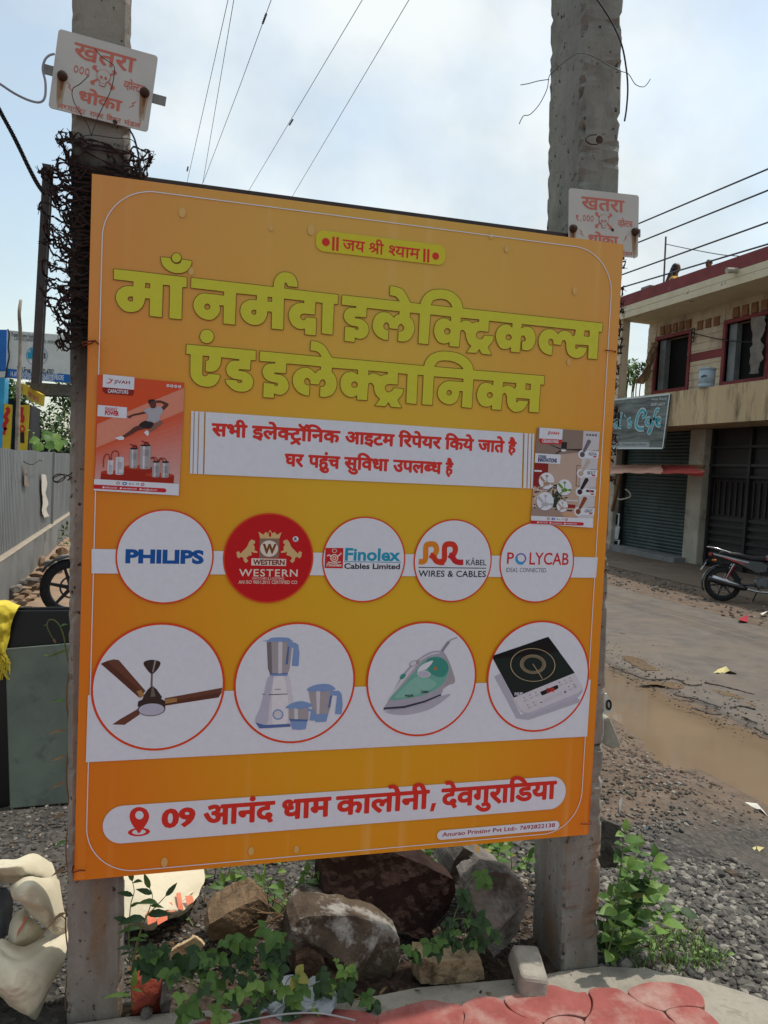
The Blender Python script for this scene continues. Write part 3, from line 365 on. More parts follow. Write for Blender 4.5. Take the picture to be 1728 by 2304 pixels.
LETTERS['plate_board'] = [
    [662,-922,-13,7,-5,9,6,4,16,-11,5,2,0,5,-11,0,-2,7,-15,-1,-10,10,-2,26,7,6,7,0,0,3,-20,0,-1,-42,-3,-3,-5,2,-1,9,-9,-2,-9,3,-6,12,4,13,8,5,12,-1,0,4,-29,0,0,-42,-10,-1,0,42,-5,3,-1,6,9,21,8,4,14,-2,10,-6,12,-15,96,-1,0,-7,-7,-3,0,-41,-3,-3,-5,3,-1,24,-15,-3,1,-8,9,-11,-5,-5,-9,7,-6,13,6,13,19,4,0,8,-30,0,0,-41,7,-8,0,-10,-9,-8],
    [302,-905,-8,10,-18,4,-6,9,1,14,5,6,13,3,-1,4,-26,0,-1,-43,-10,0,-2,11,-21,-14,-6,7,10,8,-6,7,-2,24,-10,0,0,-42,-7,-3,-3,3,0,10,-15,-2,-7,3,-14,-6,-13,3,-6,7,1,12,-5,5,-2,10,-6,0,-1,-42,-7,-3,-3,3,-1,18,-14,0,-1,-6,-5,-3,-10,7,-2,8,7,4,0,13,-10,2,0,7,51,2,4,-5,14,6,10,-8,4,7,119,0,-3,11,-12,2,-2,5,3,5,10,0,10,-8,6,-14,10,-2,0,-6,11,8,8,-1,10,-8,4,8,23,-2,0,-6,-8,-3,0,-41,-4,-3,-7,3,-1,42,-6,1,-1,-16,-8,-10,12,-14,-7,-6,-15,15,-7,1,-6,5,2,7,13,-1,4,3,-13,5,-5,11,-12,-1,-1,-12,-17,-3,-3,-8,4,-6,6,-1,7,9,9,-4,2,-7,-4,-5,4,-8],
    [427,-900,-23,24,0,10,6,2,6,-2,3,7,-2,4,-16,1,1,9,138,-1,0,-7,-8,-3,-2,-44,-7,2,-1,11,-12,-2,-8,4,-8,16,-9,-1,3,-13,-5,-8,-10,-2,-12,7,-9,22,8,2,9,-18,6,-3,3,5,-7,10,1,6,21,2,4,-7,7,4,-3,8,-54,0,0,-42,-8,-3,-2,44,-8,1,-3,-15,-9,-8,15,-16],
    [879,-900,-18,15,-2,15,13,9,16,-4,11,4,0,6,-47,0,-4,-12,-20,-1,1,-5,14,0,11,-7,-1,-13,-11,-7,-20,2,-16,12,7,6,15,-10,14,1,-1,7,-15,-1,-11,13,4,9,19,3,1,3,-40,0,0,-42,-8,-3,-3,3,0,18,-16,0,-1,-5,-5,-4,-12,8,0,8,7,3,0,13,-11,2,0,8,168,1,2,-8,-10,-3,0,-42,-10,0,-1,27,-11,-12,-8,4,1,7,-8,1,-3,-3,1,-6,14,-15],
    [644,-891,10,0,8,9,1,27,-7,0,-1,-11,-15,-3,1,-4,16,-1,-1,-6,-12,-3],
    [162,-881,13,2,-1,10,8,6,-1,8,-12,3,-2,-10,3,-2,1,-6,-11,-5],
    [604,-880,10,3,1,9,-12,-2,-2,-7],
    [190,-879,14,4,0,20,-11,0,0,-11,-8,-9],
    [511,-879,11,4,0,20,-9,0,0,-14,-6,-5],
    [238,-878,12,3,0,20,-15,0],
    [111,-870,14,0,0,15,-14,0],
    [772,-870,16,0,0,15,-16,0],
    [158,-863,4,1,-5,9,-4,-5],
    [329,-860,4,0,0,4,-8,3,0,-5],
    [585,-844,25,0,-8,9,-11,4,-7,-4],
    [793,-841,-7,7,3,5,6,1,5,-3,0,-5],
]
LETTERS['plate_one'] = [
    [126,-459,-9,7,3,8,-1,4,-24,23,1,4,12,10,-10,7,-3,15,6,7,9,5,17,-4,8,-14,-5,-15,-15,-14,20,-23,0,-10],
    [115,-392,5,3,-1,5,-8,2,-1,-7],
]
def glyph_lines(key, grow=0.0):
    out = []
    for l in LETTERS[key]:
        p = np.cumsum(np.array(l, float).reshape(-1,2),0) * LETTER_UNIT[key]
        if grow:                                          # thin printed rim: move every edge outward
            d = np.roll(p, -1,0) - p; d /= np.linalg.norm(d, axis=1)[:, None] + 1e-12; n = np.stack([d[:, 1],-d[:, 0]],1); m_ = n + np.roll(n, 1,0); m_ /= np.maximum((m_ * np.roll(n, 1,0)).sum(1),.45)[:, None]; p = p + m_ * grow
        out.append(p)
    return out
def area2(p): x, y = np.array(p)[:, 0], np.array(p)[:, 1]; return float((x * np.roll(y, -1) - y * np.roll(x, -1)).sum())
def inside(pt, poly):
    x, y = pt; c = False; n = len(poly); j = n - 1
    for i in range(n):
        xi, yi = poly[i][0], poly[i][1]; xj, yj = poly[j][0], poly[j][1]
        if (yi > y) != (yj > y) and x < (xj - xi) * (y - yi) / (yj - yi) + xi: c = not c
        j = i
    return c
def fill2d(loops):                                   # -> verts2d, tris ; handles islands with holes
    loops = [l for l in loops if len(l) >= 3 and abs(area2(l)) > 1e-9]
    dep = []
    for i, l in enumerate(loops):
        p = (np.array(l[0]) * 0.999 + np.array(l[1]) * 0.001)
        dep.append([j for j, m_ in enumerate(loops) if j != i and inside(p, m_)])
    V = []; T = []
    for i, l in enumerate(loops):
        if len(dep[i]) % 2: continue
        g = [l] + [loops[j] for j in range(len(loops)) if i in dep[j] and len(dep[j]) == len(dep[i]) + 1]
        g3 = [[Vector((float(p[0]), float(p[1]),0)) for p in q] for q in g]
        o = len(V); tri = tessellate_polygon(g3)
        for q in g: V += [tuple(p) for p in q]
        T += [tuple(a + o for a in t) for t in tri]
    return V, T
def text2d(s, bold=0.0, spacing=1.0):
    c = bpy.data.curves.new('lettering', 'FONT'); c.body = s; c.offset = bold; c.resolution_u = 3; c.space_character = spacing
    o = bpy.data.objects.new('lettering', c); SC.collection.objects.link(o)
    dg = bpy.context.evaluated_depsgraph_get(); dg.update()
    me = bpy.data.meshes.new_from_object(o.evaluated_get(dg))
    V = [(v.co.x, v.co.y) for v in me.vertices]; T = [tuple(p.vertices) for p in me.polygons]
    bpy.data.objects.remove(o); bpy.data.curves.remove(c); bpy.data.meshes.remove(me)
    return V, T
class Art:
    """flat print: polygons in sheet coordinates, stacked in hair-thin layers; frame(u,v,h) gives the place in the world"""
    def __init__(s, frame, tomap, step=0.00025): s.mb = MB(); s.fr = frame; s.map = tomap; s.step = step
    def put(s, V, T, mt, ly): s.mb.add([s.fr(p[0], p[1], ly * s.step) for p in V], T, mt)
    def uvp(s, m, pts): return [s.map(*m(*p)) for p in pts]
    def poly(s, m, pts, mt, ly): V, T = fill2d([s.uvp(m, pts)]); s.put(V, T, mt, ly)
    def curve(s, m, pts, mt, ly, k=5):
        q = [(p.x, p.y) for p in crom([(*x, 0) for x in s.uvp(m, pts)], k, True)]; V, T = fill2d([q]); s.put(V, T, mt, ly)
    def loops(s, lp, mt, ly): V, T = fill2d(lp); s.put(V, T, mt, ly)
    def disc(s, c, rx, ry, mt, ly, n=64, r0=None):
        out = [(c[0] + rx * math.cos(a), c[1] + ry * math.sin(a)) for a in np.arange(n) * 2 * math.pi / n]
        if r0 is None: s.put(out, [tuple(range(n))], mt, ly)
        else:
            inn = [(c[0] + rx * r0 * math.cos(a), c[1] + ry * r0 * math.sin(a)) for a in np.arange(n) * 2 * math.pi / n]
            s.put(out + inn, [(i, (i + 1) % n, n + (i + 1) % n, n + i) for i in range(n)], mt, ly)
    def ell(s, m, cx, cy, rx, ry, mt, ly, n=32, rot=0.0, r0=None):
        def pt(a, k): x, y = rx * k * math.cos(a), ry * k * math.sin(a); return (cx + x * math.cos(rot) - y * math.sin(rot), cy + x * math.sin(rot) + y * math.cos(rot))
        A = [pt(a, 1) for a in np.arange(n) * 2 * math.pi / n]; o = s.uvp(m, A)
        if r0 is None: s.put(o, [tuple(range(n))], mt, ly)
        else:
            i_ = s.uvp(m, [pt(a, r0) for a in np.arange(n) * 2 * math.pi / n]); s.put(o + i_, [(i, (i + 1) % n, n + (i + 1) % n, n + i) for i in range(n)], mt, ly)
    def stroke(s, m, pts, w, mt, ly, smooth=True):
        P = [Vector((*q, 0)) for q in s.uvp(m, pts)]
        if smooth and len(P) > 2: P = crom(P, 5)
        n = len(P); Lf = []; Rt = []
        for i in range(n):
            d = (P[min(n - 1, i + 1)] - P[max(0, i - 1)]).normalized(); q = Vector((-d.y, d.x, 0)) * (w / 2)
            Lf.append(((P[i] + q).x, (P[i] + q).y)); Rt.append(((P[i] - q).x, (P[i] - q).y))
        s.put(Lf + Rt, [(i, i + 1, n + i + 1, n + i) for i in range(n - 1)], mt, ly)
    def rrect(s, u0, v0, u1, v1, r, mt, ly, n=10, line=None):
        def ring(i):
            o = []
            for cx, cy, a0 in ((u1 - r, v1 - r, 0),(u0 + r, v1 - r, 1),(u0 + r, v0 + r, 2),(u1 - r, v0 + r, 3)):
                for k in range(n + 1): a = (a0 + k / n) * math.pi / 2; o.append((cx + (r - i) * math.cos(a), cy + (r - i) * math.sin(a)))
            return o
        a = ring(0); k = len(a)
        if line is None: s.put(a, [tuple(range(k))], mt, ly)
        else: s.put(a + ring(line),[(i, (i + 1) % k, k + (i + 1) % k, k + i) for i in range(k)], mt, ly)
    def text(s, t, m, bl, tr, mt, ly, bold=0.0, spacing=1.0, uv=None, shear=0.0):
        V, T = text2d(t, bold, spacing); a = np.array(V); lo, hi = a.min(0), a.max(0)
        p, q = (s.map(*m(*bl)), s.map(*m(*tr))) if uv is None else uv
        k = (np.array(q) - np.array(p)) / (hi - lo); b = (a - lo) * k; b[:, 0] += shear * b[:, 1]; b += np.array(p)
        s.put([tuple(x) for x in b], T, mt, ly)
    def grad(s, m, q, c1, c2, n, ly, name):          # printed colour blend: quad corners a,b (first edge) to d,c
        a, b, c, d = [np.array(x, float) for x in s.uvp(m, q)]; c1 = np.array(lin(c1)); c2 = np.array(lin(c2))
        for i in range(n):
            t0, t1 = i / n, (i + 1) / n
            s.put([tuple(a + (d - a) * t0), tuple(b + (c - b) * t0), tuple(b + (c - b) * t1), tuple(a + (d - a) * t1)],[(0,1,2,3)], ink(f'{name}_{i}', tuple(c1 + (c2 - c1) * (i + .5) / n)), ly)
    def build(s, name, parent): return s.mb.build(name, None, parent, fix=False)
def cm(x0, y0, s): return lambda x, y: (x0 + x / s, y0 + y / s)
NAT = cm(0,0,1)

# ------------------------------------------------------------------ the printed board between the poles
BN_S = np.array([(206.8,390),(1404,549.6),(1325.2,1878),(166,1982.8)]); BW, BH = 1.524,1.8288
def homog(src, dst):
    A = []; b = []
    for (x, y),(u, v) in zip(src, dst):
        A.append([x, y, 1,0,0,0,-u * x, -u * y]); b.append(u); A.append([0,0,0, x, y, 1,-v * x, -v * y]); b.append(v)
    h = np.append(np.linalg.solve(np.array(A), np.array(b)),1).reshape(3,3)
    def f(px, py): q = h @ np.array([px, py, 1]); return (q[0] / q[2], q[1] / q[2])
    return f
BM = homog(BN_S, [(0, BH),(BW, BH),(BW, 0),(0,0)])
BO = np.array([-0.15460516,2.12211596,0.40555876]); _tl = np.array([-0.16657424,2.13009882,2.24669492]); _br = np.array([1.36841001,2.06929477,0.42007518])
BEX = (_br - BO) / BW; BEZ = (_tl - BO) / BH; BNRM = np.cross(BEX, BEZ); BNRM /= np.linalg.norm(BNRM)
def bframe(u, v, h=0.0): return tuple(BO + BEX * u + BEZ * v + BNRM * h)

sign = thing('advertising_board', 'tall orange printed shop board with yellow Hindi title tied between two concrete poles', 'signboard', BO)
# printed flex sheet: colour blend of the print plus a painted sheen at the top
fx = bpy.data.materials.new('flex_print'); fx.use_nodes = True; t = fx.node_tree; b = t.nodes['Principled BSDF']
b.inputs['Roughness'].default_value = 0.36; b.inputs['Specular IOR Level'].default_value = 0.4
N = t.nodes.new; uvn = N('ShaderNodeUVMap'); uvn.uv_map = 'sheet'; sep = N('ShaderNodeSeparateXYZ'); t.links.new(uvn.outputs[0], sep.inputs[0])
def mth(op, a, b_=None, c=None):
    n = N('ShaderNodeMath'); n.operation = op
    for i, q in enumerate((a, b_, c)):
        if q is None: continue
        if isinstance(q, (int, float)): n.inputs[i].default_value = q
        else: t.links.new(q, n.inputs[i])
    return n.outputs[0]
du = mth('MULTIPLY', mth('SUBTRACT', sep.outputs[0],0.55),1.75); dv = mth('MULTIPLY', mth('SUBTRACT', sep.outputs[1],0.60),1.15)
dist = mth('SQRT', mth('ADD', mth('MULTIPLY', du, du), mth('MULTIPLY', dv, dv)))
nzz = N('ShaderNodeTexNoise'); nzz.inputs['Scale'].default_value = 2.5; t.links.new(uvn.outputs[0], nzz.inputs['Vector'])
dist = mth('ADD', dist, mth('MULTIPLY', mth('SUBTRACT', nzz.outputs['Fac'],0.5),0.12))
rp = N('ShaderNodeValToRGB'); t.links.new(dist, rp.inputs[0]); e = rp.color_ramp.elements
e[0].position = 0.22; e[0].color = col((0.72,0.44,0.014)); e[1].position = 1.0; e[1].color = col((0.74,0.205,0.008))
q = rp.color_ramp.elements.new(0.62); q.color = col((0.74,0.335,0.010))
# faint vertical circuit streaks towards top and bottom
wv = N('ShaderNodeTexNoise'); wv.noise_dimensions = '1D'; wv.inputs['Scale'].default_value = 26; wv.inputs['Detail'].default_value = 3; t.links.new(sep.outputs[0], wv.inputs['W'])
rs = N('ShaderNodeValToRGB'); rs.color_ramp.elements[0].position = 0.58; rs.color_ramp.elements[1].position = 0.80; t.links.new(wv.outputs[0], rs.inputs[0])
edge = mth('MULTIPLY', mth('ABSOLUTE', mth('SUBTRACT', sep.outputs[1],0.5)),2.0); edge = mth('MULTIPLY', mth('POWER', edge, 3.0),0.30)
stk = mth('MULTIPLY', rs.outputs[0], edge)
mxx = N('ShaderNodeMix'); mxx.data_type = 'RGBA'; t.links.new(stk, mxx.inputs[0]); t.links.new(rp.outputs[0], mxx.inputs[6]); mxx.inputs[7].default_value = col((0.85,0.55,0.2))
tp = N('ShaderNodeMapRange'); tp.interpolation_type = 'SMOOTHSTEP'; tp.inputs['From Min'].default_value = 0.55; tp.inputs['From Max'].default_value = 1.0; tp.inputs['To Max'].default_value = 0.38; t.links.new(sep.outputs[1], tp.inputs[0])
mxt = N('ShaderNodeMix'); mxt.data_type = 'RGBA'; t.links.new(tp.outputs[0], mxt.inputs[0]); t.links.new(mxx.outputs[2], mxt.inputs[6]); mxt.inputs[7].default_value = col((0.62,0.45,0.15))  # pale sky reflection on the glossy sheet, painted into its upper colour
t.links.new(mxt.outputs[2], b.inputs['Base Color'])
bn = N('ShaderNodeTexNoise'); bn.inputs['Scale'].default_value = 700; bn.inputs['Detail'].default_value = 2
b2 = N('ShaderNodeTexNoise'); b2.inputs['Scale'].default_value = 4; b2.inputs['Detail'].default_value = 4; b2.inputs['Distortion'].default_value = 0.8
oc = N('ShaderNodeTexCoord'); mpx = N('ShaderNodeMapping'); mpx.inputs['Scale'].default_value = (2.2,1,0.35); t.links.new(oc.outputs['Object'], mpx.inputs[0]); t.links.new(mpx.outputs[0], b2.inputs['Vector']); t.links.new(oc.outputs['Object'], bn.inputs['Vector'])
bp1 = N('ShaderNodeBump'); bp1.inputs['Strength'].default_value = 0.10; bp1.inputs['Distance'].default_value = 0.0008; t.links.new(bn.outputs['Fac'], bp1.inputs['Height'])
bp2 = N('ShaderNodeBump'); bp2.inputs['Strength'].default_value = 0.5; bp2.inputs['Distance'].default_value = 0.006; t.links.new(b2.outputs['Fac'], bp2.inputs['Height']); t.links.new(bp1.outputs[0], bp2.inputs['Normal'])
t.links.new(bp2.outputs[0], b.inputs['Normal'])
def tie_pull(u, v):                                   # small creases where wire ties pull the sheet
    h = 0.0
    for (tu, tv, a) in ((0.03,1.34,.007),(0.02,0.045,.006),(1.50,1.20,.005),(1.50,0.09,.005)):
        d = math.hypot(u - tu, (v - tv) * 0.8); h -= a * math.exp(-(d / 0.05) ** 2)
    return h
nu, nv = 61,73; mb = MB(); P = []
for j in range(nv):
    v = BH * j / (nv - 1); row = []
    for i in range(nu):
        u = BW * i / (nu - 1); h = -0.0022 + tie_pull(u, v) * (1 if (u < .03 or u > 1.49) else 0.0)
        uu = u
        row.append(bframe(uu, v, h))
    P.append(row)
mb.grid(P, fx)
# turned-back hem
for e0, e1, off in (((0,0),(BW, 0),(0,1)),((BW, 0),(BW, BH),(-1,0)),((BW, BH),(0, BH),(0,-1)),((0, BH),(0,0),(1,0))):
    a0 = bframe(*e0,-0.0022); a1 = bframe(*e1,-0.0022); c1 = bframe(*e1,-0.026); c0 = bframe(*e0,-0.026)
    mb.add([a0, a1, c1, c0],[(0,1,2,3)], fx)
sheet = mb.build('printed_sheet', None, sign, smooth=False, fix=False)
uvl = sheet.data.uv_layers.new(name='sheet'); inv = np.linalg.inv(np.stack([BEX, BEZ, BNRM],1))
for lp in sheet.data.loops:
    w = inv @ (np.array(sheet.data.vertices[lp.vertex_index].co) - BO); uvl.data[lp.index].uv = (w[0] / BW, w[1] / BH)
iron = mat('painted_iron', '#2a2322', '#3b2f2c', scale=14, rough=0.55, bump=0.15, c3='#5a3726', s3=6, t3=(0.56,0.68))
mb = MB()
def fbar(u0, v0, u1, v1, w=0.028, hn=-0.0405, dn=0.028):
    d = np.array([u1 - u0, v1 - v0]); ln = np.hypot(*d); d = d / ln; nrm = np.array([-d[1], d[0]]) * w / 2
    A = [(u0 + nrm[0], v0 + nrm[1]),(u0 - nrm[0], v0 - nrm[1]),(u1 - nrm[0], v1 - nrm[1]),(u1 + nrm[0], v1 + nrm[1])]
    mb.hexa([bframe(*q, hn - dn / 2) for q in A],[bframe(*q, hn + dn / 2) for q in A])
fbar(-0.004, BH + 0.004, BW + 0.004, BH + 0.004,0.032); fbar(0.02,0.016, BW - 0.02,0.016); fbar(0.016,0.04,0.016, BH - 0.02); fbar(BW - 0.016,0.04, BW - 0.016, BH - 0.02); fbar(0.04,0.92, BW - 0.04,0.92)
bevel(mb.build('iron_frame', iron, sign),0.003)

WHITE = ink('ink_white', '#dde5f0'); RED = ink('ink_red', '#d8352a'); LIME = ink('ink_lime', (0.64,0.63,0.045)); OLIVE = ink('ink_olive_edge', (0.19,0.075,0.006)); RING = ink('ink_ring', '#dd4a1e')
def art(): return Art(bframe, BM)
H_ = cm(680,500,4.366); A_ = cm(200,550,2.676); C_ = cm(420,910,2.074); E_ = cm(160,1700,2.765); F_ = cm(740,1700,2.765)
LA = cm(220,1130,3.072); LB = cm(700,1130,2.676); PF = cm(180,1380,4.879); PM = cm(510,1380,5.184); PI_ = cm(800,1380,5.53); PC = cm(1070,1380,5.925); P1 = cm(200,830,6.9125); P2 = cm(1180,950,8.295)
# white bands and the thin rounded border line
a = art()
a.poly(NAT, [(206,1235),(1345,1254),(1341,1300),(206,1290)], WHITE, 1)
a.poly(NAT, [(198,1564),(1329,1529),(1321,1657),(193,1715)], WHITE, 1)
a.build('white_bands', sign)
a = art(); p0 = BM(192,1800); p1 = BM(1368,640); pt = BM(700,477); pb = BM(700,1932)
a.rrect(p0[0] + .004, BM(330,1957)[1], BM(1362,900)[0], BM(420,440)[1],0.13, WHITE, 2,16, line=0.0024)
a.build('border_line', sign)
# faint printed glow spots
a = art(); spot = ink('ink_spot', (0.70,0.45,0.15),0.4)
for x, y, r in ((410,478,11),(700,517,12),(1140,560,9),(1293,655,9),(1105,530,8),(610,513,7),(370,1940,11),(565,1915,10),(667,1911,9),(430,610,9),(1280,815,8),(1075,1910,9)):
    c = BM(x, y); a.disc(c, r * .0008, r * .0012, spot, 1,20)
a.build('printed_spots', sign)
# heading pill
a = art(); p = BM(*H_(135,180)); q = BM(*H_(1405,330)); top = (BM(*H_(250,83))[1] + BM(*H_(1250,215))[1]) / 2; bot = (BM(*H_(230,285))[1] + BM(*H_(1300,422))[1]) / 2
a.rrect(p[0], bot, q[0], top, 0.022, ink('ink_pill', (0.66,0.60,0.03)),2)
a.loops(glyph_lines('header'), RED, 3)
for x, y, r in ((232,195,40),(1310,333,37)): a.disc(BM(*H_(x, y)), r / 4.366 * .00122, r / 4.366 * .00122, RED, 3,24)
for x in ((295,320,141,277),(335,360,145,282),(1190,1213,259,390),(1228,1251,263,395)): a.poly(H_, [(x[0], x[2]),(x[1], x[2] + 3),(x[1] - 4, x[3] + 3),(x[0] - 4, x[3])], RED, 3)
a.build('heading_pill', sign)
# two title lines
RIM_SIGN = 1.0 if area2(max(glyph_lines('title_upper'), key=lambda l: abs(area2(l)))) > 0 else -1.0
for k, nm in (('title_upper', 'title_line'),('title_lower', 'title_line')):
    a = art()
    for p_, o_ in zip(glyph_lines(k), glyph_lines(k, RIM_SIGN * 0.0017)): n = len(p_); a.put([tuple(q) for q in p_] + [tuple(q) for q in o_],[(i, (i + 1) % n, n + (i + 1) % n, n + i) for i in range(n)], OLIVE, 2)
    a.loops(glyph_lines(k), LIME, 3); a.build(nm, sign)
# repair notice
a = art()
for x0, x1 in ((430.4,436.2),(438.2,446.6),(448.6,459.6),(462.8,1176.6),(1180.2,1187.4),(1189.6,1195.6),(1197.6,1202)):
    f0 = lambda x: 924.5 + (x - 430) * 0.0668; f1 = lambda x: 1065.7 + (x - 430) * 0.0436
    k = 3.2
    a.poly(NAT, [(x0, f0(x0)),(x1, f0(x1)),(x1 - k, f1(x1)),(x0 - k, f1(x0))], WHITE, 2)
a.loops(glyph_lines('info_upper'), RED, 3); a.loops(glyph_lines('info_lower'), RED, 3)
a.build('notice_panel', sign)
# address
a = art(); u0 = BM(*E_(197,430))[0]; u1 = BM(*F_(1473,225))[0]; v1 = (BM(*E_(320,312))[1] + BM(*F_(1400,129))[1]) / 2; v0 = (BM(*E_(320,547))[1] + BM(*F_(1370,333))[1]) / 2
a.rrect(u0, v0, u1, v1,(v1 - v0) / 2, WHITE, 2,18)
a.loops(glyph_lines('address'), RED, 3)
a.text('09', E_, (560,458),(776,317), RED, 3, bold=0.045)
a.poly(F_, [(640,296),(668,294),(650,346),(628,348)], RED, 3)
a.curve(E_, [(364,385),(372,345),(400,324),(430,320),(465,333),(484,365),(483,395),(465,430),(440,462),(421,483),(405,462),(378,425)], RED, 3)
a.ell(E_, 425,370,26,26, WHITE, 4,28); a.ell(E_, 422,475,69,26, RED, 2.5,36,-0.06, r0=0.62)
a.build('address_panel', sign)
a = art(); u0 = BM(*F_(673,497))[0]; u1 = BM(*F_(1433,430))[0]; v1 = (BM(*F_(690,467))[1] + BM(*F_(1410,404))[1]) / 2; v0 = (BM(*F_(700,523))[1] + BM(*F_(1410,463))[1]) / 2
a.rrect(u0, v0, u1, v1,(v1 - v0) / 2, WHITE, 3,12)
a.text('Anurao Printing Pvt Ltd:- 7692822138', F_, (703,512),(1407,418), ink('ink_maroon', '#a02a3a'),4, bold=0.018)
a.build('printer_label', sign)
# --- brand discs
def disc(m, cx, cy, rl, rr, fillm, name='brand_disc', ringw=0.965):
    a = art(); l = BM(*m(rl, cy)); r = BM(*m(rr, cy)); c = BM(*m(cx, cy)); R = (r[0] - l[0]) / 2; c = ((l[0] + r[0]) / 2, c[1])
    a.disc(c, R, R, RING, 4,72); a.disc(c, R * ringw, R * ringw, fillm, 5,72); return a
BLUE = ink('ink_blue', '#0e58a8'); BLK = ink('ink_black', '#1a1a20'); CYAN = ink('ink_cyan', '#1b9cc0'); GOLD = ink('ink_gold', '#d8b982'); DRED = ink('ink_darkred', '#c4121c'); CRED = ink('ink_crimson', '#c8232c')
a = disc(LA, 462,376,122,802, WHITE); a.text('PHILIPS', LA, (190,423),(735,330), BLUE, 6, bold=0.05); a.build('brand_disc', sign)
a = disc(LA, 1177,386,865,1490, DRED)
a.poly(LA, [(1120,250),(1255,250),(1250,385),(1115,385)], ink('ink_taupe', '#8a7466'),6); a.ell(LA, 1184,320,62,56, ink('ink_cream', '#e4ddcf'),7); a.text('W', LA, (1137,355),(1236,288), ink('ink_bronze', '#7a4a20'),8, bold=0.05)
a.poly(LA, [(1110,203),(1145,225),(1160,205),(1175,215),(1190,190),(1207,215),(1222,205),(1238,225),(1270,207),(1255,250),(1122,250)], GOLD, 7); a.ell(LA, 1190,222,9,18, DRED, 8)
for sx, ox in ((1,0),(-1,2368)):
    pts = [(958,345),(975,338),(985,355),(1000,340),(1030,310),(1045,275),(1060,257),(1085,265),(1088,280),(1075,292),(1085,310),(1082,330),(1103,340),(1103,350),(1075,348),(1060,340),(1065,365),(1040,372),(1025,385),(1040,405),(1025,420),(1010,408),(1005,385),(990,375),(975,388),(962,375)]
    a.poly(LA, [(ox + sx * x, y) for x, y in pts], GOLD, 7)
a.poly(LA, [(1062,387),(1302,392),(1300,440),(1060,436)], ink('ink_cream', '#e4ddcf'),7); a.text('WESTERN', LA, (1072,432),(1292,397), ink('ink_brownred', '#7a2018'),8, bold=0.035)
a.text('WESTERN', LA, (975,512),(1382,464), ink('ink_cream', '#e4ddcf'),7, bold=0.015, spacing=1.15); a.text('SWITCHES & LIGHTING', LA, (1066,535),(1288,518), ink('ink_cream', '#e4ddcf'),7); a.text('AN ISO 9001:2015 CERTIFIED CO', LA, (972,563),(1378,541), ink('ink_cream', '#e4ddcf'),7, bold=0.008)
a.ell(LA, 1367,254,20,19, WHITE, 7); a.text('R', LA, (1357,266),(1378,243), BLK, 8, bold=0.03)
a.build('brand_disc', sign)
a = disc(LB, 316,345,65,567, WHITE)
a.poly(LB, [(86,275),(194,275),(190,398),(80,396)], CRED, 6)
CRM = ink('ink_cream', '#e4ddcf')
a.ell(LB, 139,336,24,24, CRM, 7, r0=.72); a.ell(LB, 139,336,12,12, CRM, 7, r0=.5); a.ell(LB, 140,292,15,12, CRM, 7, r0=.75)
a.stroke(LB, [(95,322),(110,318),(118,328)],.0035, CRM, 7); a.stroke(LB, [(160,325),(170,318),(182,305)],.0035, CRM, 7); a.stroke(LB, [(100,360),(139,366),(178,358)],.003, CRM, 7)
a.text('Finolex', LB, (90,386),(184,368), CRM, 8, bold=0.03, shear=0.2)
a.text('Finolex', LB, (202,352),(540,280), CYAN, 6, bold=0.03); a.stroke(LB, [(198,357),(540,362)],.002, CYAN, 6); a.text('Cables Limited', LB, (198,401),(535,370), BLK, 6, bold=0.025)
a.build('brand_disc', sign)
a = disc(LB, 852,352,616,1087, WHITE); AMB = ink('ink_amber', '#e28a24'); ORR = ink('ink_orangered', '#d43a22')
for ox, k1, k2 in ((0, AMB, ORR),(113, ORR, CRED)):
    a.stroke(LB, [(647 + ox, 357),(672 + ox, 357),(688 + ox, 340),(690 + ox, 270),(705 + ox, 253),(740 + ox, 254),(755 + ox, 280),(745 + ox, 312),(720 + ox, 322)],.0165, k1,6)
    a.stroke(LB, [(716 + ox, 316),(738 + ox, 332),(752 + ox, 352),(775 + ox, 361),(802 + ox, 361)],.0165, k2,7)
a.text('KĀBEL', LB, (932,378),(1055,336), BLK, 8, bold=0.005); a.stroke(LB, [(645,392),(1052,397)],.0022, BLK, 7); a.text('WIRES & CABLES', LB, (645,448),(1052,413), BLK, 7, bold=0.012, spacing=1.05)
a.build('brand_disc', sign)
a = disc(LB, 1358,360,1133,1582, WHITE); PRED = ink('ink_rose', '#cf2e35')
a.text('P', LB, (1177,370),(1222,302), PRED, 6, bold=0.012); a.text('LYCAB', LB, (1312,376),(1552,305), PRED, 6, bold=0.012)
a.ell(LB, 1262,338,32,32, ink('ink_violet', '#7b58b8'),6,36, r0=.74); a.stroke(LB, [(1235,330),(1238,352),(1255,367),(1278,364)],.0085, ink('ink_skyblue', '#3aa0d8'),7)
a.text('IDEAS. CONNECTED.', LB, (1173,420),(1420,396), ink('ink_gray', '#55555e'),6)
a.build('brand_disc', sign)
# --- product discs
BRN = ink('ink_brown', '#6b4334'); DBR = ink('ink_darkbrown', '#3c2f2b'); BRS = ink('ink_brass', '#a8814e'); LGR = ink('ink_lightgray', '#b9bcd0')
a = disc(PF, 853,806,118,1590, WHITE, 'product_disc')
a.poly(PF, [(230,550),(300,520),(370,503),(425,510),(720,850),(690,885),(650,925)], BRN, 6); a.poly(PF, [(930,930),(1562,815),(1555,865),(1520,922),(935,1012)], BRN, 6); a.poly(PF, [(355,1218),(440,1160),(640,1045),(655,1110),(490,1222)], BRN, 6)
a.poly(PF, [(232,556),(300,530),(700,880),(655,922)], ink('ink_brown2', '#5a362a'),6.5); a.poly(PF, [(935,975),(1556,866),(1522,920),(936,1010)], ink('ink_brown2', '#5a362a'),6.5); a.poly(PF, [(620,852),(675,838),(705,900),(660,930)], BRS, 7); a.poly(PF, [(922,960),(945,938),(1062,925),(1066,968),(935,990)], BRS, 7)
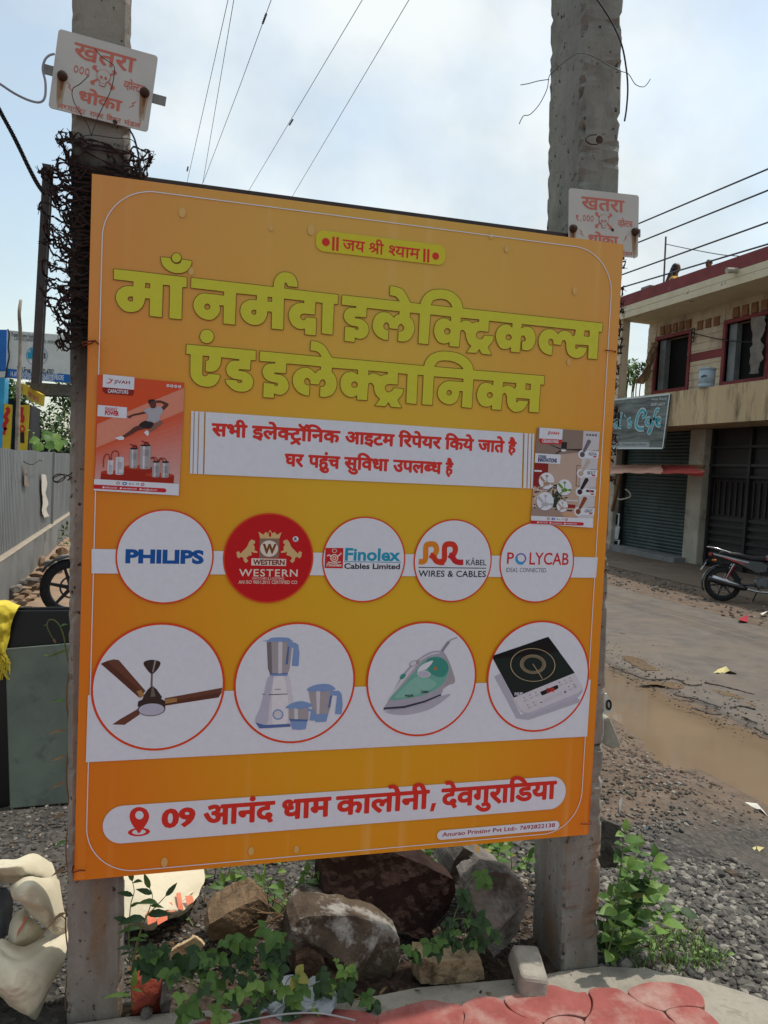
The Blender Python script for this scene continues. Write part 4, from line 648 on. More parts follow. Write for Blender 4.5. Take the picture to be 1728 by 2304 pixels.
a.curve(PF, [(700,560),(712,525),(790,508),(870,525),(882,560),(845,620),(800,662),(778,662),(735,615)], DBR, 7); a.poly(PF, [(818,512),(838,514),(806,640),(792,645)], ink('ink_gloss', '#9c9a9c'),8)
a.poly(PF, [(780,655),(800,655),(796,795),(774,795)], ink('ink_rod', '#7a625c'),7)
a.poly(PF, [(790,790),(840,830),(900,915),(880,960),(680,960),(700,900),(740,840)], DBR, 8); a.poly(PF, [(790,795),(805,805),(830,910),(775,915)], ink('ink_gloss2', '#6f6660'),9)
a.poly(PF, [(632,1020),(640,965),(720,925),(850,915),(935,960),(936,1030)], DBR, 8.5); a.ell(PF, 785,1050,152,74, DBR, 9,40,-0.05); a.ell(PF, 785,1052,141,65, LGR, 10,40,-0.05)
a.build('product_disc', sign)
a = disc(PM, 790,810,82,1497, WHITE, 'product_disc')
BLU = ink('ink_softblue', '#7f9fd0'); DBL = ink('ink_midblue', '#5673ac'); STL = ink('ink_steel', '#a6a3a8'); STD = ink('ink_steeldark', '#77757b'); SHD = ink('ink_printshadow', '#b4b7c6'); OFW = ink('ink_offwhite', '#d2d4de')
a.curve(PM, [(440,900),(470,770),(520,715),(700,712),(740,780),(765,950),(780,1080),(770,1260),(720,1310),(440,1320),(350,1290),(328,1230),(370,1140),(400,1050)], OFW, 6)
a.curve(PM, [(440,900),(470,775),(515,722),(545,722),(520,900),(500,1080),(470,1290),(355,1285),(332,1232),(372,1140),(402,1050)], LGR, 6.3); a.curve(PM, [(560,725),(660,722),(700,900),(720,1100),(690,1290),(540,1300),(530,1000)], ink('ink_paper', '#e3e5ec'),6.5); a.poly(PM, [(335,1270),(440,1300),(740,1285),(745,1320),(450,1338),(380,1340)], DBL, 7)
a.poly(PM, [(467,330),(770,330),(735,640),(712,700),(505,705),(480,640)], STL, 6); a.poly(PM, [(467,330),(520,330),(530,700),(505,705),(480,640)], STD, 7); a.poly(PM, [(600,330),(650,330),(645,700),(600,702)], OFW, 7)
a.poly(PM, [(500,700),(714,695),(712,708),(502,712)], DBL, 7); a.poly(PM, [(505,712),(710,708),(705,728),(508,730)], BLU, 7)
a.curve(PM, [(420,322),(480,310),(520,285),(620,278),(720,285),(745,305),(775,322),(700,330),(560,328)], BLU, 8); a.poly(PM, [(710,335),(800,340),(835,365),(848,470),(838,614),(758,612),(778,400),(708,380)], BLU, 8); a.poly(PM, [(712,385),(730,388),(712,590),(686,596)], DBL, 9)
a.poly(PM, [(492,943),(710,934),(710,942),(492,951)], BLK, 8); a.poly(PM, [(412,938),(448,940),(448,946),(412,944)], BLK, 8); a.ell(PM, 597,1178,64,62, BLU, 8,32, r0=.74); a.ell(PM, 597,1178,46,45, OFW, 8); a.stroke(PM, [(560,886),(590,884),(600,876),(606,888),(630,884)],.0014, BLK, 8, False)
a.poly(PM, [(950,890),(1235,890),(1215,1080),(1185,1165),(1030,1180),(985,1080)], STL, 7); a.poly(PM, [(1040,900),(1090,900),(1080,1170),(1050,1175)], OFW, 8); a.curve(PM, [(935,885),(985,850),(1080,825),(1190,825),(1262,870),(1240,895),(1100,912),(970,908)], BLU, 8)
a.poly(PM, [(1210,905),(1310,900),(1340,940),(1352,1060),(1338,1175),(1262,1172),(1285,960),(1200,950)], BLU, 8); a.poly(PM, [(1025,1180),(1185,1165),(1160,1262),(1040,1268),(1018,1240)], BLU, 8); a.poly(PM, [(1205,960),(1232,955),(1200,1090),(1178,1110)], DBL, 8)
a.poly(PM, [(722,1095),(955,1095),(952,1235),(900,1252),(770,1252),(724,1225)], STL, 9); a.poly(PM, [(785,1105),(830,1105),(830,1250),(790,1250)], OFW, 10); a.curve(PM, [(688,1092),(760,1045),(860,1022),(950,1040),(1000,1070),(940,1100),(830,1114),(720,1108)], BLU, 10)
a.poly(PM, [(940,1110),(1010,1115),(1028,1150),(1015,1250),(965,1245),(980,1140),(935,1135)], BLU, 9.5); a.poly(PM, [(738,1255),(938,1258),(920,1345),(860,1355),(765,1350)], BLU, 9.5); a.poly(PM, [(724,1228),(950,1236),(938,1258),(740,1252)], DBL, 10.5)
a.build('product_disc', sign)
a = disc(PI_, 817,816,132,1502, WHITE, 'product_disc')
TEA = ink('ink_mint', '#6fb3a4'); TEB = ink('ink_teal', '#3f958a'); GRY = ink('ink_silver', '#a9acbb'); DGY = ink('ink_slate', '#3b3f50')
a.curve(PI_, [(365,1225),(600,1265),(900,1200),(1100,1080),(1170,1000),(900,1080),(600,1170)], SHD, 6)
a.curve(PI_, [(348,1185),(430,1040),(560,800),(680,650),(790,560),(900,490),(1010,463),(1090,480),(1150,570),(1200,700),(1236,850),(1160,890),(1090,940),(1060,1000),(900,1080),(650,1150),(380,1190)], GRY, 7)
a.curve(PI_, [(400,1080),(560,830),(700,660),(820,560),(960,490),(1060,490),(900,530),(780,620),(640,790),(500,960)], OFW, 7.5); a.curve(PI_, [(1100,520),(1150,590),(1200,720),(1225,850),(1150,880),(1090,920),(1150,800),(1165,690)], STL, 7.6); a.curve(PI_, [(420,1070),(560,920),(720,740),(830,610),(940,545),(1050,540),(1130,600),(1160,690),(1120,820),(1030,920),(850,1010),(620,1060)], TEA, 8); a.curve(PI_, [(900,560),(1050,548),(1130,610),(1150,700),(1080,790),(960,760),(880,660)], TEB, 9)
a.curve(PI_, [(480,1040),(620,900),(760,780),(900,800),(1000,880),(900,960),(760,1010),(600,1045)], ink('ink_mint2', '#86c0b2'),8.5); a.curve(PI_, [(765,720),(800,660),(880,610),(960,585),(930,640),(870,695),(800,715)], WHITE, 10); a.ell(PI_, 845,752,84,42, OFW, 10,28,0.12); a.ell(PI_, 845,752,70,32, LGR, 11,28,0.12); a.ell(PI_, 990,683,24,22, BRS, 10)
a.poly(PI_, [(348,1170),(600,1150),(850,1085),(1060,1000),(1065,1025),(860,1115),(610,1185),(348,1205)], DGY, 9); a.poly(PI_, [(355,1192),(600,1178),(860,1106),(1062,1018),(1062,1024),(860,1114),(600,1186),(350,1200)], LGR, 10)
a.ell(PI_, 715,622,50,34, OFW, 9,24,-0.5); a.ell(PI_, 715,622,50,34, STD, 9.5,24,-0.5, r0=.85); a.ell(PI_, 775,600,18,34, STL, 9,20,.4); a.ell(PI_, 585,782,46,26, TEB, 9,24,-0.75)
a.stroke(PI_, [(1070,480),(1110,415),(1160,350)],.0085, STL, 8)
for k in range(7): x, y = 1075 + k * 11,462 - k * 15; a.stroke(PI_, [(x - 16, y - 8),(x + 16, y + 8)],.0014, STD, 9, False)
a.stroke(PI_, [(1150,360),(1190,325),(1260,300)],.0035, STL, 8); a.text('PHILIPS', PI_, (612,1040),(718,1005), BLK, 10, bold=.03); a.text('Comfort', PI_, (806,992),(905,950), BLK, 10, bold=.03, shear=.2)
a.build('product_disc', sign)
a = disc(PC, 830,839,148,1512, WHITE, 'product_disc')
GLS = ink('ink_glass', '#1c2a29', 0.3); GL2 = ink('ink_glass_dark', '#15161a', 0.3); BGE = ink('ink_beige', '#b3a684')
a.poly(PC, [(245,840),(330,800),(600,1350),(1340,1100),(1400,1180),(700,1420),(540,1400)], SHD, 6)
a.poly(PC, [(228,590),(500,1125),(600,1310),(660,1352),(720,1355),(1370,1110),(1425,1040),(1420,980),(1318,790),(965,310),(240,560)], LGR, 7); a.poly(PC, [(500,1125),(1318,790),(1420,970),(1410,1015),(1360,1060),(720,1320),(650,1320),(600,1290)], OFW, 8)
a.poly(PC, [(235,560),(965,310),(1318,790),(505,1122),(228,600)], GLS, 9); a.poly(PC, [(235,560),(965,310),(1110,505),(700,560),(300,600),(245,600)], GL2,10)
a.ell(PC, 758,685,300,222, BGE, 11,56,0.05, r0=.965)
for r in (1.0,.92,.84,.76): a.ell(PC, 760,675,172 * r, 127 * r, BGE, 11,48,0.05, r0=.962)
a.stroke(PC, [(757,670),(885,865)],.0022, BGE, 12, False); a.text('PHILIPS', PC, (515,1095),(625,1048), WHITE, 11, bold=.03)
a.poly(PC, [(858,1045),(1080,952),(1095,960),(1100,990),(1090,1003),(890,1092),(872,1085)], BLK, 9); a.text('2:00', PC, (940,1050),(1045,985), RED, 10, bold=.03)
for x, y in ((645,1122),(722,1086),(798,1054),(1113,918),(1184,888),(1252,858),(693,1218),(772,1183),(1238,975),(1306,943)):
    a.ell(PC, x, y, 8,7, DGY, 9,10); a.stroke(PC, [(x - 5, y + 42),(x + 40, y + 22)],.0016, GRY, 9, False); a.stroke(PC, [(x - 2, y + 54),(x + 36, y + 36)],.0012, GRY, 9, False)
for k in range(8):
    x, y = 925 + k * 30,1160 - k * 13
    for d in (-22,-4,14): a.ell(PC, x, y + d, 8,4, GRY if d else DGY, 9,8)
a.stroke(PC, [(855,1190),(888,1178)],.0022, BLK, 9, False); a.stroke(PC, [(1172,1052),(1208,1038)],.0022, BLK, 9, False); a.stroke(PC, [(1185,1028),(1195,1062)],.0022, BLK, 9, False); a.ell(PC, 1322,968,14,14, DGY, 9,20, r0=.8)
a.build('product_disc', sign)
# --- two small posters printed on the sheet
SAL = ink('ink_salmon', '#dc8f78'); VER = ink('ink_vermilion', '#d8532a'); MAR = ink('ink_brick', '#8e1f16'); SKN = ink('ink_skin', '#5d3630'); SHT = ink('ink_shirt', '#aeb0ba'); DRK = ink('ink_dark', '#2a2026')
def logo(a, m, ox, oy, s, c):
    f = lambda p: [(ox + x * s, oy + y * s) for x, y in p]
    a.poly(m, f([(0,70),(55,62),(85,42),(60,15),(25,0),(70,6),(95,22),(128,12),(100,42),(80,72),(35,82)]), c, 9)
a = art()
a.poly(P1,[(135,88),(1483,215),(1395,1970),(78,1890)], VER, 5)
a.grad(P1,[(1472,655),(115,1225),(85,1850),(1404,1900)], '#d85a34', '#cdb0b0', 14,6, 'ink_blend')
a.poly(P1,[(130,860),(1483,295),(1470,657),(115,1227)], SAL, 7)
a.poly(P1,[(215,283),(702,325),(698,388),(672,416),(262,384),(214,345)], MAR, 8); a.poly(P1,[(222,85),(710,130),(702,326),(215,284)], WHITE, 8.5); logo(a, P1,262,148,1, ORR)
a.text('JIVAH', P1,(390,240),(640,188), ink('ink_brick2', '#8d3328'),9, bold=.02); a.text('CAPACITORS', P1,(295,372),(614,333), WHITE, 9, bold=.025)
a.poly(P1,[(140,560),(595,600),(585,770),(132,735)], WHITE, 8); a.text('ENHANCE', P1,(254,652),(440,604), CRED, 9, bold=.02); a.text('POWER', P1,(250,722),(470,662), CRED, 9, bold=.05)
for x, y in ((1230,262),(1290,268),(1350,273),(1412,279)): a.ell(P1, x, y, 24,24, WHITE, 9,16); a.ell(P1, x, y, 10,10, VER, 10,12)
a.curve(P1,[(1030,500),(1090,490),(1160,505),(1238,548),(1215,595),(1150,648),(1128,602),(1165,562),(1120,532),(1060,530)], SKN, 9); a.curve(P1,[(860,665),(882,692),(750,722),(680,738),(640,768),(595,750),(612,735),(700,700),(780,684)], SKN, 9)
a.curve(P1,[(785,882),(885,925),(760,962),(680,1012),(532,1078),(520,1050),(640,960),(700,910)], SKN, 9); a.curve(P1,[(1000,862),(1100,802),(1146,822),(1130,862),(1040,932),(962,978),(930,958),(985,895)], ink('ink_skin2', '#8c6258'),9)
a.curve(P1,[(870,808),(1000,835),(988,900),(932,932),(880,922),(778,880)], DRK, 10); a.curve(P1,[(850,662),(900,615),(960,605),(1040,598),(1110,588),(1152,640),(1140,690),(1105,740),(1095,802),(1020,836),(900,810),(920,760),(905,690)], SHT, 10)
a.curve(P1,[(925,520),(945,485),(1000,476),(1042,510),(1045,570),(1030,608),(975,612),(950,570)], SKN, 11); a.curve(P1,[(922,505),(945,480),(1005,474),(1030,492),(980,505),(945,530)], DRK, 12)
a.poly(P1,[(400,1075),(500,1044),(552,1064),(540,1102),(470,1107)], WHITE, 10); a.poly(P1,[(858,985),(900,955),(932,970),(932,1020),(916,1047),(880,1020)], WHITE, 10)
PD = ink('ink_podium', '#a02412'); PDT = ink('ink_podiumtop', '#b83a1c')
a.poly(P1,[(190,1620),(560,1640),(990,1640),(1325,1665),(1318,1782),(180,1716)], PD, 8); a.poly(P1,[(548,1530),(985,1545),(985,1700),(548,1700)], PD, 8.2); a.ell(P1,768,1532,220,36, PDT, 9,28,.03); a.ell(P1,370,1612,182,34, PDT, 9,28,.03); a.ell(P1,1100,1652,226,36, PDT, 9,28,.03)
for x0, y0, x1, y1, c in ((640,1240,765,1535, STL),(800,1190,966,1548, STL),(295,1430,386,1628, OFW),(420,1382,545,1635, OFW),(990,1445,1106,1675, STL),(1130,1450,1248,1682, STL)):
    cx = (x0 + x1) / 2; rx = (x1 - x0) / 2
    a.poly(P1,[(x0, y0),(x1, y0 + 4),(x1 - 8, y1),(x0 - 8, y1 - 4)], c, 10); a.ell(P1, cx - 8, y1 - 2, rx, 14, c, 10,20); a.poly(P1,[(x0 + rx * .5, y0),(x0 + rx * .9, y0),(x0 + rx * .9 - 8, y1),(x0 + rx * .5 - 8, y1)], OFW if c is STL else LGR, 10.5); a.ell(P1, cx, y0, rx, 15, DRK if c is STL else OFW, 11,20)
    for k in range(6): a.stroke(P1,[(x0 + rx * .5, y0 + 70 + k * 18),(x1 - rx * .4, y0 + 73 + k * 18)],.0007, DGY, 11, False)
    if c is STL and y0 < 1300: a.stroke(P1,[(cx - 60, y0 - 70),(cx + 5, y0 - 40),(cx + 40, y0 - 30)],.0028, MAR, 11); a.stroke(P1,[(cx - 20, y0 - 8),(cx, y0 - 45),(cx + 35, y0 - 40),(cx + 45, y0 - 5)],.0032, MAR, 11)
for pts in ([(228,1530),(232,1400),(265,1330),(310,1340),(330,1425)],[(348,1420),(360,1310),(410,1275),(455,1295),(468,1370)],[(960,1390),(1000,1375),(1025,1430)],[(970,1400),(1030,1375),(1078,1430)],[(1085,1425),(1120,1385),(1165,1440)],[(1080,1440),(1160,1385),(1222,1445)]): a.stroke(P1, pts, .0022, MAR, 12)
a.poly(P1,[(84,1712),(1320,1784),(1404,1790),(1395,1970),(78,1890)], WHITE, 9); a.poly(P1,[(80,1796),(1180,1858),(1205,1878),(1205,1905),(1180,1922),(78,1862)], CRED, 10)
for x, y, c in ((455,1775, BRS),(557,1783, BLUE),(835,1798, CRED)): a.ell(P1, x, y, 30 if c is not BLUE else 36,24, c, 10,20); a.ell(P1, x, y, 18,13, WHITE if c is BLUE else OFW, 11,14)
a.poly(P1,[(630,1772),(640,1772),(648,1800),(632,1800)], DGY, 10); a.stroke(P1,[(655,1789),(705,1792)],.0012, DGY, 10, False); a.text('CE', P1,(740,1806),(778,1778), DGY, 10, bold=.02)
for x, y in ((230,1842),(497,1857),(804,1872)): a.ell(P1, x, y, 18,15, WHITE, 11,14)
a.text('9073120120', P1,(258,1858),(438,1838), WHITE, 11, bold=.02); a.text('www.jivah.com', P1,(525,1878),(745,1850), WHITE, 11, bold=.02); a.text('info@jivah.com', P1,(832,1896),(1062,1866), WHITE, 11, bold=.02)
a.build('capacitor_poster', sign)
a = art(); BEI = ink('ink_wall', '#bfa999'); CEI = ink('ink_ceiling', '#8c7b70'); WN = ink('ink_wine', '#8f1f20'); PLN = ink('ink_plant', '#25382a'); FLR = ink('ink_floor', '#c9a084'); SID = ink('ink_side', '#c9cad0'); NAV = ink('ink_navy', '#22306e')
a.poly(P2,[(235,95),(1400,180),(1270,1970),(115,1885)], BEI, 7); a.poly(P2,[(235,97),(1095,160),(1070,560),(640,600),(200,585)], CEI, 8)
a.poly(P2,[(188,760),(440,775),(428,1205),(158,1195)], WN, 8); a.poly(P2,[(178,890),(318,897),(318,928),(176,920)], WHITE, 9); a.poly(P2,[(132,1580),(985,1650),(975,1780),(118,1745)], ink('ink_floor2', '#a08a80'),8); a.poly(P2,[(640,1660),(985,1640),(980,1780),(740,1760)], FLR, 8.5)
a.poly(P2,[(800,1530),(945,1540),(940,1600),(800,1600)], WN, 9); a.poly(P2,[(730,1440),(995,1455),(990,1480),(730,1465)], OFW, 9); a.poly(P2,[(790,1635),(885,1640),(880,1665),(790,1660)], DRK, 9); a.poly(P2,[(970,800),(1050,808),(1020,1200),(950,1190)], ink('ink_frame', '#6a4a3c'),8); a.poly(P2,[(980,812),(1045,818),(1018,1188),(962,1180)], BEI, 9)
rr = random.Random(3)
for k in range(60): x = rr.gauss(590,75); y = rr.gauss(1400,110); a.ell(P2, x, y, 34,14, PLN, 9 + rr.random() * .5,8, rr.uniform(0,3))
a.poly(P2,[(555,1400),(640,1400),(600,1590),(530,1575)], PLN, 9)
for k in range(40): x = rr.uniform(160,330); y = rr.uniform(1200,1600); a.ell(P2, x, y, 16,14, rr.choice([OFW, WN, SAL, DRK]),9 + rr.random() * .4,8)
for p in ([(440,410),(480,415),(680,490),(660,510)],[(770,500),(1065,497),(1062,540),(780,520)],[(555,590),(670,515),(700,535),(600,590)]): a.poly(P2, p, DBR, 9)
a.poly(P2,[(690,368),(790,372),(780,500),(675,490)], DRK, 10); a.ell(P2,722,528,48,20, WHITE, 10.5,24)
a.poly(P2,[(270,300),(695,325),(690,385),(665,416),(300,395),(265,355)], CRED, 10.8); a.poly(P2,[(275,98),(710,132),(695,326),(268,302)], WHITE, 11); logo(a, P2,312,158,.85, CRED); a.text('JIVAH', P2,(425,240),(640,182), CRED, 12, bold=.03); a.text('CEILING FANS', P2,(322,378),(628,335), WHITE, 12, bold=.03)
a.poly(P2,[(195,578),(672,606),(655,782),(186,752)], WHITE, 11); a.text('COOLING', P2,(248,660),(400,618), NAV, 12, bold=.05); a.text('INNOVATIONS', P2,(244,740),(598,678), NAV, 12, bold=.05)
a.poly(P2,[(1097,162),(1400,180),(1268,1972),(975,1950)], SID, 9)
for x, y in ((1165,235),(1218,238),(1272,241),(1326,244)): a.ell(P2, x, y, 21,21, BLK, 10,14); a.ell(P2, x, y, 9,9, SID, 11,10)
for cx, cy, x2, y2, hub, bl, nm in ((1072,603,1205,345, '#5c525c', '#6e6a74', 'NOVA'),(1047,955,1195,710, '#b9a994', '#bdb0a4', 'BOLT'),(1025,1300,1160,1060, '#3a2226', '#2b1c20', ''),(995,1665,1130,1410, '#86462c', '#8c4628', 'GRACE')):
    a.poly(P2,[(cx, cy - 70),(1385 - (cy - 600) * .075, cy - 55),(1370 - (cy - 600) * .075, cy + 72),(cx, cy + 60)], WHITE, 9.5); a.ell(P2, cx, cy, 78,84, WHITE, 10,30)
    bm_ = ink('ink_' + bl[1:], bl); d = np.array([x2 - cx, y2 - cy], float); d /= np.linalg.norm(d); n_ = np.array([-d[1], d[0]]) * 32; s0 = np.array([cx, cy]) + d * 55; e0 = np.array([x2, y2])
    a.poly(P2,[tuple(s0 + n_ * .8), tuple(e0 + n_ * 1.2), tuple(e0 + d * 20), tuple(e0 - n_ * 1.2), tuple(s0 - n_ * .8)], bm_, 11); a.ell(P2, cx, cy, 46,50, ink('ink_' + hub[1:], hub),12,24)
    lx = cx + 130
    if nm: a.text(nm, P2,(lx - 10, cy + 18),(lx + 140, cy - 38), DGY, 11, bold=.01)
    else:
        a.poly(P2,[(lx - 10, cy - 40),(lx + 40, cy - 38),(lx + 40, cy + 4),(lx - 12, cy)], BLK, 11); a.poly(P2,[(lx + 82, cy - 30),(lx + 135, cy - 28),(lx + 130, cy + 8),(lx + 80, cy + 5)], BLK, 11); a.stroke(P2,[(lx + 40, cy - 38),(lx + 82, cy + 6)],.0025, CRED, 12, False); a.stroke(P2,[(lx + 82, cy - 36),(lx + 40, cy + 6)],.0025, CRED, 12, False)
    a.poly(P2,[(lx + 66, cy + 28),(lx + 140, cy + 30),(lx + 130, cy + 54),(lx + 80, cy + 52)], CRED, 11)
    for k in range(5): a.ell(P2, lx + 40 + k * 30, cy - 72,8,8,(GRY, BLK, MAR, DGY, BLK)[k],11,8)
for cx, cy, r, c in ((405,1095,145, '#a98d74'),(738,1215,140, '#5f8e2c'),(378,1475,160, '#b4b6bc'),(697,1565,104, '#b5a59a')):
    a.ell(P2, cx, cy + 4, r + 3, r * 1.07 + 3, DGY, 10,36); a.ell(P2, cx, cy, r, r * 1.07, WHITE, 11,40); m_ = ink('ink_' + c[1:], c); k = r / 145
    f = lambda p: [(cx + x * k, cy + y * k) for x, y in p]
    a.poly(P2, f([(-130,-55),(-100,-95),(-20,5),(-55,25)]), m_, 12); a.poly(P2, f([(65,35),(132,30),(128,75),(70,65)]), m_, 12); a.poly(P2, f([(-95,115),(-30,70),(-5,80),(-70,130)]), m_, 12); a.ell(P2, cx, cy + 52 * k, 62 * k, 36 * k, m_, 13,24); a.poly(P2, f([(0,-75),(10,-75),(14,30),(0,30)]), m_, 12); a.poly(P2, f([(-28,-110),(40,-108),(15,-60),(0,-60)]), m_, 12.5)
a.poly(P2,[(118,1745),(980,1782),(1280,1795),(1270,1970),(115,1885)], WHITE, 10); a.poly(P2,[(116,1832),(1080,1868),(1100,1890),(1095,1915),(1070,1930),(115,1892)], CRED, 11)
for x, y, c in ((440,1798, BRS),(530,1804, BLUE),(775,1815, CRED)): a.ell(P2, x, y, 26 if c is not BLUE else 34,24, c, 11,18); a.ell(P2, x, y, 14,12, OFW, 12,12)
a.poly(P2,[(595,1792),(604,1792),(610,1824),(596,1824)], DGY, 11); a.stroke(P2,[(616,1810),(658,1812)],.0010, DGY, 11, False); a.text('CE', P2,(690,1825),(722,1797), DGY, 11)
for x, y in ((245,1868),(477,1877),(745,1890)): a.ell(P2, x, y, 18,16, WHITE, 12,14)
a.text('9073120120', P2,(275,1882),(425,1860), WHITE, 12, bold=.02); a.text('www.jivah.com', P2,(502,1898),(695,1872), WHITE, 12, bold=.02); a.text('info@jivah.com', P2,(770,1908),(972,1880), WHITE, 12, bold=.02)
a.build('ceiling_fan_poster', sign)
# wire ties that hold the board
rust = mat('rusty_wire', '#5a2416', '#7c3a20', scale=60, rough=0.8)
for (pts, r) in ((((BM(186,772)),(BM(212,768)), BM(222,775)),.0022),((BM(188,778), BM(205,774), BM(216,766)),.002),((BM(163,1960), BM(180,1955), BM(192,1957)),.0022),((BM(1384,792), BM(1375,790), BM(1360,788)),.0018),((BM(1330,1850), BM(1316,1851), BM(1306,1852)),.002)):
    P = [bframe(p[0], p[1],0.004 + 0.004 * (i == 1)) for i, p in enumerate(pts)]
    P = [tuple(np.array(P[0]) - BNRM * 0.05)] + P
    mb = MB(); mb.tube(crom(P, 4), r, 5); mb.build('wire_tie', rust, sign, smooth=True)
# ------------------------------------------------------------------ ground, road, puddles, pavement
def ground_mat():
    m = bpy.data.materials.new('ground_soil_and_gravel'); m.use_nodes = True; t = m.node_tree; b = t.nodes['Principled BSDF']; N = t.nodes.new; lk = t.links.new
    b.inputs['Roughness'].default_value = 0.92; b.inputs['Specular IOR Level'].default_value = 0.2
    co = N('ShaderNodeTexCoord'); sp = N('ShaderNodeSeparateXYZ'); lk(co.outputs['Object'], sp.inputs[0])
    def noi(sc, det=6, ro=.6):
        n = N('ShaderNodeTexNoise'); n.inputs['Scale'].default_value = sc; n.inputs['Detail'].default_value = det; n.inputs['Roughness'].default_value = ro; lk(co.outputs['Object'], n.inputs['Vector']); return n.outputs['Fac']
    def ramp(i, *st):
        r = N('ShaderNodeValToRGB'); e = r.color_ramp.elements
        for k, (p, c) in enumerate(st):
            q = e[k] if k < 2 else e.new(p); q.position = p; q.color = col(c)
        lk(i, r.inputs[0]); return r.outputs[0]
    def mix(f, a, c):
        n = N('ShaderNodeMix'); n.data_type = 'RGBA'; lk(f, n.inputs[0]); lk(a, n.inputs[6]); lk(c, n.inputs[7]); return n.outputs[2]
    vo = N('ShaderNodeTexVoronoi'); vo.inputs['Scale'].default_value = 55; lk(co.outputs['Object'], vo.inputs['Vector'])
    hs = N('ShaderNodeSeparateColor'); lk(vo.outputs['Color'], hs.inputs[0])
    grav = ramp(hs.outputs[0],(0.0, '#353331'),(0.55, '#4a4845'),(1.0, '#625f5a'))
    grav = mix(ramp(noi(2.2),(0.45,(0,0,0)),(0.62,(1,1,1))), grav, ramp(noi(30),(0.3, '#4a4640'),(0.7, '#655f57')))
    dirt = ramp(noi(5,9),(0.3, '#5c5044'),(0.7, '#7b6c5f')); dirt = mix(ramp(noi(38,5),(0.52,(0,0,0)),(0.7,(1,1,1))), dirt, ramp(noi(9),(0.3, '#4a3a2f'),(0.7, '#7b6652')))
    # dirt patches by place: the shoulder beside the puddle and the far side of the road
    mr = N('ShaderNodeMapRange'); mr.inputs['From Min'].default_value = 2.9; mr.inputs['From Max'].default_value = 3.7; lk(sp.outputs[1], mr.inputs[0])
    mr2 = N('ShaderNodeMapRange'); mr2.inputs['From Min'].default_value = 1.6; mr2.inputs['From Max'].default_value = 2.3; lk(sp.outputs[0], mr2.inputs[0])
    mu = N('ShaderNodeMath'); mu.operation = 'MULTIPLY'; lk(mr.outputs[0], mu.inputs[0]); lk(mr2.outputs[0], mu.inputs[1])
    ad = N('ShaderNodeMath'); ad.operation = 'ADD'; lk(mu.outputs[0], ad.inputs[0]); lk(noi(3.0), ad.inputs[1])
    f = ramp(ad.outputs[0],(0.6,(0,0,0)),(1.0,(1,1,1)))
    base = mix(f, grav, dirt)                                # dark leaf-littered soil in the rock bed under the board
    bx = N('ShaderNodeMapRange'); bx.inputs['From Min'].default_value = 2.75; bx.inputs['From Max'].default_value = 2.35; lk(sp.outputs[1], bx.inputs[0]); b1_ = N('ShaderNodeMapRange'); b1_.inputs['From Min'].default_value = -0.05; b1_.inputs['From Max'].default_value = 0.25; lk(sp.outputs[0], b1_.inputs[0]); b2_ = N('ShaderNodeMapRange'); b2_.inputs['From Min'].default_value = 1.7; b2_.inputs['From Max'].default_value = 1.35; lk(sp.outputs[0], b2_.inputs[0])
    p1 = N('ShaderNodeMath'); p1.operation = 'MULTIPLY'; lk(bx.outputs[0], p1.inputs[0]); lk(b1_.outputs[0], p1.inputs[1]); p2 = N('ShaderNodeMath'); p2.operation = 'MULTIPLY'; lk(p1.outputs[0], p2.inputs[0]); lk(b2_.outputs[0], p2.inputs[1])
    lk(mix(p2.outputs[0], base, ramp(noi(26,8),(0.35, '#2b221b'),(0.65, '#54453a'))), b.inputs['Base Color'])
    bp = N('ShaderNodeBump'); bp.inputs['Strength'].default_value = 0.8; bp.inputs['Distance'].default_value = 0.012
    sm = N('ShaderNodeMath'); sm.operation = 'ADD'; lk(vo.outputs['Distance'], sm.inputs[0]); lk(noi(40,8), sm.inputs[1]); lk(sm.outputs[0], bp.inputs['Height']); lk(bp.outputs[0], b.inputs['Normal'])
    return m
GM = ground_mat()
def axis(dense0, dense1, st, far0, far1, g=1.18):
    a = list(np.arange(dense0, dense1, st)); d = st; x = dense0; lo = []
    while x > far0: d *= g; x -= d; lo.append(x)
    d = st; x = a[-1]; hi = []
    while x < far1: d *= g; x += d; hi.append(x)
    return lo[::-1] + a + hi
PUD = [tuple(atZ(*cm(1300,1350,3.876)(*p),-0.206)[:2]) for p in ((120,590),(300,615),(380,645),(540,700),(640,765),(800,860),(960,910),(1180,1010),(1300,1075),(1450,1120),(1659,1230),(1800,1310),(1800,1880),(1659,1790),(1450,1690),(1250,1580),(1120,1500),(1040,1470),(880,1500),(740,1465),(640,1400),(600,1300),(560,1220),(460,1150),(320,1050),(120,940))]
def _segd(p, a, b):
    dx, dy = b[0] - a[0], b[1] - a[1]; t = max(0, min(1,((p[0] - a[0]) * dx + (p[1] - a[1]) * dy) / (dx * dx + dy * dy + 1e-12))); return math.hypot(p[0] - a[0] - t * dx, p[1] - a[1] - t * dy)
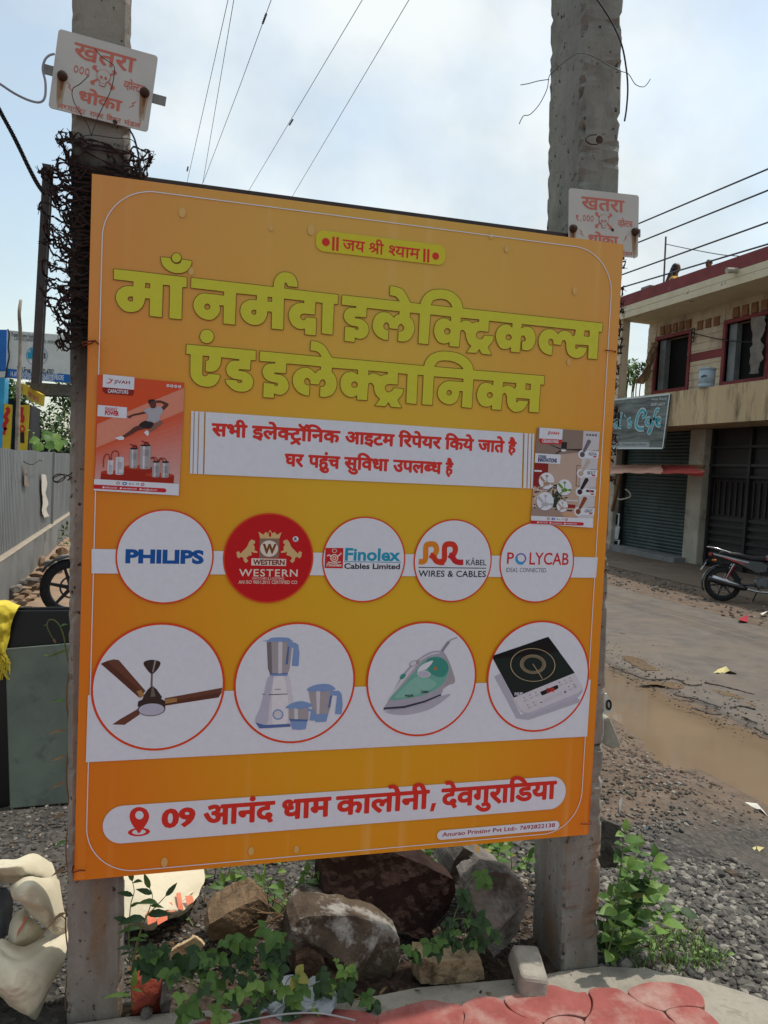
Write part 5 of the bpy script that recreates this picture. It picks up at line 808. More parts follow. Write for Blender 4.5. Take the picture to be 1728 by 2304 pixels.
def ghn(x, y):
    h = gh(x, y)
    if -8 < x < 12 and -4 < y < 26:
        k = min(1, max(0,(y - 1.9) / .4)) if x > -.6 else min(1, max(0,(y - 2.3) / .5))
        h += k * (0.022 * fbm((x, y, 0),1.6,4) + 0.008 * fbm((x, y, 5),9,3)) * (0.25 if 4.4 < x < 7.6 or y < 2.9 else 1.0)
        d = math.hypot((x - 2.72) / 0.5,(y - 4.2) / 0.9); h += 0.11 * math.exp(-d * d)
        d = math.hypot((x - 2.9) / 0.35,(y - 3.4) / 0.4); h += 0.04 * math.exp(-d * d)
        if 2.6 < x < 4.6 and 2.8 < y < 7.2:               # basin of the puddle
            q = (x, y); dmin = min(_segd(q, PUD[i], PUD[(i + 1) % len(PUD)]) for i in range(len(PUD))); s_ = -dmin if inside(q, PUD) else dmin
            s_ += 0.03 * fbm((x, y, 8),5,4); t_ = min(1, max(0,1 - s_ / .45)); h = h * (1 - t_) + t_ * (-0.206 + max(-.05, min(.03, s_ * .12)))
    return h
xs = axis(-2.0,5.0,0.045,-400,400); ys = axis(1.7,7.5,0.05,-40,900)
mb = MB(); mb.grid([[(x, y, ghn(x, y)) for x in xs] for y in ys], GM)
kind(mb.build('ground', None, None, smooth=True, fix=False), 'structure')
asph = mat('worn_asphalt', '#5d5853', '#716a62', scale=5, rough=0.88, bump=0.8, bscale=120, bdist=0.006, c3='#776a5d', s3=1.4, t3=(0.42,0.74), detail=12, spec=0.2)
def road_edge(y): return 4.27 + 0.10 * fbm((0, y, 2),1.1,4) + 0.05 * fbm((0, y, 7),5,3) + 0.0
mb = MB(); P = []
for y in axis(1.0,14,0.08,-40,600):
    e0 = road_edge(y); e1 = 7.55 + 0.10 * fbm((5, y, 0),1.5,3); row = [(e0 - .03, y, -0.235)]
    for k in range(31):
        x = e0 + (e1 - e0) * k / 30; row.append((x, y, -0.186 + 0.02 * math.sin(math.pi * k / 30) + (0.003 * fbm((x, y, 3),3,3))))
    row.append((e1 + .04, y, -0.235)); P.append(row)
mb.grid(P, asph); kind(mb.build('road', None, None, smooth=True, fix=False), 'structure')
# broken crust lumps of asphalt at the road's edge
mudw = mat('muddy_water', '#776552', '#806e59', scale=1.2, rough=0.06, bump=0.03, bscale=3, bdist=0.01, spec=0.5)
c6 = cm(1300,1350,3.876)
def puddle(pts, z, mid=True):
    P = [atZ(*c6(*p), z) for p in pts]; C_r = crom(P, 8, True); out = []
    for p in C_r:
        n_ = fbm((p.x * 1.0, p.y, 3.3),6,4) * 0.035; c = sum((np.array(q) for q in P)) / len(P); d = Vector((p.x - c[0], p.y - c[1],0)).normalized(); out.append(p + d * n_)
    mb = MB(); V = [tuple(p) for p in out]; T = tessellate_polygon([[Vector(p) for p in V]]); mb.add(V, T)
    return kind(mb.build('puddle', mudw, None, fix=False), 'structure')
mb = MB(); _c = np.mean(PUD, 0); V = [Vector((p[0] + (p[0] - _c[0]) * .10 + (.10 if p[0] > _c[0] else -.12), p[1],-0.206)) for p in PUD]; V = [Vector((3.0,2.6,-.206)), Vector((4.45,2.6,-.206)), Vector((4.5,5.0,-.206)), Vector((4.45,6.9,-.206)), Vector((2.7,6.9,-.206)), Vector((2.85,4.8,-.206))]
mb.add([tuple(v) for v in V],[tuple(range(6))]); kind(mb.build('puddle', mudw, None, fix=False), 'structure')
for q, z in (([(380,490),(470,490),(590,530),(660,580),(720,600),(690,618),(610,610),(530,590),(450,540)],-0.1775),([(550,722),(700,712),(860,718),(930,740),(860,775),(800,765),(720,738),(600,740)],-0.179),([(1140,770),(1250,775),(1380,800),(1460,830),(1420,865),(1330,840),(1220,805)],-0.178),([(1460,890),(1540,905),(1570,930),(1500,925)],-0.178)): puddle(q, z)
# crust rims and cracks: thin dark slabs of broken asphalt
crust = mat('broken_asphalt', '#35322f', '#55504b', scale=20, rough=0.9, bump=0.6, bscale=90)
mb = MB()
for q in ([(275,575),(400,620),(560,680),(700,695),(850,690),(960,735),(1090,740)],[(1100,720),(1250,748),(1400,790),(1540,822)],[(830,820),(930,850),(1080,880),(1240,940)],[(990,940),(1060,965),(1130,985),(1240,995)],[(1330,935),(1420,925),(1540,945)],[(1430,1015),(1500,1050),(1590,1080)],[(1530,1110),(1600,1150),(1700,1180)],[(300,280),(420,300)],[(640,400),(780,410)]):
    P = crom([atZ(*c6(*p),-0.172) for p in q],8); n = len(P)
    mb.tube([p + Vector((fbm((p.x * 9, p.y * 9,1)) * .02, fbm((p.x * 9, p.y * 9,4)) * .03,0)) for p in P],[0.004 + 0.012 * abs(fbm((i * .7, q[0][0],2))) for i in range(n)],5)
o = kind(mb.build('road_crack', crust, None), 'structure')

def sheetpoly(name, pts, z, mt, thick=0.0, edge=0.0, smooth=False):
    mb = MB(); P = [Vector([float(a) for a in p]) for p in pts]
    if thick: mb.prism([p - Vector((0,0, thick)) for p in P],(0,0, thick), None)
    else: mb.add([tuple(p) for p in P], tessellate_polygon([P]))
    return mb.build(name, mt, None)
conc = mat('pavement_concrete', '#8a8478', '#aca596', scale=9, rough=0.88, bump=0.9, bscale=55, bdist=0.006, c3='#675f54', s3=9, t3=(0.50,0.68))
far_px = [(-260,2345),(60,2330),(150,2306),(285,2288),(420,2276),(560,2268),(700,2259),(850,2240),(940,2222),(1060,2211),(1190,2200),(1260,2186),(1356,2174),(1460,2180),(1500,2191),(1590,2208),(1660,2228),(1728,2252),(1900,2330),(2100,2440)]
near_z = [GP(p[0], p[1] + (150 if p[0] < 1500 else 260)) for p in far_px[::-1]]
P = [GP(*p) for p in far_px] + near_z
V = [Vector(p) for p in P]; mb = MB(); T = tessellate_polygon([V]); n = len(V)
low = [v - Vector((0,-0.015,0.10)) for v in V]
mb.add([tuple(v) for v in V] + [tuple(v) for v in low],[tuple(t) for t in T] + [(i, (i + 1) % n, n + (i + 1) % n, n + i) for i in range(n)])
kind(mb.build('pavement_edge', conc, None), 'structure')
# red interlocking pavers
paver = mat('red_paver', '#8c4842', '#9f5952', scale=14, rough=0.85, bump=0.8, bscale=170, bdist=0.003, c3='#ae9488', s3=6, t3=(0.47,0.72))
joint = mat('paver_joint', '#6b3a30', '#8a6a5c', scale=30, rough=0.95)
Q1 = cm(1150,1850,2.87); Q2 = cm(850,2050,2.765)
def qp(m, L): return [m(*p) for p in L]
PV = [qp(Q2,[(525,590),(600,545),(690,533),(770,553),(800,600),(860,640),(930,668),(1010,690),(1020,730),(900,780),(640,790),(535,740),(548,650)]),
      qp(Q2,[(0,655),(140,600),(250,570),(330,553),(420,572),(505,583),(530,640),(525,700),(500,790),(200,830),(0,790)]),
      qp(Q2,[(790,540),(850,520),(1000,480),(1085,462),(1180,492),(1250,508),(1290,505),(1318,550),(1320,600),(1290,655),(1200,640),(1120,645),(1060,665),(1025,690),(900,650),(830,605)]),
      qp(Q1,[(505,1090),(560,1072),(680,1075),(750,1112),(830,1165),(920,1207),(975,1225),(1010,1265),(1060,1310),(1060,1420),(700,1440),(520,1400),(482,1303),(490,1268),(525,1218),(532,1150)]),
      qp(Q1,[(760,1088),(850,1045),(940,1033),(1040,1040),(1150,1065),(1215,1105),(1242,1150),(1233,1192),(1130,1182),(1030,1197),(982,1214),(900,1190),(820,1150)]),
      qp(Q1,[(1005,1228),(1060,1200),(1150,1194),(1235,1210),(1330,1290),(1400,1400),(1330,1460),(1150,1440),(1075,1380),(1068,1303)]),
      qp(Q1,[(215,1305),(262,1268),(330,1254),(400,1260),(455,1275),(474,1310),(500,1400),(400,1460),(250,1440),(200,1380)]),
      [(-150,2345),(60,2330),(180,2330),(280,2318),(300,2420),(0,2480)],[(500,2288),(640,2276),(780,2272),(842,2288),(846,2340),(700,2370),(560,2350)],[(290,2322),(420,2308),(492,2296),(545,2355),(520,2430),(310,2430)]]
mb = MB()
for L in PV:
    P = [GP(*p, 0.016) for p in L]; C_ = sum(np.array(p) for p in P) / len(P); cc = Vector(C_)
    P = [Vector(p) + (Vector(p) - cc).normalized() * .0045 for p in crom(P, 4, True)]; n = len(P)
    inn = [p + (cc - p).normalized() * 0.0025 for p in P]; inn2 = [p + (cc - p).normalized() * 0.006 + Vector((0,0,0.0012)) for p in P]; base = [p - Vector((0,0,0.03)) for p in P]
    T = tessellate_polygon([inn2]); V = inn2 + inn + base
    mb.add([tuple(v) for v in V],[tuple(t) for t in T] + [(i, (i + 1) % n, n + (i + 1) % n, n + i) for i in range(n)] + [(n + i, n + (i + 1) % n, 2 * n + (i + 1) % n, 2 * n + i) for i in range(n)], paver)
# the rest of the paved field towards the viewer
for r in range(8):
    for c in range(-9,14):
        x = c * 0.24 + (r % 2) * 0.12; y = 1.60 - r * 0.22
        if y > 1.48 and x > -0.6: continue
        if y > 1.75: continue
        pts = []
        for k in range(24):
            a = 2 * math.pi * k / 24; rad = 0.112 * (1 + 0.10 * math.cos(3 * a)); pts.append(Vector((x + rad * 1.02 * math.cos(a), y + rad * math.sin(a),-0.03 * x + 0.016)))
        n = 24; cc = Vector((x, y, pts[0].z)); inn = [p + (cc - p) * .06 + Vector((0,0,.0035)) for p in pts]; base = [p - Vector((0,0,.03)) for p in pts]
        mb.add([tuple(v) for v in inn + pts + base],[tuple(range(n))] + [(i, (i + 1) % n, n + (i + 1) % n, n + i) for i in range(n)] + [(n + i, n + (i + 1) % n, 2 * n + (i + 1) % n, 2 * n + i) for i in range(n)], paver)
V = [(-3,-1.5,.09 + .004),(3.4,-1.5,-.102 + .004),(1.72,1.5,-.0516 + .004),(1.50,1.86,-.045 + .004),(1.2,1.92,-.036 + .004),(0.6,1.98,-.018 + .004),(-0.1,2.08,.003 + .004),(-3,2.2,.09 + .004)]
mb.add(V, [tuple(range(len(V)))], joint)
kind(mb.build('pavement', None, None), 'structure')

# ------------------------------------------------------------------ gravel: loose chips in real relief
def stones(name, spots, mats, seed):
    rr = random.Random(seed); ico_v = []; t_ = (1 + 5 ** .5) / 2
    iv = [Vector(p).normalized() for p in ((-1, t_, 0),(1, t_, 0),(-1,-t_, 0),(1,-t_, 0),(0,-1, t_),(0,1, t_),(0,-1,-t_),(0,1,-t_),(t_, 0,-1),(t_, 0,1),(-t_, 0,-1),(-t_, 0,1))]
    fi = [(0,11,5),(0,5,1),(0,1,7),(0,7,10),(0,10,11),(1,5,9),(5,11,4),(11,10,2),(10,7,6),(7,1,8),(3,9,4),(3,4,2),(3,2,6),(3,6,8),(3,8,9),(4,9,5),(2,4,11),(6,2,10),(8,6,7),(9,8,1)]
    V = np.zeros((len(spots) * 12,3)); F = []; MI = []
    for k, (x, y, z, s) in enumerate(spots):
        M = Matrix.Rotation(rr.uniform(0,6.3),3, 'Z') @ Matrix.Rotation(rr.uniform(-.5,.5),3, 'X'); sc = Vector((s * rr.uniform(.7,1.3), s * rr.uniform(.6,1.0), s * rr.uniform(.4,.75)))
        for i, p in enumerate(iv):
            q = Vector((p.x * sc.x, p.y * sc.y, p.z * sc.z)) * rr.uniform(.75,1.15); q = M @ q; V[k * 12 + i] = (x + q.x, y + q.y, z + q.z)
        F += [tuple(k * 12 + j for j in f) for f in fi]; MI += [rr.randrange(len(mats))] * 20
    me = bpy.data.meshes.new(name); me.from_pydata(V.tolist(),[], F)
    for m_ in mats: me.materials.append(m_)
    me.polygons.foreach_set('material_index', MI); me.update()
    o = bpy.data.objects.new(name, me); SC.collection.objects.link(o); return o
cl1 = mat('clod_brown', '#574a3e', '#6f6153', scale=40, rough=0.95); cl2 = mat('clod_dark', '#3f342b', '#544639', scale=40, rough=0.95); gr1 = mat('gravel_dark', '#393734', '#4c4a46', scale=40, rough=0.9); gr2 = mat('gravel_mid', '#4f4c47', '#67635c', scale=40, rough=0.9); gr3 = mat('gravel_pale', '#78736a', '#938d82', scale=40, rough=0.9); gr4 = mat('gravel_brown', '#4b3f36', '#63564a', scale=40, rough=0.9)
SP = []
for _ in range(9500):                                  # fine dark chips behind and left of the board
    x = R_(-1.0,1.4); y = 2.25 + abs(RND.gauss(0,1.0)); SP.append((x, y, ghn(x, y) + .002, R_(.005,.012)))
for _ in range(3600):
    x = R_(1.45,2.6); y = R_(1.7,2.75); SP.append((x, y, ghn(x, y) + .003, R_(.006,.017)))
for _ in range(2600):                                  # coarse pebbles right of the right pole
    x = R_(1.5,2.9); y = R_(1.75,3.6)
    if fbm((x, y, 9),2.0) < -0.15 * (1 if y > 2.6 else 0): continue
    k = R_(.008,.02) * (1.25 if y < 2.7 else .8); SP.append((x, y, ghn(x, y) + .004, k))
for _ in range(600):
    x = R_(1.8,3.2); y = R_(3.0,4.2); SP.append((x, y, ghn(x, y) + .002, R_(.005,.014)))
CL = []
for _ in range(1900):
    x = R_(1.9,3.25); y = R_(3.2,5.6)
    if fbm((x, y, 4),3.0) > -.1: CL.append((x, y, ghn(x, y) + .001, R_(.006,.013) * (2.0 if RND.random() < .12 else 1)))
for _ in range(900):
    x = R_(4.0,4.9); y = R_(3.2,8.0); SP.append((x, y, -0.178, R_(.005,.014)))
for _ in range(700):
    x = R_(7.5,9.4); y = R_(6.5,15); SP.append((x, y, -0.195, R_(.012,.035)))
SPc = [q for q in SP if q[0] > 1.45 and q[1] < 3.1]; SP = [q for q in SP if not (q[0] > 1.45 and q[1] < 3.1)]
SPc = [(x, y, z, s_ * 1.25) for x, y, z, s_ in SPc]
kind(stones('soil_clods', CL, [cl1, cl1, cl2],9), 'stuff')
kind(stones('gravel', SPc, [gr2, gr2, gr2, gr1, gr3],6), 'stuff')
kind(stones('gravel', SP, [gr1, gr1, gr1, gr2, gr2, gr2, gr4, gr4, gr3],5), 'stuff')
for k, (px, py, s, m_, lb) in enumerate(((1648,1975,.042, gr4, 'broken brown brick piece lying alone on the roadside gravel'),(1705,2163,.034, gr3, 'round pale pebble in the gravel near the bottom right edge'),(1575,2012,.018, gr3, 'small angular pale stone on the gravel below the brick piece'),(1448,1890,.020, gr4, 'small reddish stone on the dark gravel beside the weeds'))):
    p = GH(px, py); o = stones('stone', [(p[0], p[1], p[2] + s * .4, s)],[m_],30 + k); subsurf(o, 1) if k == 1 else None; tag(o, lb, 'stone')

# ------------------------------------------------------------------ concrete poles
def pole_mat(nm, c1, c2, c3, z_wire=None):
    m = mat(nm, c1, c2, scale=5, rough=0.9, bump=0.9, bscale=38, bdist=0.008, c3=c3, s3=2.6, t3=(0.50,0.70), detail=10, spec=0.2, aniso=(1,1,.55))
    t = m.node_tree; N = t.nodes.new; b = t.nodes['Principled BSDF']; lk = t.links.new
    src = b.inputs['Base Color'].links[0].from_socket; co = N('ShaderNodeTexCoord'); v = N('ShaderNodeTexNoise'); v.inputs['Scale'].default_value = 48; v.inputs['Detail'].default_value = 4; lk(co.outputs['Object'], v.inputs['Vector'])
    r = N('ShaderNodeValToRGB'); r.color_ramp.elements[0].position = .635; r.color_ramp.elements[1].position = .70; lk(v.outputs['Fac'], r.inputs[0])
    mx_ = N('ShaderNodeMix'); mx_.data_type = 'RGBA'; lk(r.outputs[0], mx_.inputs[0]); lk(src, mx_.inputs[6]); mx_.inputs[7].default_value = col('#3a342f'); 
    # weathering by height: soot-dark where the wire was wound, brown algae streaks near the ground
    sp = N('ShaderNodeSeparateXYZ'); lk(co.outputs['Object'], sp.inputs[0]); w = N('ShaderNodeTexNoise'); w.inputs['Scale'].default_value = 7; w.inputs['Detail'].default_value = 7; mp2 = N('ShaderNodeMapping'); mp2.inputs['Scale'].default_value = (2.2,2.2,.5); lk(co.outputs['Object'], mp2.inputs[0]); lk(mp2.outputs[0], w.inputs['Vector'])
    def layer(prev, z0, z1, z2, z3, c, lo, hi):
        a = N('ShaderNodeMapRange'); a.inputs['From Min'].default_value = z0; a.inputs['From Max'].default_value = z1; lk(sp.outputs[2], a.inputs[0]); d = N('ShaderNodeMapRange'); d.inputs['From Min'].default_value = z3; d.inputs['From Max'].default_value = z2; lk(sp.outputs[2], d.inputs[0])
        q = N('ShaderNodeMath'); q.operation = 'MULTIPLY'; lk(a.outputs[0], q.inputs[0]); lk(d.outputs[0], q.inputs[1]); e = N('ShaderNodeMapRange'); e.inputs['From Min'].default_value = lo; e.inputs['From Max'].default_value = hi; lk(w.outputs['Fac'], e.inputs[0])
        p = N('ShaderNodeMath'); p.operation = 'MULTIPLY'; lk(q.outputs[0], p.inputs[0]); lk(e.outputs[0], p.inputs[1]); k = N('ShaderNodeMix'); k.data_type = 'RGBA'; lk(p.outputs[0], k.inputs[0]); lk(prev, k.inputs[6]); k.inputs[7].default_value = col(c); return k.outputs[2]
    o_ = layer(mx_.outputs[2], z_wire[0] - .25, z_wire[0], z_wire[1] - .06, z_wire[1] + .02, '#1f1b19', .1,.5) if z_wire else mx_.outputs[2]
    o_ = layer(o_, -.3,-.1,.1,.55, '#6a5a4a', .45,.75); o_ = layer(o_, -.3,-.1,.35,.75, '#8a6a44', .55,.78)
    lk(o_, b.inputs['Base Color'])
    return m
pm1 = pole_mat('pole_concrete', '#7c766e', '#9a9389', '#3f3831', (1.83,2.33)); pm2 = pole_mat('pole_concrete_grey', '#787771', '#95938a', '#595650')
def pole(label, base, top, front, depth, chamfer=0.012, rough=0.004, seed=0.0, yaw=0.0, mt=None, taper=0.06):
    """rectangular precast pole from base to top (centres of the front face)"""
    b0, b1 = np.array(base), np.array(top); n = 420; mb = MB(); P = []
    ax = np.array([math.cos(yaw), math.sin(yaw),0]); ay = np.array([-math.sin(yaw), math.cos(yaw),0])
    for i in range(n + 1):
        t = i / n; c = b0 + (b1 - b0) * t; w = front * (1 - taper * t) / 2; d = depth * (1 - taper * t); ring = []
        prof = []
        for (x0, y0),(x1, y1) in (((-w + chamfer, 0),(w - chamfer, 0)),((w, chamfer),(w, d - chamfer)),((w - chamfer, d),(-w + chamfer, d)),((-w, d - chamfer),(-w, chamfer))):
            for k in range(5): q = k / 4; q = (0,.06,.5,.94,1)[k]; prof.append((x0 + (x1 - x0) * q, y0 + (y1 - y0) * q))
        for k, (x, y) in enumerate(prof):
            cor = abs(abs(x) - w) < .016 and (y < .016 or y > d - .016); e = fbm((x * 6 + seed, y * 6, c[2]),60,3) * rough * .10 + (.0025 - max(0, fbm((x + seed, y, c[2]),34,4) - .12) * rough * 3.4 if cor else 0)
            nx, ny = x / w, (y - d / 2) / (d / 2); p = c + ax * (x + e * nx) + ay * (y + e * ny); ring.append(tuple(p))
        ring.append(ring[0]); P.append(ring)
    mb.grid(P, mt or pm1); mb.add([p for p in P[-1][:-1]],[tuple(range(len(P[-1]) - 1))], mt or pm1)
    return tag(mb.build('concrete_pole', None, None, smooth=False), label, 'utility pole', 'concrete poles holding the board')
LP0 = GP(213,2289); LP1 = atY(228,0, LP0[1] + 0.012); d_ = (LP1 - LP0) / (LP1[2] - LP0[2])
lp = pole('left concrete pole wrapped in barbed wire with mossy brown streaks at its foot', LP0 - d_ * .05, LP0 + d_ * 7.2,0.139,0.13, seed=1.3, rough=.003)
RC0 = GP(1265,2182); RC1 = atY(1311,200, RC0[1] + 0.02)   # its front left corner
dR = (RC1 - RC0) / (RC1[2] - RC0[2]); RW = 0.132
rp_ = pole('right concrete pole with rough chipped edge and dark left side', RC0 - dR * .05 + np.array([RW / 2,0,0]), RC0 + dR * 7.2 + np.array([RW / 2,0,0]), RW, 0.20, seed=7.1, rough=.006, chamfer=.008, mt=pm2, taper=-0.05)
def lpole(z, x=0.0, y=0.0): p = LP0 + d_ * (z - LP0[2]); return np.array([p[0] + x, p[1] + y, z])
def rpole(z, x=0.0, y=0.0): p = RC0 + dR * (z - RC0[2]) + np.array([RW / 2,0,0]); return np.array([p[0] + x, p[1] + y, z])

# ------------------------------------------------------------------ danger plates
enam = mat('enamel_white', '#b3b2ad', '#c4c2bb', scale=4, rough=0.45, bump=0.05, c3='#a58a6a', s3=5, t3=(0.64,0.80)); REDP = ink('plate_red', '#c46f60', 0.5); boltm = mat('rusted_bolt', '#2e1f1a', '#4d3222', scale=80, rough=0.8, bump=.3); strapm = mat('galvanised_strap', '#6f6c69', '#8b8682', scale=20, rough=0.5, metal=0.6); rstk = ink('rust_stain', '#7d553a', 0.7); rst1 = ink('rust_stain_mid', '#957a62', 0.7); rst0 = ink('rust_stain_pale', '#a99b88', 0.7)
def danger_plate(label, O, ex, ey, hgt, full, bolts, strap, holes=()):
    O = np.array(O); ex = np.array(ex); ey = np.array(ey); w = np.linalg.norm(ex); nz_ = np.cross(ex, ey); nz_ /= np.linalg.norm(nz_)
    if nz_[1] > 0: nz_ = -nz_
    fr = lambda u, v, h=0.0: tuple(O + ex * u + ey * (v + hgt) + nz_ * h)       # u 0..1, v 0..-hgt from the top
    t = thing('danger_plate', label, 'warning sign', O, 'enamel danger plates on the poles')
    a = Art(lambda u, v, h: fr(u, v, h), lambda x, y: (x, -y),0.0005)
    mb = MB(); r = .035; ring = []
    for cx, cy, a0 in ((1 - r, -r, 0),(r, -r, 1),(r, -hgt + r, 2),(1 - r, -hgt + r, 3)):
        for k in range(6): q = (a0 + k / 5) * math.pi / 2; ring.append((cx + r * math.cos(q), cy + r * math.sin(q)))
    n = len(ring); F0 = [fr(*p, 0) for p in ring]; B0 = [fr(*p, -0.003) for p in ring]
    mb.add(F0 + B0,[tuple(range(n)), tuple(range(n, 2 * n))[::-1]] + [(i, (i + 1) % n, n + (i + 1) % n, n + i) for i in range(n)])
    mb.build('plate', enam, t)
    for k in ('danger', 'volts', 'dhoka', 'board'):
        a.loops([l * np.array([1, hgt / .92]) for l in glyph_lines('plate_' + k)], REDP, 1)
    if full: a.loops([l * np.array([1, hgt / .92]) for l in glyph_lines('plate_one')], REDP, 1); a.poly(cm(0,0,1),[(.158,.37),(.168,.37),(.163,.40)], REDP, 1)
    s_ = hgt / .92
    for x in (.215,.27,.325): a.ell(NAT, x, .405 * s_, .022,.045 * s_, REDP, 1,20, r0=.62)
    a.build('warning_text', t)
    a = Art(lambda u, v, h: fr(u, v, h), lambda x, y: (x, -y),0.0005); S_ = lambda p: [(x, y * s_) for x, y in p]
    for sx in (1,-1):                                      # crossed bones
        for sy in (1,-1):
            c = lambda dx, dy: (.49 + sx * dx, (.42 + sy * dy) * s_)
            a.poly(NAT, [c(.05,.05), c(.085,.085), c(.075,.11), c(.105,.118), c(.125,.095), c(.118,.07), c(.095,.06), c(.062,.03)], REDP, 1)
    W2 = enam
    a.ell(NAT, .49,.405 * s_, .070,.078 * s_, REDP, 2,30); a.ell(NAT, .49,.405 * s_, .064,.072 * s_, W2,3,30)
    a.poly(NAT, S_([(.455,.46),(.525,.46),(.518,.52),(.49,.53),(.462,.52)]), REDP, 3.5); a.poly(NAT, S_([(.460,.45),(.520,.45),(.512,.515),(.49,.523),(.468,.515)]), W2,4)
    a.ell(NAT, .468,.425 * s_, .014,.017 * s_, REDP, 5,14); a.ell(NAT, .512,.425 * s_, .014,.017 * s_, REDP, 5,14); a.poly(NAT, S_([(.485,.46),(.495,.46),(.49,.445)]), REDP, 5); a.stroke(NAT, S_([(.468,.487),(.49,.492),(.512,.487)]),.004, REDP, 5)
    for bx, by, f in ((.17,.62,1),(.82,.64,-1)): a.poly(NAT, [(bx + f * x, (by + y) * s_) for x, y in ((-.03,-.05),(.02,-.01),(.005,.005),(.05,.06),(-.01,.015),(.005,0))], REDP, 1)
    a.build('skull_emblem', t)
    a = Art(lambda u, v, h: fr(u, v, h), lambda x, y: (x, -y),0.0005)
    for bx, by in bolts:
        for wd_, ln_, sh_, m_s, ly_ in ((.040,.34,.0, rst0,.5),(.030,.27,-.006, rst1,.6),(.018,.16,.004, rstk, .7)):
            a.curve(NAT, [(bx - wd_ + sh_, by - .01),(bx + wd_ + sh_, by - .01),(bx + wd_ * .9 + sh_, by + ln_ * .5),(bx + wd_ * .75 + sh_, by + ln_ * .86),(bx + wd_ * .3 + sh_, by + ln_ * .8),(bx + sh_, by + ln_),(bx - wd_ * .5 + sh_, by + ln_ * .85),(bx - wd_ * .9 + sh_, by + ln_ * .55)], m_s, ly_)
    for hx, hy, hr in holes: a.curve(NAT, [(hx - hr, hy),(hx - hr * .3, hy - hr),(hx + hr * .8, hy - hr * .5),(hx + hr * .9, hy + hr * .5),(hx, hy + hr)], ink('plate_hole', '#3a3432', .8),1.5)
    a.build('rust_stains', t)
    for bx, by in bolts:
        mb = MB(); c = Vector(fr(bx, -by, 0)); Mx = (Vector(nz_).to_track_quat('Z', 'Y')).to_matrix().to_4x4(); Mx.translation = c
        mb.lathe([(0,.014),(.008,.014),(.0105,.010),(.0125,.004),(.0125,0)],12, boltm, Mx); mb.build('bolt', None, t, smooth=True)
    mb = MB(); (b0, b1), h_ = strap, .012
    p0 = np.array(fr(*b0,-.006)); p1 = np.array(fr(*b1,-.006)); up_ = ey / np.linalg.norm(ey) * h_
    mb.hexa([p0 - up_, p1 - up_, p1 + up_, p0 + up_],[p0 - up_ - nz_ * .003, p1 - up_ - nz_ * .003, p1 + up_ - nz_ * .003, p0 + up_ - nz_ * .003]); mb.build('strap', strapm, t)
    return fr
k_ = 2.37
py = LP0[1] + 0.012 - 0.02
pTL, pTR, pBR, pBL = [atY(x / k_, y / k_, py) for x, y in ((313,152),(850,306),(788,704),(257,572))]
lfr = danger_plate('tilted white danger plate with red Hindi text and rust streaks on left pole', pBL, pBR - pBL, (pTL - pBL) / (np.linalg.norm(pTL - pBL) / np.linalg.norm(pBR - pBL)), np.linalg.norm(pTL - pBL) / np.linalg.norm(pBR - pBL), False, ((.095,.47),(.915,.42)),((-.10,-.43),(1.14,-.44)),((.66,.80,.025),))
py = rpole(2.4)[1] - 0.028
m3 = cm(1100,0,2.642)
pTL, pTR, pBR, pBL = [atY(*m3(x, y), py) for x, y in ((478,1117),(888,1160),(886,1533),(474,1500))]
rfr = danger_plate('upright white danger plate half hidden behind the board on right pole', pBL, pBR - pBL, (pTL - pBL) / (np.linalg.norm(pTL - pBL) / np.linalg.norm(pBR - pBL)), np.linalg.norm(pTL - pBL) / np.linalg.norm(pBR - pBL), True, ((.055,.49),(.945,.46)),((-.0,-.48),(1.05,-.46)),((.62,.46,.022),))

# ------------------------------------------------------------------ barbed wire wrapped round the poles, and loose wires
bw = mat('old_barbed_wire', '#231a19', '#3a2824', scale=70, rough=0.85)
def barbed(name, label, cfun, turns, seed):
    rr = random.Random(seed); mb = MB()
    for k in range(turns):
        z0, left, right, fr_, bk, tl = cfun(k, rr)
        n = 26; pts = []
        for i in range(n + 1):
            a = 2 * math.pi * i / n; c, s = math.cos(a), math.sin(a)
            q = lambda v: math.copysign(abs(v) ** .55, v)
            x = (right if c > 0 else left) * abs(q(c)) * (1 if c > 0 else -1); y = (fr_ if s < 0 else bk) * q(s)
            w = .012 * fbm((c * 3 + k, s * 3, seed),2,3); pts.append((x + w, y + .006 * fbm((c * 4, s * 4, k),2), z0 + tl * c + .03 * fbm((c * 2 + k * 7, s * 2,3),1.2,3)))
        P = [place(p, seed) for p in pts]
        for ph in (0, math.pi):                            # two twisted strands
            Q = []
            C_ = crom(P, 3)
            for i, p in enumerate(C_): a = i * 1.3 + ph; Q.append(p + Vector((math.cos(a) * .0014, math.sin(a) * .0014, math.cos(a + 1) * .0014)))
            mb.tube(Q, .0016,4, cap=False)
        i = rr.randrange(3)
        while i < len(C_):
            p = C_[i]
            for q in range(2):
                d = Vector((rr.uniform(-1,1), rr.uniform(-1,1), rr.uniform(-1,1))).normalized() * .014; mb.tube([p - d, p + d],.0009,3)
            mb.tube([p + Vector((-.004,0,0)), p + Vector((.004,0,0))],.0030,5)
            i += rr.choice((5,6,7,8))
    return tag(mb.build(name, bw, None), label, 'barbed wire')
def place(p, seed):
    return Vector(lpole(p[2], p[0], p[1])) if seed < 50 else Vector(rpole(p[2], p[0], p[1]))
ztop = atY(200,322, LP0[1])[2]; zbot = atY(200,770, LP0[1])[2]
def cl_(k, rr):
    t = k / 54; z = ztop - (ztop - zbot) * t
    lf = rr.uniform(.075,.135); lf = .07 + (lf - .07) * (1.15 if .1 < t < .9 else .6)
    if rr.random() < .3: lf = .073
    rt = .078 if t > .16 else rr.uniform(.08,.125)
    return z + rr.uniform(-.01,.01), lf, rt, .006 + rr.uniform(0,.006),.14, rr.uniform(-.03,.03)
barbed('barbed_wire_coil', 'dark tangled coil of old barbed wire wound round the left pole', cl_, 55,11)
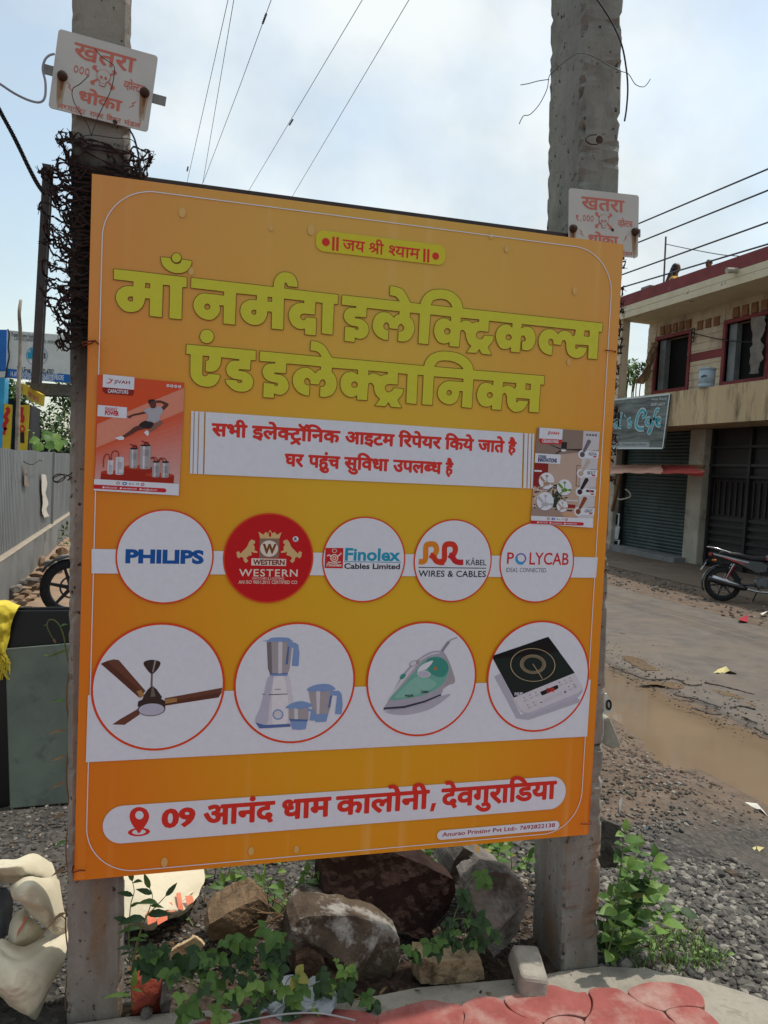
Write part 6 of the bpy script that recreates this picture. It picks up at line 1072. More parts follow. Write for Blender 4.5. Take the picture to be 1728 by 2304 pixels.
zt2 = atY(1400,540, RC0[1])[2]; zb2 = atY(1390,1080, RC0[1])[2]
def cr_(k, rr):
    t = k / 36; z = zt2 - (zt2 - zb2) * t ** 1.25
    return z + rr.uniform(-.015,.015),.068, rr.choice((.072,.076,.082,.092)),.004,.21, rr.uniform(-.03,.03)
barbed('barbed_wire_coil', 'rusty barbed wire wound round the right pole behind the board edge', cr_, 37,77)
wirem = mat('thin_wire', '#2b2927', '#3d3835', scale=50, rough=0.7); cabm = mat('pale_cable', '#80808a', '#9797a2', scale=50, rough=0.5); blkc = mat('black_cable', '#1f1c20', '#302b30', scale=60, rough=0.6)
def wire(name, label, pts, r, m_, n=5, k=6, cat='wire', group=None, twist=False):
    mb = MB(); P = crom(pts, k)
    if twist:
        for ph in (0,2.1,4.2):
            Q = [p + Vector((math.cos(i * .9 + ph),0, math.sin(i * .9 + ph))) * r * .62 for i, p in enumerate(crom(pts, 34))]; mb.tube(Q, r * .62, n)
    else: mb.tube(P, r, n)
    return tag(mb.build(name, m_, None, smooth=True), label, cat, group)
PX = lambda y, m: (lambda x, q: atY(*m(x, q), y)); m1 = cm(0,0,2.37)
w1 = PX(LP0[1] - .02, m1); w2 = PX(LP0[1] - .035, m1)
wire('loose_wire', 'thin black wire looping across the tilted danger plate', [w2(505,258), w2(545,305), w2(607,352), w2(605,420), w2(588,490), w2(550,565), w2(520,630), w2(505,672), w2(490,712), w1(487,722), w1(470,670), w2(425,600), w2(390,530), w2(388,475), w2(430,445), w2(475,402)],.0011, wirem)
wire('loose_wire', 'thin wire slung across the left pole just under the tilted plate', [w1(385,765), w1(420,735), w1(490,720), w1(600,735), w1(700,745), w1(730,790), w1(775,890), w1(790,935)],.0011, wirem)
wire('loose_wire', 'dark wire hanging from the left pole beside the board top corner', [w1(690,690), w1(720,750), w1(745,870), w1(752,950)],.0024, blkc)
wire('cable', 'pale grey cable hooked over the strap of the tilted plate', [w1(-60,415), w1(0,448), w1(80,500), w1(160,537), w1(215,545), w1(240,515), w1(242,440), w1(228,370), w1(240,320), w1(265,295), w1(292,288)],.0030, cabm, cat='cable')
wire('cable', 'thick twisted black cable rising to the left edge of the photo', [w1(-40,510), w1(0,590), w1(60,700), w1(110,800), w1(160,905), w1(200,980), w1(235,1030)],.0048, blkc, cat='cable', twist=True)
ang = MB(); A0 = atY(80,862, LP0[1] + .10); A1 = atY(107,372, LP0[1] + .10)
ang.box(((A0 + A1) / 2),(.020,.020, np.linalg.norm(A1 - A0)), None, Vector(A1 - A0).to_track_quat('Z', 'Y').to_matrix()); q_ = (A0 + A1) / 2 + np.array([.014,-.006,0]); ang.box(q_, (.010,.004, np.linalg.norm(A1 - A0)), None, Vector(A1 - A0).to_track_quat('Z', 'Y').to_matrix())
tag(ang.build('iron_bar', mat('dark_iron', '#3c3836', '#534c49', scale=25, rough=.6), None), 'dark iron bar leaning against the barbed wire left of the left pole', 'metal bar')
w3 = PX(RC0[1] - .012, m3); w3b = PX(RC0[1] - .02, m3)
wire('loose_wire', 'wire bound round the right pole with bent free ends', [w3(180,737), w3(205,690), w3(245,680), w3(300,620), w3(345,530), w3(358,455), w3b(385,425), w3b(440,375), w3b(510,325), w3b(560,316), w3b(640,345), w3b(720,395), w3b(790,425), w3(830,440), w3(870,500), w3(915,517), w3(940,500), w3(960,470)],.0012, wirem)
wire('loose_wire', 'short wire end pointing left from the right pole', [w3(188,505), w3(235,497), w3(290,482), w3(358,472)],.0012, wirem)
wire('cable', 'grey cable running down the right edge of the right pole', [w3b(630,-20), w3b(680,50), w3b(740,150), w3b(790,270), w3(815,400), w3(825,520), w3(818,640), w3(806,720)],.0028, wirem, cat='cable')
mb = MB(); hk = [w3b(640,800), w3b(600,805), w3b(575,830), w3b(600,855), w3b(645,858)]; mb.tube(crom(hk, 5),.002,5)
c = Vector(w3b(658,830)); mb.lathe([(0,0),(.012,0),(.011,-.004),(0,-.006)],10, None, Matrix.Translation(c) @ Matrix.Rotation(math.pi / 2,4, 'X')); tag(mb.build('steel_hook', boltm, None), 'rusty bent hook set into the right pole', 'hook')
wire('loose_wire', 'coil of rusty wire sticking out left of the pole above the fence', [atY(*cm(0,650,3.687)(x, y), LP0[1] + .01) for x, y in ((610,1515),(570,1545),(520,1570),(470,1600),(440,1580),(450,1550),(500,1535),(540,1560),(510,1595),(460,1605),(445,1570),(520,1540),(580,1560),(560,1590),(600,1560))],.0014, bw)

# overhead lines along the street
plm = mat('line_conductor', '#4b4c50', '#5e5f64', scale=10, rough=0.5, metal=.4)
for k, (a_, b_, lb) in enumerate(((((422,405)),(513,0), 'leftmost overhead wire in the sky above the board'),((456,413),(526,0), 'second overhead wire from the left above the board'),((541,190),(610,0), 'middle overhead wire with a bound splice near the top'),((559,430),(815,0), 'fourth overhead wire from the left with a knot halfway'),((657,443),(920,0), 'rightmost overhead wire above the board'))):
    z = 7.4; A = atZ(*a_, z); B_ = atZ(*b_, z); d = (B_ - A) / np.linalg.norm(B_ - A)
    A2 = A - d * (18 if k != 2 else 0); B2 = B_ + d * 4; mid = (A2 + B2) / 2
    if k == 2: A2 = atZ(456,413, z); pts = [A2, A, B_, B2]
    else: pts = [A2, A, B_, B2]
    w_ = thing('power_line', lb, 'overhead wire', A, 'overhead wires above the board'); mb = MB(); mb.tube(pts, .0045,6, plm); mb.build('conductor', None, w_)
    sp_ = {0: (422,380),2: (595,42),3: (655,275)}.get(k)
    if sp_:
        c = atZ(*sp_, z); mb = MB()
        for ph in (0,3.1): mb.tube([Vector(c + d * (t * .12)) + Vector((math.cos(t * 22 + ph) * .012,0, math.sin(t * 22 + ph) * .012)) for t in np.linspace(-1,1,24)],.006,5)
        mb.build('splice', plm, w_)
for k, (a_, b_, lb) in enumerate((((1437,503),(1728,380), 'topmost street wire meeting the right danger plate'),((1437,545),(1728,428), 'second street wire below the topmost at right'),((1405,616),(1728,500), 'third street wire crossing in front of the terrace people'),((1405,645),(1728,549), 'lowest street wire sagging over the terrace edge'))):
    A, B_ = atX(*a_, 9.2), atX(*b_, 9.2); d = (B_ - A) / np.linalg.norm(B_ - A)
    wire('power_line', lb, [A - d * 14, A, B_, B_ + d * 8],.016, plm, cat='overhead wire', group='street wires at right')
# ------------------------------------------------------------------ rocks under the board
def rockmat(nm, c1, c2, c3, s=9, t3=(.5,.62)): return mat(nm, c1, c2, scale=s, rough=0.92, bump=1.0, bscale=34, bdist=0.016, c3=c3, s3=7, t3=t3, detail=12, spec=.15)
R_DARK = rockmat('rock_dark', '#30231f', '#42322d', '#251c1a'); R_MOSS = rockmat('rock_weathered', '#463a31', '#6f6151', '#a39e95', 10,(.52,.60)); R_TAN = rockmat('rock_tan', '#6d5a46', '#8a7358', '#4e3f31'); R_GREY = rockmat('rock_grey', '#65605a', '#857f77', '#4b453f'); R_BRICK = rockmat('old_brick', '#8c7a62', '#b09a78', '#5a4a38', 9)
from mathutils.geometry import delaunay_2d_cdt
def slab_rock(label, m, front, Y, thick, mt, seed, lean=0.0, bulge=.03, name='rock', yf=None):
    """a boulder from the outline of its visible side: front outline at its own depth, broken facets on the face, real thickness"""
    P = [Vector(atY(*m(*p), Y if yf is None else yf(*p))) for p in front]; zmin = min(q.z for q in P)
    rr = random.Random(int(seed * 100)); Q = []; n0 = len(P); size = max((a - b).length for a in P for b in P); st = max(.006, size / 46)
    for i in range(n0):                                   # chipped outline
        a, b = P[i], P[(i + 1) % n0]; k = max(2, int((b - a).length / st))
        for j in range(k): p = a.lerp(b, j / k); e = fbm(p + Vector((seed, 0,0)),3.2 / size, 4) * size * .02; Q.append(Vector((p.x + e, p.y, p.z + fbm(p + Vector((0, seed, 0)),3.2 / size, 4) * size * .02)))
    c = sum(Q, Vector()) / len(Q); Q2 = [(p.x, p.z) for p in Q]; n = len(Q); Yc = c.y
    pts = [Vector(q) for q in Q2]; x0, x1 = min(q[0] for q in Q2), max(q[0] for q in Q2); z0, z1 = min(q[1] for q in Q2), max(q[1] for q in Q2); x = x0
    while x < x1:
        z = z0
        while z < z1:
            q = (x + rr.uniform(-.35,.35) * st, z + rr.uniform(-.35,.35) * st)
            if inside(q, Q2) and min((q[0] - a[0]) ** 2 + (q[1] - a[1]) ** 2 for a in Q2) > (st * .45) ** 2: pts.append(Vector(q))
            z += st
        x += st
    R = delaunay_2d_cdt(pts, [(i, (i + 1) % n) for i in range(n)],[],1,1e-6); V2, T = R[0], R[2]
    pl = [(rr.uniform(-.8,.8), rr.uniform(-.8,.8), rr.uniform(.55,1.2) * bulge) for _ in range(6)]
    def face(x_, z_):
        u, v = x_ - c.x, z_ - c.z; h = min(a * u + b_ * v + d for a, b_, d in pl); p = Vector((x_, seed, z_)); return max(h, -bulge * .6) + size * .016 * fbm(p, 2.6 / size, 3) + size * .016 * abs(fbm(p, 7 / size, 5)) + size * .010 * fbm(p, 18 / size, 4)
    F3 = [Vector((q.x, Yc - face(q.x, q.y) + lean * (q.y - zmin), q.y)) for q in V2]; mb = MB(); nv_ = len(F3)
    rim = [F3[i] for i in range(n)]; cc = sum(rim, Vector()) / n; ring1 = []; ring2 = []
    for p in rim:
        w = fbm(p + Vector((seed, 9,0)),5 / size, 3) * size * .03; ring1.append(cc + (p - cc) * 1.03 + Vector((w, thick * .45, w))); ring2.append(cc + (p - cc) * .82 + Vector((w, thick, -w)))
    V = F3 + ring1 + ring2 + [cc + Vector((0, thick * 1.02,0))]
    Fc = [tuple(t) for t in T] + [(i, (i + 1) % n, nv_ + (i + 1) % n, nv_ + i) for i in range(n)] + [(nv_ + i, nv_ + (i + 1) % n, nv_ + n + (i + 1) % n, nv_ + n + i) for i in range(n)] + [(nv_ + n + i, nv_ + n + (i + 1) % n, nv_ + 2 * n) for i in range(n)]
    mb.add(V, Fc); return tag(mb.build(name, mt, None), label, 'rock')
K3 = cm(600,1850,2.552); K4 = cm(0,1850,2.552)
slab_rock('large dark reddish rock slab leaning under the middle of the board', K3,[(322,190),(520,170),(690,190),(800,240),(930,300),(1010,335),(1095,375),(1098,430),(1060,530),(985,610),(925,690),(890,690),(780,640),(680,600),(560,545),(430,490),(338,445),(325,330)],2.30,.20, R_DARK, 2.1, lean=.18, bulge=.012)
slab_rock('big weathered boulder with pale lichen patches low under the board', K3,[(150,640),(200,590),(300,562),(420,560),(520,570),(620,610),(720,640),(780,700),(785,790),(765,860),(720,930),(650,965),(500,985),(330,980),(200,960),(140,860),(130,740)],2.17,.22, R_MOSS, 5.7, bulge=.05)
slab_rock('tall pointed grey boulder beside the right pole', K3,[(1190,410),(1260,350),(1330,320),(1430,330),(1510,400),(1528,480),(1500,570),(1440,680),(1390,750),(1325,805),(1295,760),(1270,650),(1215,520)],2.16,.16, R_GREY, 8.3, bulge=.04, lean=.05)
slab_rock('pale rough rock with a peaked top behind the pointed boulder', K3,[(1055,340),(1090,240),(1145,160),(1190,185),(1280,225),(1360,270),(1400,330),(1330,400),(1240,470),(1150,480),(1080,420)],2.42,.20, R_GREY, 3.3, bulge=.04)
slab_rock('angular tan rock at the left end of the rock pile', K4,[(1205,590),(1290,520),(1400,465),(1490,442),(1545,480),(1530,540),(1505,600),(1480,660),(1400,690),(1300,690),(1215,700),(1195,660)],2.36,.16, R_TAN, 6.1, bulge=.03)
slab_rock('flat grey stone lying in the grass behind the dark slab', K3,[(70,330),(140,290),(220,255),(310,240),(332,280),(330,370),(260,360),(180,350),(90,345)],2.95,.2, R_GREY, 9.9, bulge=.03)
slab_rock('small rust coloured rock chunk wedged left of the dark slab', K3,[(240,475),(290,445),(340,450),(405,490),(395,525),(330,530),(260,510)],2.33,.08, rockmat('rock_rust', '#6e4630', '#8a5c3e', '#4a3428'),4.4)
slab_rock('thin beige flake of stone stuck among the bramble leaves', cm(260,2050,2.765),[(345,250),(420,200),(490,160),(530,185),(550,215),(510,270),(430,290),(350,325)],2.24,.02, mat('stone_flake', '#b59a72', '#c9b08a', scale=8, rough=.85, bump=.3),1.4, bulge=.004)
slab_rock('flat yellowish stone slab lying on the pavement edge', K3,[(878,815),(960,805),(1080,797),(1200,792),(1235,800),(1252,850),(1252,905),(1190,918),(1050,930),(960,940),(885,938)], GP(1010,2216)[1] + .01,.11, R_BRICK, 7.7, bulge=.006)
slab_rock('small reddish brick lump at the foot of the left pole', cm(260,2050,2.765),[(95,500),(130,450),(200,430),(280,445),(300,520),(290,640),(200,655),(110,660)], GP(320,2291)[1] + .03,.07, rockmat('brick_red', '#7e3a2c', '#93493a', '#5e2a22'),2.9)
slab_rock('pale grey stone standing beside the reddish brick lump', cm(260,2050,2.765),[(290,470),(320,445),(350,460),(350,560),(335,640),(285,650),(275,580)], GP(370,2286)[1] + .015,.04, R_GREY, 6.6, bulge=.01)
slab_rock('tiny grey stone at the very foot of the left pole', cm(260,2050,2.765),[(155,660),(170,625),(205,618),(230,640),(228,662)], GP(330,2291)[1] - .005,.03, R_GREY, 7.1, bulge=.008)
slab_rock('crumbling brown lump below the weathered boulder', K3,[(180,820),(260,770),(340,800),(345,860),(420,900),(560,930),(600,985),(400,1000),(200,985)],2.14,.08, rockmat('rock_brown', '#4c3a30', '#6a5343', '#382a24'),3.8, bulge=.03)
slab_rock('dark earthy rock in the gap under the dark slab', K3,[(770,860),(820,800),(900,760),(1000,740),(1150,760),(1270,790),(1290,900),(1100,930),(880,950),(780,930)],2.26,.14, R_DARK, 12.3, bulge=.02)
# withered leaves and bits of bark between the rocks
mb = MB(); rr = random.Random(77); lit1 = mat('dead_leaf', '#5a4632', '#77603f', scale=30, rough=.9); lit2 = mat('dead_leaf_dark', '#33281f', '#4a3b2c', scale=30, rough=.9)
for _ in range(900): x = rr.uniform(-.02,1.5); y = rr.uniform(2.02,2.75); mb.leaf((x, y, ghn(x, y) + rr.uniform(.0,.02)),(rr.uniform(-1,1), rr.uniform(-1,1), rr.uniform(-.2,.3)),(rr.uniform(-.5,.5), rr.uniform(-.5,.5),1), rr.uniform(.012,.04), rr.uniform(.006,.016), rr.choice((lit1, lit2, lit2)), rr.uniform(-.3,.4))
kind(mb.build('leaf_litter', None, None, fix=False), 'stuff')
# concrete block on the pavement
Q3 = cm(850,2050,2.765)
yb_ = GP(*Q3(965,566))[1]; base = [GP(*Q3(885,560)), GP(*Q3(1052,576))]; topq = [atY(*Q3(893,402), yb_ + .004), atY(*Q3(1072,425), yb_ + .004), atY(*Q3(1000,206), yb_ + .125), atY(*Q3(836,200), yb_ + .125)]
base += [topq[2] + np.array([0,.035,-.07]), topq[3] + np.array([0,.035,-.07])]
mb = MB(); mb.hexa(base, topq); o = mb.build('concrete_block', mat('block_concrete', '#8b857a', '#a8a194', scale=12, rough=.9, bump=.7, bscale=90, bdist=.004, c3='#6e5c4e', s3=6), None)
bevel(o, .014,3); tag(o, 'small concrete block tilted back on the red pavers', 'concrete block')

# ------------------------------------------------------------------ plants: leaves on stems
LFD = mat('leaf_dark', '#2b4424', '#3b5630', scale=30, rough=.55, spec=.35); LFM = mat('leaf_mid', '#46672c', '#5c7e3c', scale=30, rough=.55, spec=.35); LFL = mat('leaf_light', '#64883a', '#809e50', scale=30, rough=.5, spec=.35); LFY = mat('leaf_yellowing', '#8a8a3c', '#a09650', scale=30, rough=.6); STEM = mat('stem_green', '#4e5f2c', '#65703a', scale=30, rough=.7); DRYS = mat('stem_dry', '#6a5138', '#85694a', scale=30, rough=.85); GRS = mat('grass_blade', '#5b7f3c', '#7d9a56', scale=12, rough=.6)
for m_ in (LFD, LFM, LFL, GRS, LFY):
    b = m_.node_tree.nodes['Principled BSDF']; tr = m_.node_tree.nodes.new('ShaderNodeBsdfTranslucent'); ms = m_.node_tree.nodes.new('ShaderNodeMixShader'); ms.inputs[0].default_value = .3
    src = b.inputs['Base Color'].links[0].from_socket; m_.node_tree.links.new(src, tr.inputs[0]); out = m_.node_tree.nodes['Material Output']; m_.node_tree.links.new(b.outputs[0], ms.inputs[1]); m_.node_tree.links.new(tr.outputs[0], ms.inputs[2]); m_.node_tree.links.new(ms.outputs[0], out.inputs[0])
def trifol(mb, p, d, s, mt, face):
    d = Vector(d).normalized(); nrm = Vector(face); side = d.cross(nrm).normalized()
    mb.leaf(p, d, nrm, s * 1.15, s * .85, mt, .3); mb.leaf(p, (d * .25 + side).normalized(), nrm, s, s * .75, mt, .25); mb.leaf(p, (d * .25 - side).normalized(), nrm, s, s * .75, mt, .25)
def bramble(label, spots, seed, s=.036, mt=(LFM, LFM, LFD, LFL), origin=None):
    rr = random.Random(seed); t = thing('bramble_plant', label, 'plant', origin if origin is not None else spots[0]); st = MB(); lv = MB(); root = Vector([float(q) for q in (origin if origin is not None else spots[0])])
    done = [root]
    for p in spots:
        p = Vector([float(q) for q in p]); a = min(done, key=lambda q: (q - p).length); mid = a.lerp(p, .5) + Vector((0,.012, rr.uniform(-.012,.012))); st.tube(crom([a, mid, p],5),.0013,4); done.append(p)
        for e in range(2):
            o_ = Vector((rr.uniform(-.02,.02), rr.uniform(-.012,.03), rr.uniform(-.018,.018))) * e
            trifol(lv, p + o_, Vector((rr.uniform(-.8,.8),-.55, rr.uniform(-.75,.1))), s * rr.uniform(.6,1.35), LFY if rr.random() < .008 else rr.choice(mt), Vector((rr.uniform(-.7,.7),-.75,.65)))
    st.build('stem', STEM, t); lv.build('leaves', None, t, smooth=True, fix=False); return t
N2 = lambda y: (lambda x, q: atY(*cm(260,2050,2.765)(x, q), y))
f = N2(2.03)
bramble('bramble runner with broad three-part leaves spilling over the pavement edge', [f(*p) for p in ((370,400),(545,480),(405,520),(460,570),(470,620),(660,530),(700,510),(790,490),(880,510),(1000,520),(900,570),(1050,470),(1120,400),(1180,480),(1120,560),(1270,440),(1330,480),(1450,500),(1560,560),(1580,620),(1260,590),(860,610),(660,620),(1110,620),(960,430),(880,430))],3,.030, origin=f(780,640))
f = N2(2.12)
bramble('shaded bramble clump between the left pole and the tan rock', [f(*p) for p in ((180,360),(250,350),(280,320),(330,350),(390,340),(420,300),(480,310),(540,340),(560,280),(600,300),(680,180),(690,350),(760,230),(830,200),(850,260),(780,300),(620,430),(690,310),(800,330),(300,260),(240,280),(180,240),(150,310),(520,260))],5,.032,(LFD, LFD, LFM), origin=f(420,440))
f = lambda x, q: atY(*K3(x, q),2.05)
bramble('dark green bramble trailing from the pointed boulder', [f(*p) for p in ((1240,310),(1290,320),(1130,400),(1130,460),(1070,570),(1080,620),(1150,560),(1200,590),(1260,600),(1300,620),(1310,650),(1190,690),(1230,720),(1160,700),(970,690),(1010,690),(980,740),(940,700),(1080,690),(1000,640),(840,740),(860,770))],8,.027,(LFD, LFD, LFM), origin=f(1110,760))
bramble('bramble sprig growing below the weathered boulder', [f(*p) for p in ((440,850),(500,870),(440,900),(470,830))],9,.02,(LFL, LFM), origin=f(450,950))
bramble('bramble leaves hanging left of the weathered boulder', [f(*p) for p in ((20,680),(75,660),(70,740),(20,770),(30,840),(60,780),(100,700))],10,.03,(LFD, LFM), origin=f(60,860))
def weed(label, stems, seed, ln, wd, mts, name='weed', dn=None, gap=.022, stemm=None, nleaf=None):
    """leafy stems given as curves; paired leaves along them"""
    rr = random.Random(seed); t = thing(name, label, 'plant', stems[0][0]); st = MB(); lv = MB()
    for pts in stems:
        C_ = crom(pts, 8); L_ = sum((C_[i + 1] - C_[i]).length for i in range(len(C_) - 1)); st.tube(C_, [.0026 * (1 - .6 * i / len(C_)) for i in range(len(C_))],4)
        acc = 0; side = 1
        for i in range(1, len(C_)):
            acc += (C_[i] - C_[i - 1]).length
            if acc > gap:
                acc = 0; side = -side; tg = (C_[i] - C_[i - 1]).normalized(); a = rr.uniform(-.9,.9)
                out = Vector((side * math.cos(a),-abs(math.sin(a)) - .15,.25)); k = rr.uniform(.4,1.3)
                lv.leaf(C_[i] + Vector((0, rr.uniform(-.01,.01),0)), out + tg * rr.uniform(0,.7), Vector((rr.uniform(-.5,.5),-.35 + rr.uniform(-.4,.3),1)), ln * k, wd * k * rr.uniform(.8,1.15), LFY if rr.random() < .02 else rr.choice(mts), rr.uniform(.1,.5))
        lv.leaf(C_[-1], C_[-1] - C_[-2], Vector((0,-1,.3)), ln * .8, wd * .8, rr.choice(mts),.2)
    st.build('stem', stemm or STEM, t); lv.build('leaves', None, t, smooth=True, fix=False); return t
f = lambda x, q, y=2.13: atY(*K4(x, q), y)
weed('tall weed with narrow pointed leaves hugging the right side of the left pole', [[f(745,820), f(740,650), f(750,480), f(770,400), f(760,340)],[f(755,800), f(800,640), f(850,520), f(875,430), f(860,380)],[f(760,830), f(790,700), f(830,560), f(900,480), f(950,425)]],4,.055,.020,(LFD, LFM), gap=.035)
weed('single weed with two long drooping bright leaves at the left pole foot', [[f(760,1060,2.08), f(755,1000,2.07), f(762,950,2.06)]],5,.075,.022,(LFL,), gap=.03)
f2 = lambda x, q, y=3.0: atY(*K4(x, q), y)
def grass_tuft(label, cs, seed, n, h, spread, mts=(GRS,), name='grass_tuft'):
    rr = random.Random(seed); mb = MB()
    for c in cs:
        c = Vector([float(q) for q in c])
        for _ in range(n):
            a = rr.uniform(0,6.3); r_ = spread * math.sqrt(rr.random()); b = c + Vector((r_ * math.cos(a), r_ * math.sin(a),0)); L_ = h * rr.uniform(.5,1.15); o = Vector((rr.uniform(-.5,.5), rr.uniform(-.5,.5),1)).normalized(); mb.leaf(b, o, Vector((rr.uniform(-1,1), rr.uniform(-1,1),.2)), L_, rr.uniform(.003,.006), rr.choice(mts), rr.uniform(.1,.5),.2)
    return tag(mb.build(name, None, None, fix=False), label, 'grass')
def gpt(m, x, y, z=None): return GH(*m(x, y))
grass_tuft('bright grass shoots standing behind the board bottom edge', [gpt(K4,1380,440), gpt(K4,1450,430)],2,10,.16,.05,(GRS, LFL))
weed('low leafy weed under the board near the bright grass', [[gpt(K4,1230,330), gpt(K4,1230,330) + np.array([.01,0,.08])],[gpt(K4,1300,340), gpt(K4,1300,340) + np.array([.02,0,.09])],[gpt(K4,1420,450), gpt(K4,1420,450) + np.array([-.05,-.02,.09])],[gpt(K4,1350,460), gpt(K4,1350,460) + np.array([-.04,0,.08])],[gpt(K4,1200,320), gpt(K4,1200,320) + np.array([-.03,0,.07])]],6,.05,.026,(LFM, LFL), gap=.016)
weed('trailing yellow-green shoot on the dark gravel behind the board', [[gpt(K4,1110,600), gpt(K4,1060,545) + np.array([0,0,.02]), gpt(K4,1030,510) + np.array([0,0,.03])],[gpt(K4,1060,545), gpt(K4,1010,560) + np.array([0,0,.03])]],7,.03,.016,(LFL,), gap=.03)
for k, (x, y, n, lb) in enumerate(((130,440,5, 'small leafy weed left of the dark slab'),(930,270,6, 'leafy weed rising over the right end of the dark slab'),(1060,250,5, 'weed with broad leaves in front of the peaked rock'),(1300,190,7, 'sunlit weed patch behind the peaked rock'),(1440,260,7, 'sunlit leafy weed next to the right pole back'),(200,420,4, 'pale leafy weed on the dry twigs left of the dark slab'))):
    rr = random.Random(50 + k); b = atY(*K3(x, y),2.75 if y < 300 else 2.4); stems = []
    for i in range(n): q = b + np.array([rr.uniform(-.09,.09), rr.uniform(-.05,.12),-.12]); stems.append([q, q + np.array([rr.uniform(-.03,.03),-.01,.09]), q + np.array([rr.uniform(-.05,.05),-.02, rr.uniform(.14,.2)])])
    weed(lb, stems, 60 + k, .05,.03,(LFM, LFL) if y < 300 else (LFM, LFL, GRS), gap=.018)
mb = MB(); rr = random.Random(4)
for _ in range(26):
    p = atY(*K3(rr.uniform(30,210), rr.uniform(520,620)),2.3); d = np.array([rr.uniform(-1,1), rr.uniform(-.3,.3), rr.uniform(-.5,.6)]); d = d / np.linalg.norm(d) * rr.uniform(.04,.10); mb.tube([p - d, p + d * .2 + np.array([0,0,.01]), p + d],.0016,4)
tag(mb.build('dry_twigs', DRYS, None), 'loose heap of dry brown twigs left of the dark slab', 'twigs')
# weeds at the right pole
f = lambda x, q, y=2.12: atY(*Q1(x, q), y)
rr = random.Random(12); stems = []
for x0, pts in ((610,[(650,600),(700,350),(720,150),(735,60)]),(620,[(700,620),(780,400),(820,250),(830,160)]),(640,[(740,650),(850,480),(900,330),(920,220)]),(650,[(780,640),(880,500),(960,450)]),(620,[(660,700),(690,520),(760,300)]),(630,[(760,700),(900,600),(1000,550),(1120,580)]),(610,[(625,650),(640,480)]),(615,[(690,760),(800,720),(890,760)]),(625,[(680,560),(740,420),(700,240)]),(640,[(720,700),(820,600),(860,420)]),(630,[(700,740),(770,560),(800,380)]),(615,[(650,740),(690,640),(720,500)]),(640,[(800,760),(900,700),(980,640)])):
    yy = rr.uniform(2.06,2.24); stems.append([f(x0,860, yy)] + [f(x, y, yy) for x, y in pts])
weed('leafy green weed with round leaves growing beside the right pole', stems, 12,.054,.042,(LFM, LFL, LFL, LFM, LFD), gap=.014)
weed('dark lower leaves of the weed tucked behind the right pole edge', [[f(600,830,2.2), f(615,650,2.2), f(640,500,2.2), f(690,420,2.2)],[f(600,820,2.2), f(650,700,2.2), f(720,560,2.2)],[f(600,860,2.16), f(640,780,2.15), f(600,700,2.15)]],13,.055,.034,(LFD, LFM), gap=.02)
gp = lambda x, y: GH(*Q1(x, y))
rr = random.Random(14)
grass_tuft('fine low grass spreading from the weed towards the gravel', [gp(x + rr.uniform(-40,40), y + rr.uniform(-25,25)) for x, y in ((720,880),(800,900),(860,930),(950,880),(1000,800),(1050,900),(1100,950),(1150,860),(1200,940),(1080,760),(1180,740),(1300,930),(1350,960),(1250,870),(980,950),(1120,820),(1040,700),(1160,700),(1210,780),(640,880),(900,850),(1010,880),(1130,900),(1090,830),(1230,900),(960,760),(890,800))],14,16,.045,.05,(GRS, GRS, LFL, LFM, DRYS))
weed('small-leaved ground weed mixed in the grass right of the pole', [[gp(x, y), gp(x + rr.uniform(-30,30), y) + np.array([0,0,.025]), gp(x + rr.uniform(-70,70), y + rr.uniform(-20,20)) + np.array([0,0, rr.uniform(.03,.07)])] for x, y in ((760,870),(840,840),(900,900),(950,830),(1000,900),(1060,840),(1110,900),(1180,830),(1230,900),(1050,740),(1130,760),(980,780),(1290,880),(700,900),(1340,930),(1160,940))],31,.022,.012,(LFL, GRS, LFM), gap=.012)
grass_tuft('pale clover-like tuft at the far right end of the grass', [gp(1340,860), gp(1380,920), gp(1300,880)],15,12,.05,.04,(LFM, GRS))
weed('vine shoot curling over beside the dark slabs left of the pole', [[atY(*cm(0,1200,3.16)(x, y),2.18) for x, y in ((490,940),(465,800),(450,720),(420,650),(380,615),(345,620),(335,660),(360,720),(375,745))],[atY(*cm(0,1200,3.16)(x, y),2.18) for x, y in ((470,820),(400,850),(340,875),(400,860),(485,830))]],16,.022,.008,(LFM, DRYS), gap=.05, name='vine')
mb = MB(); lf = thing('vine', 'dry vine clinging to the left pole edge with withered leaves', 'plant', lpole(.25,-.07,.03))
stv = MB(); lvv = MB(); stv.tube(crom([lpole(z, -.073 - .004 * math.sin(z * 30),.02) for z in np.linspace(.02,.95,24)],3),.002,5)
for z in (.30,.42,.50,.57,.66,.73,.80,.88): lvv.leaf(lpole(z, -.075,.01),(-1,-.2, R_(-.3,.35)),(0,-.4,1), R_(.03,.045),.012, RND.choice((DRYS, LFM)),.4)
stv.tube(crom([lpole(.28,-.074,.01), lpole(.30,-.09,.0), lpole(.27,-.12,0), lpole(.24,-.15,0)],4),.0016,4)
stv.build('stem', DRYS, lf); lvv.build('leaves', None, lf, fix=False)

